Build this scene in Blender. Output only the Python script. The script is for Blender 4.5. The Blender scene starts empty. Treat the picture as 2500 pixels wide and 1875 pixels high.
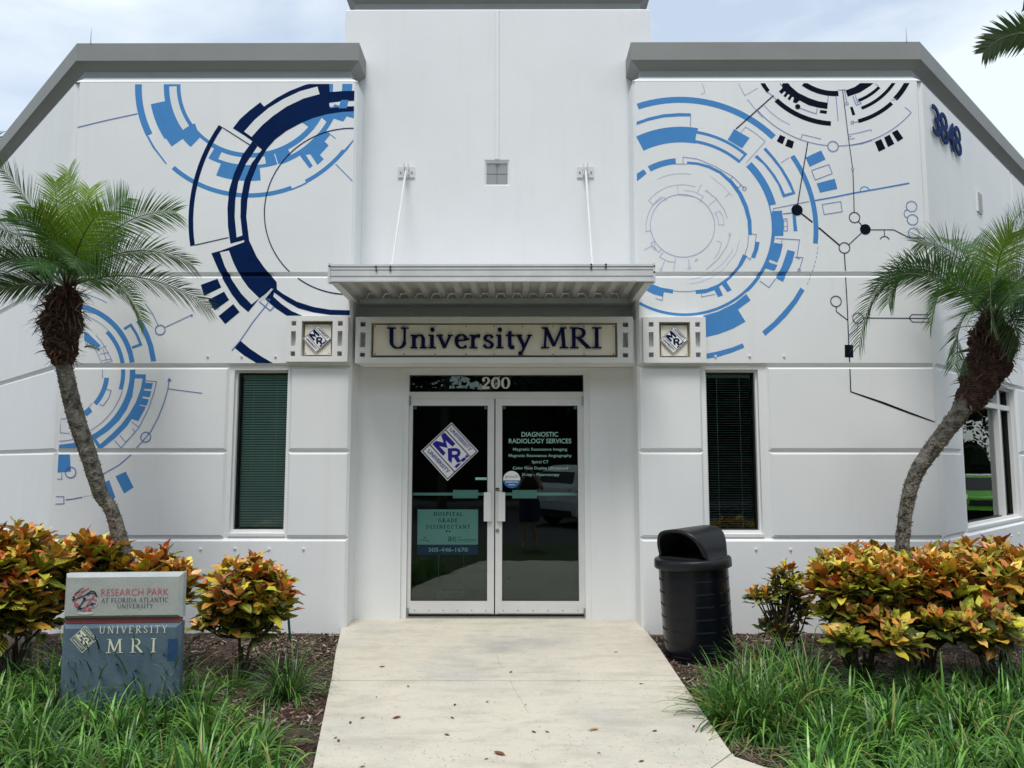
import bpy, bmesh, math, random
import numpy as np
from mathutils import Vector, Matrix
R = math.radians
random.seed(7)
rng = np.random.default_rng(11)
sc = bpy.context.scene
col = sc.collection

# ------------------------------------------------------------------ camera
FPX, PITCH, YAW, EYE = 1885.0, R(5.7), R(0.2), 1.56
cam = bpy.data.cameras.new('camera')
cam.sensor_width = 36.0
cam.lens = FPX / 2500 * 36.0
cam.clip_start = 0.05
cam.clip_end = 3000
camo = bpy.data.objects.new('camera', cam)
col.objects.link(camo)
camo.location = (0, 0, EYE)
camo.rotation_euler = (math.pi / 2 + PITCH, 0, YAW)
sc.camera = camo

# ------------------------------------------------------------------ world
SUN_EL, SUN_AZ = R(64), R(190)      # soft daylight from behind and above the viewer
w = bpy.data.worlds.new('World')
sc.world = w
w.use_nodes = True
nt = w.node_tree
bg = nt.nodes['Background']
sky = nt.nodes.new('ShaderNodeTexSky')
sky.sky_type = 'NISHITA'
sky.sun_disc = False
sky.sun_elevation = SUN_EL
sky.sun_rotation = SUN_AZ
sky.air_density = 1.0
sky.dust_density = 1.5
sky.ozone_density = 1.2
tcw = nt.nodes.new('ShaderNodeTexCoord')
mpw = nt.nodes.new('ShaderNodeMapping')
mpw.inputs['Scale'].default_value = (1.1, 1.1, 2.2)
mpw.inputs['Rotation'].default_value = (0.2, 0.5, 0.9)
nzw = nt.nodes.new('ShaderNodeTexNoise')
nzw.inputs['Scale'].default_value = 2.6
nzw.inputs['Detail'].default_value = 7
nzw.inputs['Roughness'].default_value = 0.5
nzw.inputs['Distortion'].default_value = 0.4
rpw = nt.nodes.new('ShaderNodeValToRGB')
rpw.color_ramp.elements[0].position = 0.40
rpw.color_ramp.elements[0].color = (0.50, 0.50, 0.50, 1)
rpw.color_ramp.elements[1].position = 0.60
rpw.color_ramp.elements[1].color = (1, 1, 1, 1)
mxw = nt.nodes.new('ShaderNodeMix')
mxw.data_type = 'RGBA'
skm = nt.nodes.new('ShaderNodeMix')
skm.data_type = 'RGBA'
skm.blend_type = 'MULTIPLY'
skm.inputs[0].default_value = 1.0
skm.inputs[7].default_value = (1.45, 1.42, 1.38, 1)
nt.links.new(tcw.outputs['Generated'], mpw.inputs[0])
nt.links.new(mpw.outputs[0], nzw.inputs[0])
nt.links.new(nzw.outputs[0], rpw.inputs[0])
nt.links.new(rpw.outputs[0], mxw.inputs[0])
nt.links.new(sky.outputs[0], skm.inputs[6])
nt.links.new(skm.outputs[2], mxw.inputs[6])
CLOUD = (6.0, 6.6, 7.1, 1)
mxw.inputs[7].default_value = CLOUD
nt.links.new(mxw.outputs[2], bg.inputs[0])
bg.inputs[1].default_value = 0.10

sun = bpy.data.lights.new('sun', 'SUN')
sun.energy = 1.5
sun.angle = R(20)
sun.color = (1.0, 0.97, 0.93)
suno = bpy.data.objects.new('sun', sun)
col.objects.link(suno)
_d = Vector((math.sin(SUN_AZ) * math.cos(SUN_EL), math.cos(SUN_AZ) * math.cos(SUN_EL), math.sin(SUN_EL)))
suno.rotation_euler = _d.to_track_quat('Z', 'Y').to_euler()
sc.view_settings.view_transform = 'Standard'
sc.view_settings.look = 'None'
sc.view_settings.exposure = 0.60
sc.view_settings.gamma = 1.0
sc.cycles.max_bounces = 8
sc.cycles.transparent_max_bounces = 16

# ------------------------------------------------------------------ measuring helpers
# a pixel of the 2500 x 1875 photograph gives a sight line; it is cut with the real plane a thing stands in
CAM = np.array([0, 0, EYE])
def ray(x, y):
    u = (x - 1250) / FPX
    v = (937.5 - y) / FPX
    d = (u, math.cos(PITCH) - v * math.sin(PITCH), math.sin(PITCH) + v * math.cos(PITCH))
    c, s = math.cos(YAW), math.sin(YAW)
    return np.array([d[0] * c - d[1] * s, d[0] * s + d[1] * c, d[2]])
def PY(p, Y):
    r = ray(*p); return CAM + r * (Y / r[1])
GK = 0.035
def gz(y):                       # the ground falls gently from the door towards the street
    return -GK * max(0.0, min(7.9 - y, 6.5))
def PG(p, dz=0.0):               # on the sloping ground
    r = ray(*p)
    t = (-GK * 7.9 + dz - EYE) / (r[2] - GK * r[1])
    return CAM + r * t
def Z1(x, y): return (x * 900 / 2212, y * 675 / 1659)
def Z2(x, y): return (x * 900 / 2212, 600 + y * 675 / 1659)
def Z0(x, y): return (x * 900 / 2212, 1200 + y * 675 / 1659)
def Z3(x, y): return (1500 + x * 800 / 2212, 50 + y * 600 / 1659)
def Z4(x, y): return (1500 + x * 1000 / 2212, 600 + y * 750 / 1659)
def Z5(x, y): return (1600 + x * 900 / 2212, 1200 + y * 675 / 1659)
def ZT(x, y): return (800 + x * 900 / 2212, y * 675 / 1659)
def ZC(x, y): return (800 + x * 900 / 2212, 600 + y * 675 / 1659)
def ZD(x, y): return (800 + x * 900 / 2212, 1200 + y * 675 / 1659)
def ZP(x, y): return (x * 520 / 1659, 380 + y * 520 / 1659)
def ZQ(x, y): return (2000 + x * 500 / 1659, 400 + y * 500 / 1659)
def ZW(x, y): return (2250 + x * 250 / 830, 850 + y * 500 / 1659)
def ZF(x, y): return (2200 + x * 300 / 1185, y * 420 / 1659)

# ------------------------------------------------------------------ materials
MATS = {}
def mat(name, color, rough=0.6, metal=0.0, noise=0.0, nscale=8.0, bump=0.0, bscale=60.0, spec=0.5, dark=None, coords='Object'):
    m = bpy.data.materials.new(name)
    m.use_nodes = True
    t = m.node_tree
    b = t.nodes['Principled BSDF']
    b.inputs['Base Color'].default_value = (*color, 1)
    b.inputs['Roughness'].default_value = rough
    b.inputs['Metallic'].default_value = metal
    b.inputs['Specular IOR Level'].default_value = spec
    tc = t.nodes.new('ShaderNodeTexCoord')
    if noise > 0 or dark:
        n = t.nodes.new('ShaderNodeTexNoise')
        n.inputs['Scale'].default_value = nscale
        n.inputs['Detail'].default_value = 8
        n.inputs['Roughness'].default_value = 0.62
        t.links.new(tc.outputs[coords], n.inputs['Vector'])
        r = t.nodes.new('ShaderNodeValToRGB')
        r.color_ramp.elements[0].position = 0.3
        r.color_ramp.elements[1].position = 0.7
        d = dark if dark else tuple(c * (1 - noise) for c in color)
        r.color_ramp.elements[0].color = (*d, 1)
        r.color_ramp.elements[1].color = (*color, 1)
        t.links.new(n.outputs[0], r.inputs[0])
        t.links.new(r.outputs[0], b.inputs['Base Color'])
    if bump > 0:
        n2 = t.nodes.new('ShaderNodeTexNoise')
        n2.inputs['Scale'].default_value = bscale
        n2.inputs['Detail'].default_value = 6
        t.links.new(tc.outputs[coords], n2.inputs['Vector'])
        bp = t.nodes.new('ShaderNodeBump')
        bp.inputs['Strength'].default_value = bump
        bp.inputs['Distance'].default_value = 0.01
        t.links.new(n2.outputs[0], bp.inputs['Height'])
        t.links.new(bp.outputs[0], b.inputs['Normal'])
    MATS[name] = m
    return m

def mat_attr(name, rough=0.5, spec=0.4, trans=0.0, veins=False, noise=0.0):
    """colour from the per-leaf colour attribute"""
    m = bpy.data.materials.new(name)
    m.use_nodes = True
    t = m.node_tree
    b = t.nodes['Principled BSDF']
    b.inputs['Roughness'].default_value = rough
    b.inputs['Specular IOR Level'].default_value = spec
    a = t.nodes.new('ShaderNodeAttribute')
    a.attribute_name = 'tint'
    src = a.outputs['Color']
    if veins:
        a2 = t.nodes.new('ShaderNodeAttribute')
        a2.attribute_name = 'leafuv'
        sp = t.nodes.new('ShaderNodeSeparateXYZ')
        t.links.new(a2.outputs['Vector'], sp.inputs[0])
        def M(op, i0, i1=None, v1=None):
            n = t.nodes.new('ShaderNodeMath'); n.operation = op
            t.links.new(i0, n.inputs[0])
            if i1 is not None: t.links.new(i1, n.inputs[1])
            if v1 is not None: n.inputs[1].default_value = v1
            return n.outputs[0]
        av = M('ABSOLUTE', sp.outputs[1])
        k = M('MULTIPLY', av, v1=0.22)
        s = M('SUBTRACT', sp.outputs[0], k)
        s = M('MULTIPLY', s, v1=62.0)
        s = M('SINE', s)
        s = M('GREATER_THAN', s, v1=0.62)
        mid = M('LESS_THAN', av, v1=0.10)
        s = M('MAXIMUM', s, mid)
        s = M('MULTIPLY', s, sp.outputs[2])       # third component: how strongly this leaf is veined
        mx = t.nodes.new('ShaderNodeMix'); mx.data_type = 'RGBA'
        t.links.new(s, mx.inputs[0])
        t.links.new(a.outputs['Color'], mx.inputs[6])
        mx.inputs[7].default_value = (0.72, 0.56, 0.06, 1)
        src = mx.outputs[2]
        # blotches of green and yellow inside a leaf
        tc = t.nodes.new('ShaderNodeTexCoord')
        nz = t.nodes.new('ShaderNodeTexNoise'); nz.inputs['Scale'].default_value = 32
        nz.inputs['Detail'].default_value = 3
        t.links.new(tc.outputs['Object'], nz.inputs['Vector'])
        rp = t.nodes.new('ShaderNodeValToRGB')
        rp.color_ramp.elements[0].position = 0.56; rp.color_ramp.elements[0].color = (0, 0, 0, 1)
        rp.color_ramp.elements[1].position = 0.64; rp.color_ramp.elements[1].color = (0.5, 0.5, 0.5, 1)
        t.links.new(nz.outputs[0], rp.inputs[0])
        mx2 = t.nodes.new('ShaderNodeMix'); mx2.data_type = 'RGBA'
        t.links.new(rp.outputs[0], mx2.inputs[0])
        t.links.new(src, mx2.inputs[6])
        mx2.inputs[7].default_value = (0.10, 0.13, 0.02, 1)
        src = mx2.outputs[2]
    t.links.new(src, b.inputs['Base Color'])
    if trans > 0:
        out = t.nodes['Material Output']
        tr = t.nodes.new('ShaderNodeBsdfTranslucent')
        t.links.new(src, tr.inputs[0])
        ms = t.nodes.new('ShaderNodeMixShader')
        ms.inputs[0].default_value = trans
        t.links.new(b.outputs[0], ms.inputs[1])
        t.links.new(tr.outputs[0], ms.inputs[2])
        t.links.new(ms.outputs[0], out.inputs[0])
    MATS[name] = m
    return m

def mat_glass(name, tint, refl=1.0):
    m = bpy.data.materials.new(name)
    m.use_nodes = True
    t = m.node_tree
    t.nodes.remove(t.nodes['Principled BSDF'])
    out = t.nodes['Material Output']
    tr = t.nodes.new('ShaderNodeBsdfTransparent'); tr.inputs[0].default_value = (*tint, 1)
    gl = t.nodes.new('ShaderNodeBsdfGlossy'); gl.inputs['Roughness'].default_value = 0.0
    gl.inputs[0].default_value = (0.84, 0.87, 0.85, 1)
    fr = t.nodes.new('ShaderNodeFresnel'); fr.inputs[0].default_value = 1.5
    mu = t.nodes.new('ShaderNodeMath'); mu.operation = 'MULTIPLY'; mu.inputs[1].default_value = refl; mu.use_clamp = True
    ms = t.nodes.new('ShaderNodeMixShader')
    t.links.new(fr.outputs[0], mu.inputs[0]); t.links.new(mu.outputs[0], ms.inputs[0])
    t.links.new(tr.outputs[0], ms.inputs[1]); t.links.new(gl.outputs[0], ms.inputs[2])
    # slight waviness of the pane
    tc = t.nodes.new('ShaderNodeTexCoord')
    n2 = t.nodes.new('ShaderNodeTexNoise'); n2.inputs['Scale'].default_value = 1.6
    t.links.new(tc.outputs['Object'], n2.inputs['Vector'])
    bp = t.nodes.new('ShaderNodeBump'); bp.inputs['Strength'].default_value = 0.02; bp.inputs['Distance'].default_value = 0.05
    t.links.new(n2.outputs[0], bp.inputs['Height'])
    t.links.new(bp.outputs[0], gl.inputs['Normal'])
    t.links.new(ms.outputs[0], out.inputs[0])
    MATS[name] = m
    return m

WALL = mat('wall_paint', (0.81, 0.825, 0.825), 0.65, noise=0.05, nscale=1.3, bump=0.12, bscale=90)
def streaks(m, amt=.5, c=(.60, .61, .59)):
    # faint vertical weathering on the paint
    t = m.node_tree; b = t.nodes['Principled BSDF']; src = b.inputs['Base Color'].links[0].from_socket
    tc = [n for n in t.nodes if n.type == 'TEX_COORD'][0]
    mp = t.nodes.new('ShaderNodeMapping'); mp.inputs['Scale'].default_value = (7, 7, .55)
    n = t.nodes.new('ShaderNodeTexNoise'); n.inputs['Scale'].default_value = 1.0; n.inputs['Detail'].default_value = 6; n.inputs['Roughness'].default_value = .7
    r = t.nodes.new('ShaderNodeValToRGB'); r.color_ramp.elements[0].position = .54; r.color_ramp.elements[0].color = (0, 0, 0, 1)
    r.color_ramp.elements[1].position = .82; r.color_ramp.elements[1].color = (amt, amt, amt, 1)
    x = t.nodes.new('ShaderNodeMix'); x.data_type = 'RGBA'; x.inputs[7].default_value = (*c, 1)
    t.links.new(tc.outputs['Object'], mp.inputs[0]); t.links.new(mp.outputs[0], n.inputs['Vector']); t.links.new(n.outputs[0], r.inputs[0])
    t.links.new(r.outputs[0], x.inputs[0]); t.links.new(src, x.inputs[6]); t.links.new(x.outputs[2], b.inputs['Base Color'])
streaks(WALL, .22)
MURALW = mat('mural_ground_paint', (0.76, 0.775, 0.765), 0.6, noise=0.04, nscale=1.3, bump=0.12, bscale=90)
TRIM = mat('white_trim_paint', (0.82, 0.82, 0.80), 0.45, noise=0.05, nscale=5)
CORN = mat('grey_cornice_paint', (0.255, 0.262, 0.252), 0.6, noise=0.12, nscale=2.0, bump=0.12, bscale=30)
FRIEZE = mat('pale_grey_frieze_paint', (0.34, 0.36, 0.36), 0.6, noise=0.12, nscale=3.0, bump=0.12, bscale=30)
LB = mat('light_blue_mural_paint', (0.075, 0.27, 0.60), 0.8, noise=0.10, nscale=6, bump=0.1, spec=.15)
NB = mat('navy_mural_paint', (0.001, 0.016, 0.082), 0.85, noise=0.25, nscale=5, bump=0.1, spec=.08)
BK = mat('blue_black_mural_paint', (0.004, 0.008, 0.020), 0.85, noise=0.2, nscale=5, spec=.08)
LINE = mat('thin_blue_mural_line', (0.10, 0.19, 0.48), 0.5)
FAINT = mat('faint_blue_mural_line', (0.38, 0.47, 0.66), 0.5)
ALU = mat('white_painted_aluminium', (0.74, 0.74, 0.73), 0.35, noise=0.12, nscale=3, bump=0.03, bscale=20)
CANO = mat('dull_white_canopy_metal', (0.70, 0.71, 0.71), 0.45, noise=0.2, nscale=4, bump=0.04)
STEEL = mat('brushed_steel', (0.35, 0.36, 0.36), 0.35, metal=0.8)
BOLT = mat('dark_bolt', (0.02, 0.012, 0.01), 0.5)
CREAM = mat('cream_sign_board', (0.90, 0.83, 0.68), 0.55, noise=0.10, nscale=7, bump=0.05)
CREAM2 = mat('pale_cream_board', (0.80, 0.76, 0.66), 0.55, noise=0.06, nscale=7)
TAN = mat('tan_recess', (0.34, 0.27, 0.16), 0.7, noise=0.2, nscale=9)
NAVYL = mat('navy_letter', (0.002, 0.004, 0.06), 0.5, spec=.15)
NUMB = mat('blue_numeral', (0.006, 0.028, 0.12), 0.75, spec=.1)
DECALB = mat('royal_blue_vinyl', (0.018, 0.008, 0.30), 0.4)
WHITEV = mat('white_vinyl', (0.90, 0.90, 0.90), 0.4)
GREYV = mat('grey_white_vinyl', (0.78, 0.80, 0.77), 0.4)
TEALV = mat('white_lettering_behind_green_glass', (0.36, 0.62, 0.54), 0.5)
TEALM = mat('push_bar_metal', (0.70, 0.80, 0.78), 0.4)
TEALS = mat('aqua_sign_board', (0.76, 0.93, 0.96), 0.5)
NAVYS = mat('dark_sign_lettering', (0.01, 0.02, 0.06), 0.5)
BLUES = mat('blue_sign_band', (0.006, 0.035, 0.24), 0.5)
GREENS = mat('green_sign_print', (0.03, 0.25, 0.16), 0.5)
STICKB = mat('blue_sticker_print', (0.02, 0.17, 0.45), 0.5)
GLASSD = mat_glass('dark_door_glass', (0.80, 0.95, 0.92), 1.35)
GLASSW = mat_glass('green_window_glass', (0.90, 0.98, 0.95), 1.25)
BLIND = mat('blind_slat', (0.78, 0.90, 0.85), 0.5, noise=0.1, nscale=2)
BLIND2 = mat('darkened_blind_slat', (0.33, 0.38, 0.37), 0.5)  # darker copy of the pale slats; their dim look is put into the colour
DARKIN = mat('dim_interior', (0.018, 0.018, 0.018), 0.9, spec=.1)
GASKET = mat('black_gasket', (0.01, 0.01, 0.011), 0.5)
VENTG = mat('grey_vent_metal', (0.30, 0.33, 0.33), 0.5)
BIN = mat('black_plastic_lid', (0.009, 0.010, 0.012), 0.40, bump=0.05, bscale=200, spec=.35)
BINB = mat('black_plastic_body', (0.003, 0.004, 0.008), 0.28, bump=0.03, bscale=120, spec=.3)
BINK = mat('black_slot', (0.001, 0.001, 0.001), 0.8)
BARK = mat('shrub_bark', (0.09, 0.065, 0.045), 0.8, noise=0.5, nscale=30, bump=0.4, bscale=80)
TRUNK = mat('palm_trunk_bark', (0.27, 0.245, 0.20), 0.85, nscale=16, dark=(0.022, 0.019, 0.016), bump=0.9, bscale=45)
BOOT = mat('palm_fibre', (0.07, 0.030, 0.016), 0.9, nscale=22, dark=(0.012, 0.006, 0.004), bump=1.0, bscale=60)
FIBRE = mat_attr('palm_old_leaf_base', 0.8)
PALM = mat_attr('palm_leaflet', 0.38, 0.5, 0.25)
CROT = mat_attr('croton_leaf', 0.34, 0.5, 0.08, veins=True)
BLADE = mat_attr('grass_blade', 0.36, 0.5, 0.15)
CHIP = mat_attr('mulch_chip', 0.85, 0.2)
SIGNG = mat('grey_green_sign_concrete', (0.43, 0.45, 0.42), 0.8, noise=0.18, nscale=6, bump=0.25, bscale=90)
SIGNE = mat('pale_sign_edge', (0.46, 0.49, 0.48), 0.75, noise=0.2, nscale=9, bump=0.2, bscale=90)
SIGNR = mat('faded_red_stripe', (0.34, 0.08, 0.085), 0.75, noise=0.3, nscale=7)
SIGNB = mat('weathered_blue_sign_paint', (0.105, 0.160, 0.200), 0.75, nscale=5, dark=(0.060, 0.100, 0.145), bump=0.2, bscale=70)
SIGNP = mat('darker_blue_repaint', (0.022, 0.075, 0.19), 0.7, noise=0.3, nscale=6)
SIGNT = mat('cream_sign_letter', (0.72, 0.72, 0.55), 0.6)
PINKR = mat('crimson_letter', (0.52, 0.09, 0.13), 0.6)
INK = mat('ink_blue_letter', (0.012, 0.012, 0.06), 0.6)
PALEL = mat('pale_emblem_line', (0.62, 0.62, 0.60), 0.6)  # pale ellipse and arc drawn beside the globe emblem
RISER = mat('green_plastic_pipe', (0.01, 0.045, 0.03), 0.4)
ASPH = mat('asphalt_surface', (0.055, 0.055, 0.055), 0.9, noise=0.25, nscale=20, bump=0.3, bscale=200)
LAWN = mat('lawn_soil_green', (0.045, 0.075, 0.02), 0.9, noise=0.5, nscale=12, bump=0.5, bscale=80)
CARW = mat('white_car_paint', (0.70, 0.72, 0.74), 0.15, spec=0.6)
CARG = mat('lime_green_car_paint', (0.12, 0.42, 0.03), 0.15, spec=0.6)
CARK = mat('car_dark_glass', (0.01, 0.012, 0.014), 0.06)
TYRE = mat('tyre_rubber', (0.015, 0.015, 0.016), 0.8)
LAMPR = mat('red_lamp_lens', (0.35, 0.01, 0.01), 0.2)
SKIN = mat('skin', (0.42, 0.26, 0.18), 0.6)
SHIRT = mat('black_shirt', (0.02, 0.02, 0.025), 0.8)
SHORTS = mat('navy_shorts', (0.02, 0.03, 0.10), 0.8)

# concrete: pale, warm, with soft stains, a grey patch by the door and fine aggregate
def concrete():
    m = mat('concrete_walk', (0.66, 0.605, 0.49), 0.85, nscale=0.9, dark=(0.59, 0.55, 0.46), bump=0.35, bscale=260)
    t = m.node_tree
    b = t.nodes['Principled BSDF']
    src = b.inputs['Base Color'].links[0].from_socket
    tc = [n for n in t.nodes if n.type == 'TEX_COORD'][0]
    def layer(src, scale, lo, hi, c, amt, mapping=None, detail=8):
        n = t.nodes.new('ShaderNodeTexNoise'); n.inputs['Scale'].default_value = scale
        n.inputs['Detail'].default_value = detail; n.inputs['Roughness'].default_value = 0.65
        if mapping:
            mp = t.nodes.new('ShaderNodeMapping'); mp.inputs['Scale'].default_value = mapping
            t.links.new(tc.outputs['Object'], mp.inputs[0]); t.links.new(mp.outputs[0], n.inputs['Vector'])
        else:
            t.links.new(tc.outputs['Object'], n.inputs['Vector'])
        r = t.nodes.new('ShaderNodeValToRGB')
        r.color_ramp.elements[0].position = lo; r.color_ramp.elements[0].color = (0, 0, 0, 1)
        r.color_ramp.elements[1].position = hi; r.color_ramp.elements[1].color = (amt, amt, amt, 1)
        t.links.new(n.outputs[0], r.inputs[0])
        x = t.nodes.new('ShaderNodeMix'); x.data_type = 'RGBA'
        t.links.new(r.outputs[0], x.inputs[0]); t.links.new(src, x.inputs[6]); x.inputs[7].default_value = (*c, 1)
        return x.outputs[2]
    src = layer(src, 2.2, 0.48, 0.72, (0.43, 0.385, 0.29), 0.6, (1, 2.5, 1))
    src = layer(src, 5.5, 0.52, 0.75, (0.40, 0.36, 0.32), 0.55, (1, 2.0, 1))
    src = layer(src, 1.1, 0.50, 0.75, (0.36, 0.37, 0.375), 0.55)
    src = layer(src, 90, 0.56, 0.75, (0.36, 0.33, 0.28), 0.45, None, 3)
    src = layer(src, 40, 0.66, 0.72, (0.16, 0.14, 0.12), 0.6, None, 2)
    # grey patch in front of the doors
    sp = t.nodes.new('ShaderNodeMapping')
    sp.inputs['Location'].default_value = (0.05, -6.95 * 1.6, 0)
    sp.inputs['Scale'].default_value = (1.0, 1.6, 0)
    t.links.new(tc.outputs['Object'], sp.inputs[0])
    g = t.nodes.new('ShaderNodeVectorMath'); g.operation = 'LENGTH'
    t.links.new(sp.outputs[0], g.inputs[0])
    nn = t.nodes.new('ShaderNodeTexNoise'); nn.inputs['Scale'].default_value = 3.5; nn.inputs['Detail'].default_value = 5
    t.links.new(tc.outputs['Object'], nn.inputs['Vector'])
    ad = t.nodes.new('ShaderNodeMath'); ad.operation = 'ADD'
    t.links.new(g.outputs['Value'], ad.inputs[0]); t.links.new(nn.outputs[0], ad.inputs[1])
    r = t.nodes.new('ShaderNodeValToRGB')
    r.color_ramp.elements[0].position = 0.55; r.color_ramp.elements[0].color = (0.5, 0.5, 0.5, 1)
    r.color_ramp.elements[1].position = 1.25 / 1.0 if False else 1.0; r.color_ramp.elements[1].color = (0, 0, 0, 1)
    t.links.new(ad.outputs[0], r.inputs[0])
    x = t.nodes.new('ShaderNodeMix'); x.data_type = 'RGBA'
    t.links.new(r.outputs[0], x.inputs[0]); t.links.new(src, x.inputs[6]); x.inputs[7].default_value = (0.30, 0.305, 0.31, 1)
    t.links.new(x.outputs[2], b.inputs['Base Color'])
    return m
CONC = concrete()
MULCH = mat('mulch_ground', (0.10, 0.062, 0.042), 0.95, nscale=28, dark=(0.020, 0.013, 0.010), bump=1.0, bscale=70)

# ------------------------------------------------------------------ mesh collecting
class MB:
    def __init__(s):
        s.v = []; s.f = []; s.m = []; s.mats = []; s.c = None; s.uv = None
    def mi(s, m):
        if m not in s.mats: s.mats.append(m)
        return s.mats.index(m)
    def add(s, vs, fs, m):
        k = len(s.v); i = s.mi(m)
        s.v += [tuple(map(float, p)) for p in vs]
        for f in fs:
            s.f.append(tuple(a + k for a in f)); s.m.append(i)
    def box(s, x0, x1, y0, y1, z0, z1, m):
        vs = [(x, y, z) for z in (z0, z1) for y in (y0, y1) for x in (x0, x1)]
        s.add(vs, [(0, 2, 3, 1), (4, 5, 7, 6), (0, 1, 5, 4), (2, 6, 7, 3), (0, 4, 6, 2), (1, 3, 7, 5)], m)
    def tube(s, pts, rad, m, n=8, cap=True):
        pts = [Vector(p) for p in pts]
        if not hasattr(rad, '__len__'): rad = [rad] * len(pts)
        vs = []; fs = []
        ref = Vector((0.13, 0.31, 1)).normalized()
        for i, p in enumerate(pts):
            t = (pts[min(i + 1, len(pts) - 1)] - pts[max(i - 1, 0)]).normalized()
            rf = ref if abs(t.dot(ref)) < 0.95 else Vector((1, 0, 0))
            a = t.cross(rf).normalized(); b = t.cross(a)
            for k in range(n):
                g = 2 * math.pi * k / n
                vs.append(p + (a * math.cos(g) + b * math.sin(g)) * rad[i])
        for i in range(len(pts) - 1):
            for k in range(n):
                fs.append((i * n + k, i * n + (k + 1) % n, (i + 1) * n + (k + 1) % n, (i + 1) * n + k))
        if cap:
            fs.append(tuple(range(n - 1, -1, -1))); fs.append(tuple((len(pts) - 1) * n + k for k in range(n)))
        s.add(vs, fs, m)
    def build(s, name, parent=None, smooth=False, base=None, bevel=0.0):
        me = bpy.data.meshes.new(name)
        o3 = Vector(base) if base is not None else Vector((0, 0, 0))
        vs = s.v
        if base is not None: vs = [(a - o3.x, b - o3.y, c - o3.z) for a, b, c in s.v]
        me.from_pydata(vs, [], s.f)
        for m in s.mats: me.materials.append(m)
        if len(s.mats) > 1: me.polygons.foreach_set('material_index', s.m)
        if s.c is not None:
            a = me.attributes.new('tint', 'FLOAT_COLOR', 'POINT')
            a.data.foreach_set('color', np.asarray(s.c, np.float32).ravel())
        if s.uv is not None:
            a = me.attributes.new('leafuv', 'FLOAT_VECTOR', 'POINT')
            a.data.foreach_set('vector', np.asarray(s.uv, np.float32).ravel())
        if smooth: me.polygons.foreach_set('use_smooth', [True] * len(me.polygons))
        me.update()
        o = bpy.data.objects.new(name, me)
        col.objects.link(o)
        o.location = o3
        if parent is not None:
            o.parent = parent
            o.matrix_parent_inverse = parent_inv(parent)
        if bevel > 0:
            b = o.modifiers.new('bevel', 'BEVEL'); b.width = bevel; b.segments = 2; b.limit_method = 'ANGLE'
        return o
def world_of(o):
    m = Matrix.LocRotScale(o.location, o.rotation_euler, o.scale)
    if o.parent is not None: m = world_of(o.parent) @ o.matrix_parent_inverse @ m
    return m
def parent_inv(p): return world_of(p).inverted()
def empty(name, loc, label, cat, group=None):
    o = bpy.data.objects.new(name, None)
    col.objects.link(o); o.location = loc; o.empty_display_size = 0.2
    o['label'] = label; o['category'] = cat
    if group: o['group'] = group
    return o
def tag(o, label, cat, group=None, kind=None):
    o['label'] = label; o['category'] = cat
    if group: o['group'] = group
    if kind: o['kind'] = kind
    return o
def structure(o, label, cat):
    o['kind'] = 'structure'; o['label'] = label; o['category'] = cat
    return o

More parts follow.
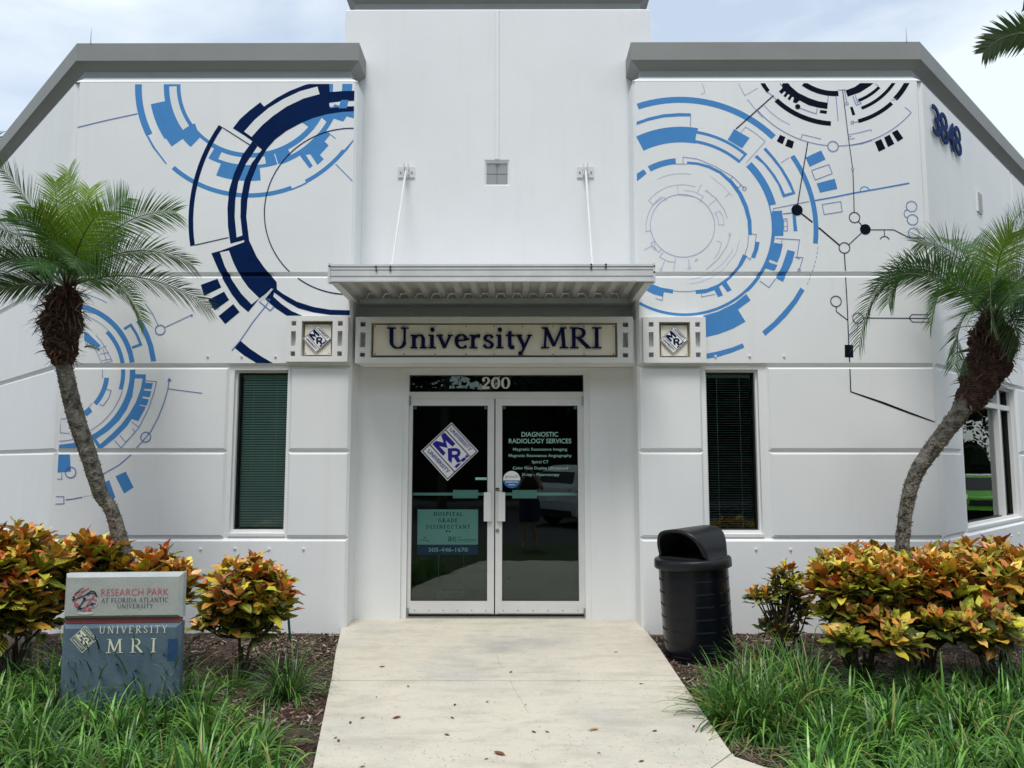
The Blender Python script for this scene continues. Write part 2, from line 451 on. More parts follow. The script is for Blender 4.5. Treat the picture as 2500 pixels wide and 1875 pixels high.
# a vertical plane: u to the right as seen from outside, v up, off outwards
class Plane:
    def __init__(s, o, u):
        s.o = Vector((o[0], o[1], 0)); s.u = Vector((u[0], u[1], 0)).normalized(); s.n = s.u.cross(Vector((0, 0, 1)))
    def p(s, u, v, off=0.0): return s.o + s.u * u + Vector((0, 0, v)) + s.n * off
    def pix(s, xy, off=0.0):
        r = Vector(ray(*xy)); c = Vector(CAM)
        q = s.o + s.n * off
        t = (q - c).dot(s.n) / r.dot(s.n)
        h = c + r * t
        return ((h - q).dot(s.u), h.z)
    def box(s, mb, u0, u1, v0, v1, o0, o1, m):
        vs = [s.p(u, v, o) for v in (v0, v1) for o in (o0, o1) for u in (u0, u1)]
        mb.add(vs, [(0, 2, 3, 1)[::-1], (4, 5, 7, 6)[::-1], (0, 1, 5, 4)[::-1], (2, 6, 7, 3)[::-1], (0, 4, 6, 2)[::-1], (1, 3, 7, 5)[::-1]], m)
    def panel(s, mb, u0, u1, v0, v1, m, o0=-0.03, o1=0.0, bev=0.025, bm_=None):
        a = [(u0, v0), (u1, v0), (u1, v1), (u0, v1)]
        b = [(u0 + bev, v0 + bev), (u1 - bev, v0 + bev), (u1 - bev, v1 - bev), (u0 + bev, v1 - bev)]
        vs = [s.p(*q, o0) for q in a] + [s.p(*q, o1) for q in b]
        mb.add(vs, [(4, 5, 6, 7)], m)
        mb.add(vs, [(i, (i + 1) % 4, 4 + (i + 1) % 4, 4 + i) for i in range(4)], bm_ or m)
    def plate(s, mb, u0, u1, v0, v1, holes, o0, o1, m):
        us = sorted({u0, u1} | {h[0] for h in holes} | {h[1] for h in holes})
        vs = sorted({v0, v1} | {h[2] for h in holes} | {h[3] for h in holes})
        us = [a for a in us if u0 <= a <= u1]; vs = [a for a in vs if v0 <= a <= v1]
        def solid(i, j):
            if i < 0 or j < 0 or i >= len(us) - 1 or j >= len(vs) - 1: return False
            cu = (us[i] + us[i + 1]) / 2; cv = (vs[j] + vs[j + 1]) / 2
            return not any(h[0] < cu < h[1] and h[2] < cv < h[3] for h in holes)
        for i in range(len(us) - 1):
            for j in range(len(vs) - 1):
                if not solid(i, j): continue
                a, b, c, d = us[i], us[i + 1], vs[j], vs[j + 1]
                P = lambda u, v, o: s.p(u, v, o)
                mb.add([P(a, c, o1), P(b, c, o1), P(b, d, o1), P(a, d, o1)], [(0, 1, 2, 3)], m)
                mb.add([P(a, c, o0), P(b, c, o0), P(b, d, o0), P(a, d, o0)], [(3, 2, 1, 0)], m)
                if not solid(i - 1, j): mb.add([P(a, c, o0), P(a, c, o1), P(a, d, o1), P(a, d, o0)], [(0, 1, 2, 3)], m)
                if not solid(i + 1, j): mb.add([P(b, c, o1), P(b, c, o0), P(b, d, o0), P(b, d, o1)], [(0, 1, 2, 3)], m)
                if not solid(i, j - 1): mb.add([P(a, c, o0), P(b, c, o0), P(b, c, o1), P(a, c, o1)], [(0, 1, 2, 3)], m)
                if not solid(i, j + 1): mb.add([P(a, d, o1), P(b, d, o1), P(b, d, o0), P(a, d, o0)], [(0, 1, 2, 3)], m)
    def poly(s, mb, pts, off, m, depth=0.0):
        """flat (or extruded) polygon given as (u, v) points"""
        ar = sum(pts[i][0] * pts[(i + 1) % len(pts)][1] - pts[(i + 1) % len(pts)][0] * pts[i][1] for i in range(len(pts)))
        if ar < 0: pts = pts[::-1]
        n = len(pts)
        vs = [s.p(u, v, off) for u, v in pts]
        fs = [tuple(range(n))]
        if depth > 0:
            vs += [s.p(u, v, off - depth) for u, v in pts]
            fs += [(i, n + i, n + (i + 1) % n, (i + 1) % n) for i in range(n)]
        mb.add(vs, fs, m)
    def line(s, mb, pts, w, off, m, closed=False, depth=0.0):
        """ribbon along a polyline of (u, v) points"""
        pts = [np.array(p, float) for p in pts]
        n = len(pts); L = []; Rr = []
        ws = w if hasattr(w, '__len__') else [w] * n
        for i in range(n):
            a = pts[(i - 1) % n] if (closed or i > 0) else pts[i]
            b = pts[(i + 1) % n] if (closed or i < n - 1) else pts[i]
            if closed or 0 < i < n - 1:
                d1 = pts[i] - a; d2 = b - pts[i]
                d1 = d1 / (np.hypot(*d1) + 1e-9); d2 = d2 / (np.hypot(*d2) + 1e-9)
                n1 = np.array([-d1[1], d1[0]]); n2 = np.array([-d2[1], d2[0]])
                nn = n1 + n2; nn = nn / (np.hypot(*nn) + 1e-9)
                k = 1 / max(0.45, nn.dot(n1)); nn = nn * k
            else:
                d = b - a; d = d / (np.hypot(*d) + 1e-9); nn = np.array([-d[1], d[0]])
            L.append(pts[i] + nn * ws[i] / 2); Rr.append(pts[i] - nn * ws[i] / 2)
        vs = [s.p(q[0], q[1], off) for q in L] + [s.p(q[0], q[1], off) for q in Rr]
        m_ = n if closed else n - 1
        fs = [(i, n + i, n + (i + 1) % n, (i + 1) % n) for i in range(m_)]
        if depth > 0:
            k = len(vs)
            vs += [s.p(q[0], q[1], off - depth) for q in L] + [s.p(q[0], q[1], off - depth) for q in Rr]
            for i in range(m_):
                j = (i + 1) % n
                fs += [(i, j, k + j, k + i), (n + j, n + i, k + n + i, k + n + j)]
            if not closed: fs += [(0, k, k + n, n), (n - 1, 2 * n - 1, k + 2 * n - 1, k + n - 1)]
        mb.add(vs, fs, m)
    def disc(s, mb, c, r, off, m, n=32, depth=0.0, a0=0, a1=360):
        s.poly(mb, [(c[0] + r * math.cos(R(a0 + (a1 - a0) * i / n)), c[1] + r * math.sin(R(a0 + (a1 - a0) * i / n))) for i in range(n)], off, m, depth)
    def ring(s, mb, c, r, w, off, m, n=40):
        s.line(mb, [(c[0] + r * math.cos(2 * math.pi * i / n), c[1] + r * math.sin(2 * math.pi * i / n)) for i in range(n)], w, off, m, closed=True)

# ------------------------------------------------------------------ lettering
def text2d(sx, bold=0.0, depth=0.0, space=1.0, shear=0.0):
    cu = bpy.data.curves.new('t', 'FONT')
    cu.body = sx; cu.size = 1.0; cu.offset = bold; cu.extrude = depth / 2; cu.space_character = space; cu.shear = shear
    cu.resolution_u = 3
    ob = bpy.data.objects.new('t', cu)
    me = ob.to_mesh()
    vs = np.array([v.co[:] for v in me.vertices]); fs = [tuple(p.vertices) for p in me.polygons]
    ob.to_mesh_clear()
    bpy.data.objects.remove(ob); bpy.data.curves.remove(cu)
    return vs, fs
_H = text2d('H')[0]
CAPH = _H[:, 1].max() - _H[:, 1].min()
def put_text(mb, pl, sx, uc, vb, h, wd=None, off=0.0, m=None, bold=0.0, depth=0.0, ang=0.0, space=1.0, shear=0.0):
    """builtin sans letters: centre u, baseline v, cap height h, total width wd"""
    if depth > 0:
        vs, fs = text2d(sx, bold, 1.0, space, shear)
    else: vs, fs = text2d(sx, bold, 0.0, space, shear)
    x0, x1 = vs[:, 0].min(), vs[:, 0].max()
    ky = h / CAPH
    kx = wd / (x1 - x0) if wd else ky
    c, s_ = math.cos(R(ang)), math.sin(R(ang))
    out = []
    for a in vs:
        x = (a[0] - (x0 + x1) / 2) * kx; y = a[1] * ky
        out.append(pl.p(uc + x * c - y * s_, vb + x * s_ + y * c, off + (a[2] + (0.5 if depth > 0 else 0)) * depth - (depth if depth > 0 else 0)))
    mb.add(out, fs, m)

def EL(cx, cy, rx, ry, a0, a1, n=12):
    return [(cx + rx * math.cos(R(a0 + (a1 - a0) * i / n)), cy + ry * math.sin(R(a0 + (a1 - a0) * i / n))) for i in range(n + 1)]
# stroke-built roman letters: (advance, strokes, serifs); k thick, m medium, t thin, a by direction
SF = {
 'I': (.46, [('k', [(.23, 0), (.23, 1)])], [(.23, 1, .18), (.23, 0, .18)]),
 'U': (.92, [('k', [(.2, 1), (.2, .3)]), ('a', EL(.46, .31, .26, .30, 180, 360)), ('m', [(.72, .3), (.72, 1)])], [(.2, 1, .17), (.72, 1, .15)]),
 'N': (.95, [('m', [(.18, 0), (.18, 1)]), ('k', [(.16, .98), (.76, .02)]), ('m', [(.77, 0), (.77, 1)])], [(.18, 0, .14), (.12, 1, .12), (.77, 1, .15)]),
 'V': (.82, [('k', [(.08, 1), (.4, .02)]), ('m', [(.4, .02), (.72, 1)])], [(.1, 1, .15), (.72, 1, .13)]),
 'E': (.72, [('k', [(.18, 0), (.18, 1)]), ('t', [(.18, .97), (.6, .97), (.62, .8)]), ('t', [(.18, .52), (.5, .52)]), ('t', [(.18, .03), (.62, .03), (.66, .22)])], [(.16, 1, .13), (.16, 0, .13)]),
 'F': (.66, [('k', [(.18, 0), (.18, 1)]), ('t', [(.18, .97), (.58, .97), (.6, .8)]), ('t', [(.18, .52), (.48, .52)])], [(.16, 1, .13), (.2, 0, .16)]),
 'R': (.84, [('k', [(.18, 0), (.18, 1)]), ('t', [(.18, .97), (.36, .97)]), ('a', EL(.36, .735, .22, .225, 90, -90)), ('t', [(.36, .51), (.18, .51)]), ('k', [(.36, .5), (.74, .02)])], [(.16, 1, .13), (.2, 0, .17), (.76, 0, .1)]),
 'P': (.74, [('k', [(.18, 0), (.18, 1)]), ('t', [(.18, .97), (.36, .97)]), ('a', EL(.36, .72, .24, .24, 90, -90)), ('t', [(.36, .48), (.18, .48)])], [(.16, 1, .13), (.2, 0, .17)]),
 'S': (.66, [('a', [(.5, .78)] + EL(.32, .75, .19, .22, 30, 200, 10) + [(.2, .6), (.34, .5), (.48, .38)] + EL(.32, .25, .21, .23, 25, -160, 12) + [(.1, .24)])], []),
 'T': (.74, [('k', [(.36, 0), (.36, 1)]), ('t', [(.04, .8), (.05, .97), (.67, .97), (.68, .8)])], [(.36, 0, .17)]),
 'Y': (.76, [('k', [(.07, 1), (.37, .48)]), ('m', [(.36, .48), (.68, 1)]), ('k', [(.37, .5), (.37, 0)])], [(.09, 1, .14), (.68, 1, .12), (.37, 0, .17)]),
 'M': (1.14, [('m', [(.2, .01), (.24, .98)]), ('k', [(.24, .98), (.56, .1)]), ('m', [(.56, .1), (.86, .98)]), ('k', [(.88, .98), (.94, .01)])], [(.2, 0, .16), (.2, 1, .12), (.94, 0, .17), (.92, 1, .12)]),
 'A': (.86, [('m', [(.12, .02), (.42, .98)]), ('k', [(.42, .98), (.74, .02)]), ('t', [(.22, .34), (.62, .34)])], [(.13, 0, .13), (.74, 0, .15)]),
 'C': (.82, [('a', EL(.46, .5, .34, .49, 45, 315, 20))], []),
 'G': (.88, [('a', EL(.46, .5, .34, .49, 45, 300, 20)), ('k', [(.74, .06), (.74, .42)])], [(.7, .44, .15)]),
 'O': (.94, [('a', EL(.46, .5, .36, .49, 0, 360, 26))], []),
 'D': (.9, [('k', [(.18, 0), (.18, 1)]), ('t', [(.18, .97), (.36, .97)]), ('a', EL(.36, .5, .42, .47, 90, -90, 16)), ('t', [(.36, .03), (.18, .03)])], [(.16, 1, .13), (.16, 0, .13)]),
 'H': (.96, [('k', [(.2, 0), (.2, 1)]), ('k', [(.76, 0), (.76, 1)]), ('t', [(.2, .52), (.76, .52)])], [(.2, 1, .16), (.2, 0, .16), (.76, 1, .16), (.76, 0, .16)]),
 'L': (.68, [('k', [(.18, 0), (.18, 1)]), ('t', [(.18, .03), (.6, .03), (.63, .22)])], [(.2, 1, .16), (.16, 0, .13)]),
 'K': (.84, [('k', [(.18, 0), (.18, 1)]), ('m', [(.2, .46), (.66, .98)]), ('k', [(.32, .58), (.74, .02)])], [(.2, 1, .15), (.2, 0, .15)]),
 'n': (.70, [('k', [(.17, 0), (.17, .64)]), ('a', [(.18, .46), (.26, .58), (.38, .64), (.48, .60), (.53, .48)]), ('k', [(.53, .5), (.53, 0)])], [(.13, .64, .10), (.17, 0, .14), (.54, 0, .14)]),
 'i': (.38, [('k', [(.18, 0), (.18, .64)]), ('dot', [(.19, .90)])], [(.13, .64, .10), (.19, 0, .15)]),
 'v': (.64, [('k', [(.08, .64), (.30, .02)]), ('m', [(.30, .02), (.52, .64)])], [(.10, .64, .13), (.52, .64, .10)]),
 'e': (.60, [('a', [(.12, .36), (.50, .40)] + EL(.31, .40, .19, .25, 0, 180, 10) + EL(.34, .32, .22, .31, 180, 320, 10))], []),
 'r': (.52, [('k', [(.17, 0), (.17, .64)]), ('a', [(.18, .44), (.26, .56), (.34, .62)]), ('k', [(.34, .60), (.45, .58)])], [(.13, .64, .10), (.19, 0, .16)]),
 's': (.52, [('a', [(.42, .50)] + EL(.27, .48, .14, .15, 20, 200, 8) + [(.18, .38), (.28, .32), (.38, .24)] + EL(.26, .16, .15, .15, 20, -160, 8) + [(.08, .16)])], []),
 't': (.46, [('k', [(.2, .82), (.2, .12), (.26, .03), (.38, .05)]), ('t', [(.04, .62), (.40, .62)])], []),
 'y': (.64, [('k', [(.08, .64), (.31, .04)]), ('m', [(.54, .64), (.30, .0), (.2, -.24)]), ('k', [(.22, -.24), (.08, -.26)])], [(.10, .64, .13), (.53, .64, .10)]),
 '2': (.72, [('a', EL(.34, .72, .22, .26, 170, -30, 12) + [(.36, .36), (.08, .06)]), ('k', [(.08, .07), (.62, .07)]), ('dot', [(.17, .74)])], []),
 '0': (.74, [('a', EL(.36, .5, .25, .47, 0, 360, 24))], []),
 ' ': (.42, [], []), "'": (.2, [('m', [(.1, 1), (.08, .78)])], []),
}
def put_serif(mb, pl, sx, uc, vb, h, wd=None, off=0.0, m=None, depth=0.0, wt=.17, wn=.05, track=0.0, caps=None):
    """roman letters; caps = scale of the letters that are not initial capitals (small capitals)"""
    adv = 0; items = []
    first = True
    for ch in sx:
        k = 1.0
        if caps and not first and ch != ' ': k = caps
        items.append((ch, adv, k)); adv += (SF[ch][0] + track) * k
        first = ch == ' '
    sc_ = wd / adv if wd else h
    j = 0
    for ch, a, k in items:
        for st in SF[ch][1]:
            j += 1
            o = off + (j % 5) * 0.0003
            kind, pts = st
            def T(p): return (uc + (a + p[0] * k - adv / 2) * sc_, vb + p[1] * k * h)
            if kind == 'dot':
                pl.disc(mb, T(pts[0]), wt * .62 * h * k, o, m, 16, depth); continue
            P = [T(p) for p in pts]
            if kind == 'a':
                ws = []
                for i in range(len(P)):
                    p, q = P[max(0, i - 1)], P[min(len(P) - 1, i + 1)]
                    dx, dy = q[0] - p[0], q[1] - p[1]
                    l = math.hypot(dx, dy) + 1e-9
                    ws.append((wn + (wt - wn) * min(1, abs(dy) / l) ** 1.3) * h * k)
            else: ws = [{'k': wt, 'm': (wt * .62), 't': wn * 1.15}[kind] * h * k] * len(P)
            closed = ch in 'O0' and kind == 'a'
            if closed: P = P[:-1]; ws = ws[:-1]
            pl.line(mb, P, ws, o, m, closed, depth)
        for (x, y, hw) in SF[ch][2]:
            j += 1
            yy = y - (.022 if y > .5 else -.022) 
            pl.line(mb, [(uc + (a + (x - hw) * k - adv / 2) * sc_, vb + yy * k * h), (uc + (a + (x + hw) * k - adv / 2) * sc_, vb + yy * k * h)],
                    wn * h * k, off + 0.0018 + (j % 3) * 0.0003, m, False, depth)

def logo(mb, pl, uc, vc, s, off, frame, field, ink, skip_field=False, flip_text=None):
    """diamond emblem: frame, two side bands with UNIVERSITY and the joined M, R and i"""
    def T(p): return (uc + (p[0] - 812) / 575 * s, vc - (p[1] - 930) / 575 * s)
    if not skip_field:
        pl.poly(mb, [T(p) for p in ((845, 345), (1393, 925), (772, 1520), (230, 925))], off, field, 0.004)
    w = 21 / 575 * s
    pl.line(mb, [T(p) for p in ((845, 378), (1358, 930), (775, 1482), (265, 925))], w, off + .001, frame, closed=True)
    pl.line(mb, [T(p) for p in ((727, 497), (1225, 1035))], w, off + .0014, frame)
    pl.line(mb, [T(p) for p in ((412, 795), (912, 1338))], w, off + .0014, frame)
    Mp = [(635, 605), (705, 545), (925, 775), (868, 835), (728, 705), (770, 860), (600, 822), (732, 960), (680, 1020), (460, 780), (530, 715), (690, 752)]
    pl.poly(mb, [T(p) for p in Mp], off + .002, ink)
    # R: stem, bowl, leg
    pl.poly(mb, [T(p) for p in ((772, 866), (862, 866), (862, 1060), (855, 1172), (782, 1105))], off + .002, ink)
    pl.line(mb, [T(p) for p in ((850, 893), (940, 893), (985, 915), (1003, 955), (985, 1000), (940, 1025), (850, 1025))], 62 / 575 * s, off + .0024, ink)
    pl.poly(mb, [T(p) for p in ((888, 1035), (985, 1040), (1045, 1140), (965, 1156))], off + .0028, ink)
    pl.disc(mb, T((1158, 1030)), 30 / 575 * s, off + .002, ink, 16)
    pl.poly(mb, [T(p) for p in ((1108, 1042), (1152, 1082), (1075, 1148), (1028, 1105))], off + .002, ink)
    pl.poly(mb, [T(p) for p in ((978, 1172), (1052, 1166), (947, 1272), (913, 1230))], off + .002, ink)
    a = -46.5
    put_text(mb, pl, 'UNIVERSITY', *T((1010, 715)), 72 / 575 * s, 610 / 575 * s, off + .002, ink, bold=0.022, ang=a)
    put_text(mb, pl, 'UNIVERSITY', *T((565, 1155)), 72 / 575 * s, 610 / 575 * s, off + .002, ink, bold=0.022, ang=a)

# ================================================================== BUILDING
YW, YE, YD = 7.5, 7.85, 7.95            # wing wall, entry wall, door plane
XL, XIL, XIR, XR = -4.462, -1.60, 1.20, 4.115
ZTOP = 5.40
FW = Plane((0, YW), (1, 0))
EN = Plane((0, YE), (1, 0))
DP = Plane((0, YD), (1, 0))
LW = Plane((XL, YW), (1, -1))           # u <= 0 runs away from the corner
RW = Plane((XR, YW), (1, 1))            # u >= 0 runs away from the corner
bld = empty('office_building', (0, 9, 0), 'white stucco office building with angled wings and raised entrance bay behind the planting beds', 'building')

SPL = [(3.40, 5.42), (2.49, 3.392), (1.66, 2.48), (.83, 1.65), (-.35, .82)]
# windows measured on the wing plane
def rect_on(pl, a, b, off=0.0):
    p, q = pl.pix(a, off), pl.pix(b, off)
    return (min(p[0], q[0]), max(p[0], q[0]), min(p[1], q[1]), max(p[1], q[1]))
wl = rect_on(FW, Z2(1385, 745), Z0(1712, 250), -.03)
wl = (FW.pix(Z2(1392, 1200), -.03)[0], FW.pix(Z2(1718, 1200), -.03)[0], FW.pix(Z0(1500, 250), -.03)[1], FW.pix(Z2(1500, 745), -.03)[1])
wr = (FW.pix(Z4(500, 1100), -.03)[0], FW.pix(Z4(788, 1100), -.03)[0], FW.pix(Z4(650, 1556), -.03)[1], FW.pix(Z4(650, 668), -.03)[1])
wd_u0 = RW.pix(ZW(338, 800), -.03)[0]; wd_u1 = RW.pix(ZW(790, 1000), -.03)[0]
wd = (wd_u0, wd_u1, wl[2], wl[3])

mb = MB()
TH = .28
FW.plate(mb, XL + .0, XIL, -.5, ZTOP, [wl], -.03 - TH, -.03, WALL)
FW.plate(mb, XIR, XR, -.5, ZTOP, [wr], -.03 - TH, -.03, WALL)
LW.plate(mb, -9, 0, -.5, ZTOP, [], -.03 - TH, -.03, WALL)
RW.plate(mb, 0, 9, -.5, ZTOP, [wd], -.03 - TH, -.03, WALL)
# inner returns of the wings beside the entrance bay
mb.box(XIL - .25, XIL, YW + .0305 + TH, YE + .3, -.5, ZTOP, WALL)
mb.box(XIR, XIR + .25, YW + .0305 + TH, YE + .3, -.5, ZTOP, WALL)
def wall_panel(pl, *a):
    m_ = MB(); pl.panel(m_, *a); m_.build('wall_panel', bld)
# full width rows
for pl, a, b in ((FW, XL + .015, XIL), (FW, XIR, XR - .015), (LW, -4.3, -.015), (LW, -9, -4.31), (RW, .015, 3.55), (RW, 3.56, 9)):
    for r in (0, 1):
        wall_panel(pl, a, b, *SPL[r], WALL)
    wall_panel(pl, a, b, *SPL[4], WALL)
# lower rows broken at the windows
cl0, cl1 = FW.pix(Z2(1366, 1000))[0], FW.pix(Z2(1732, 1000))[0]
cr0, cr1 = FW.pix(Z4(478, 900))[0], FW.pix(Z4(830, 900))[0]
cd0, cd1 = RW.pix(ZW(328, 800))[0], RW.pix(ZW(815, 1000))[0]
for r in (2, 3):
    wall_panel(FW, XL + .015, cl0, *SPL[r], WALL); wall_panel(FW, cl1, XIL, *SPL[r], WALL)
    wall_panel(FW, XIR, cr0, *SPL[r], WALL); wall_panel(FW, cr1, XR - .015, *SPL[r], WALL)
    wall_panel(LW, -9, -.015, *SPL[r], WALL)
    wall_panel(RW, .015, cd0, *SPL[r], WALL); wall_panel(RW, cd1, 9, *SPL[r], WALL)
mb.build('wing_walls', bld)

# entry bay
mb = MB()
TX0, TX1, TZ = -1.818, 1.454, 6.375
dl = EN.pix(ZC(447, 1200))[0]; dr = EN.pix(ZC(1574, 1200))[0]
dt = EN.pix(ZC(1000, 738))[1]
gu0, gu1 = -.345 + .0, -.085
vx0, vz1 = EN.pix(ZT(940, 958)); vx1, vz0 = EN.pix(ZT(1091, 1112))
EN.plate(mb, TX0, TX1, -.3, TZ, [(dl, dr, -.4, dt), (vx0, vx1, vz0, vz1)], -.3, 0, WALL)
# tower sides and back
mb.box(TX0, TX0 + .2, YE + .301, YE + 2.2, ZTOP - .6, TZ, WALL)
mb.box(TX1 - .2, TX1, YE + .301, YE + 2.2, ZTOP - .6, TZ, WALL)
mb.build('entrance_bay_wall', bld)
# control joint bead running down to the vent: a rounded bead flanked by bevels
mb = MB()
jx0, jx1 = EN.pix(ZT(1000, 500))[0], EN.pix(ZT(1033, 500))[0]
xm = (jx0 + jx1) / 2
mb.add([EN.p(jx0, vz1, 0.001), EN.p(jx0 + .012, vz1, .014), EN.p(jx1 - .012, vz1, .014), EN.p(jx1, vz1, 0.001),
        EN.p(jx0, TZ - .01, 0.001), EN.p(jx0 + .012, TZ - .01, .014), EN.p(jx1 - .012, TZ - .01, .014), EN.p(jx1, TZ - .01, 0.001)],
       [(0, 1, 5, 4), (1, 2, 6, 5), (2, 3, 7, 6), (0, 3, 2, 1)], WALL)
mb.build('control_joint_bead', bld)
# the grey square vent in its shallow recess
mb = MB()
iu0, iv1 = EN.pix(ZT(953, 977)); iu1, iv0 = EN.pix(ZT(1079, 1104))
mb.add([EN.p(vx0, vz0, .0), EN.p(vx1, vz0, .0), EN.p(vx1, vz1, .0), EN.p(vx0, vz1, .0),
        EN.p(iu0, iv0, -.02), EN.p(iu1, iv0, -.02), EN.p(iu1, iv1, -.02), EN.p(iu0, iv1, -.02)],
       [(0, 1, 5, 4), (1, 2, 6, 5), (2, 3, 7, 6), (3, 0, 4, 7)], WALL)
cu_, cv_ = (iu0 + iu1) / 2, (iv0 + iv1) / 2
for a, b in ((iu0, cu_ - .002), (cu_ + .002, iu1)):
    for c, d in ((iv0, cv_ - .003), (cv_ + .003, iv1)):
        EN.box(mb, a, b, c, d, -.045, -.024, VENTG)
EN.box(mb, iu0 - .01, iu1 + .01, iv0 - .01, iv1 + .01, -.06, -.046, BOLT)
mb.build('wall_vent', bld)
# small louvred vent on the right angled wall
mb = MB()
q0 = RW.pix(ZQ(1266, 215)); q1 = RW.pix(ZQ(1316, 415))
q1 = (q1[0], RW.pix(ZQ(1280, 385))[1])
RW.box(mb, q0[0], q1[0], q1[1], q0[1], -.02, .018, TRIM)
um = (q0[0] + q1[0]) / 2; vm = (q0[1] + q1[1]) / 2
for c, d in ((q1[1] + .015, vm - .006), (vm + .006, q0[1] - .015)):
    RW.box(mb, q0[0] + .02, q1[0] - .02, c, d, .01, .021, VENTG)
mb.build('wall_vent', bld)

# ---- cornice: one profile swept with mitres
def sweep(mb, path, prof, mats_):
    P = [Vector((a, b)) for a, b in path]
    nr = []
    for i in range(len(P) - 1):
        d = (P[i + 1] - P[i]).normalized(); nr.append(Vector((d.y, -d.x)))
    rows = []
    for i, p in enumerate(P):
        if i == 0: n = nr[0]; k = 1
        elif i == len(P) - 1: n = nr[-1]; k = 1
        else:
            n = (nr[i - 1] + nr[i]).normalized(); k = 1 / n.dot(nr[i])
        rows.append([(p.x + n.x * o * k, p.y + n.y * o * k, z) for o, z in prof])
    for i in range(len(rows) - 1):
        for j in range(len(prof) - 1):
            mb.add([rows[i][j], rows[i + 1][j], rows[i + 1][j + 1], rows[i][j + 1]], [(0, 1, 2, 3)], mats_[j])
    for r, rev in ((rows[0], 0), (rows[-1], 1)):
        idx = tuple(range(len(prof)))
        mb.add(r, [idx if rev else idx[::-1]], mats_[1])
# (outward distance, height) from the wall foot of the cove up and over the parapet
PROF = [(.0, ZTOP), (-.03, ZTOP + .03), (-.065, ZTOP + .06), (-.085, ZTOP + .085), (-.085, ZTOP + .153), (.016, ZTOP + .218), (.016, ZTOP + .405), (-.02, ZTOP + .412), (-.35, ZTOP + .40)]
PM = [WALL, WALL, WALL, FRIEZE, CORN, CORN, CORN, CORN]
for path in ([(XL - 6.4, YW + 6.4), (XL, YW), (XIL, YW), (XIL, YE + .02)], [(XIR, YE + .02), (XIR, YW), (XR, YW), (XR + 6.4, YW + 6.4)]):
    mb = MB(); sweep(mb, path, PROF, PM); mb.build('cornice', bld)
# parapet core so no daylight shows through behind the cornice
mb = MB()
mb.box(XL + .35, XIL - .12, YW + .12, YW + .34, ZTOP - .2, ZTOP + .395, CORN)
mb.box(XIR + .12, XR - .35, YW + .12, YW + .34, ZTOP - .2, ZTOP + .395, CORN)
TPROF = [(.0, TZ), (-.02, TZ + .02), (-.06, TZ + .045), (-.085, TZ + .065), (-.085, TZ + .13), (.016, TZ + .20), (.016, TZ + .385), (-.02, TZ + .39), (-.35, TZ + .38)]
tm = MB()
sweep(tm, [(TX0, YE + 2.2), (TX0, YE), (TX1, YE), (TX1, YE + 2.2)], TPROF, PM)
tm.build('cornice', bld)
mb.box(TX0 + .2, TX1 - .2, YE + .3, YE + 2.1, TZ - .5, TZ + .3, CORN)
mb.build('parapet_core', bld)
# flat roof and rear mass
mb = MB()
mb.add([(XL + .7, YE + .32, ZTOP - .1), (XR - .7, YE + .32, ZTOP - .1), (XR + 6.1, YW + 6.7, ZTOP - .1), (XL - 6.1, YW + 6.7, ZTOP - .1)], [(0, 1, 2, 3)], CORN)
mb.box(XL - 6, XR + 6, YW + 6.7, YW + 14, -.4, ZTOP + .1, WALL)
mb.build('flat_roof', bld)
# dim rooms behind the glass
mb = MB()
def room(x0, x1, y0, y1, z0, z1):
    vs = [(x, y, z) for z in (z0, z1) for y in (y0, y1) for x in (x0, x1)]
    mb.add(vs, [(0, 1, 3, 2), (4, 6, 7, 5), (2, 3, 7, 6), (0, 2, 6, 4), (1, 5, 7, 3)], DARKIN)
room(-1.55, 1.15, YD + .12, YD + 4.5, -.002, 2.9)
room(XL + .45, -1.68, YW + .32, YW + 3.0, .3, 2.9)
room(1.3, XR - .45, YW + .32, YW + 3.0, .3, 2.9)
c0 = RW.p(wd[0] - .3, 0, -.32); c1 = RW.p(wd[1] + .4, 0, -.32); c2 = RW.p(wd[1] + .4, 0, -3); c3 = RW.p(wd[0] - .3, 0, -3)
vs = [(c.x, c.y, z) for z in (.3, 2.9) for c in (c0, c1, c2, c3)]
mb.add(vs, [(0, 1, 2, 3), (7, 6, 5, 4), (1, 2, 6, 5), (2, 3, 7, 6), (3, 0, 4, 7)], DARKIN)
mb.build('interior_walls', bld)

# anchor caps on the wall
for pl, xy in [(FW, Z2(1247, 663)), (FW, Z2(1450, 663)), (FW, Z2(1653, 664)), (FW, Z4(545, 597)), (FW, Z4(730, 596)), (FW, Z4(916, 597)),
               (FW, Z0(1203, 345)), (FW, Z0(1409, 342)), (FW, Z0(1613, 345)), (FW, Z0(1821, 344)), (FW, Z5(604, 346)), (FW, Z5(812, 348)), (RW, ZW(725, 1520)), (RW, ZW(785, 1503))]:
    c = pl.pix(xy)
    mb = MB(); pl.disc(mb, c, .0115, .012, TRIM, 14, .014); pl.disc(mb, c, .006, .015, TRIM, 10, .006)
    mb.build('anchor_cap', bld, base=pl.p(c[0], c[1], 0))

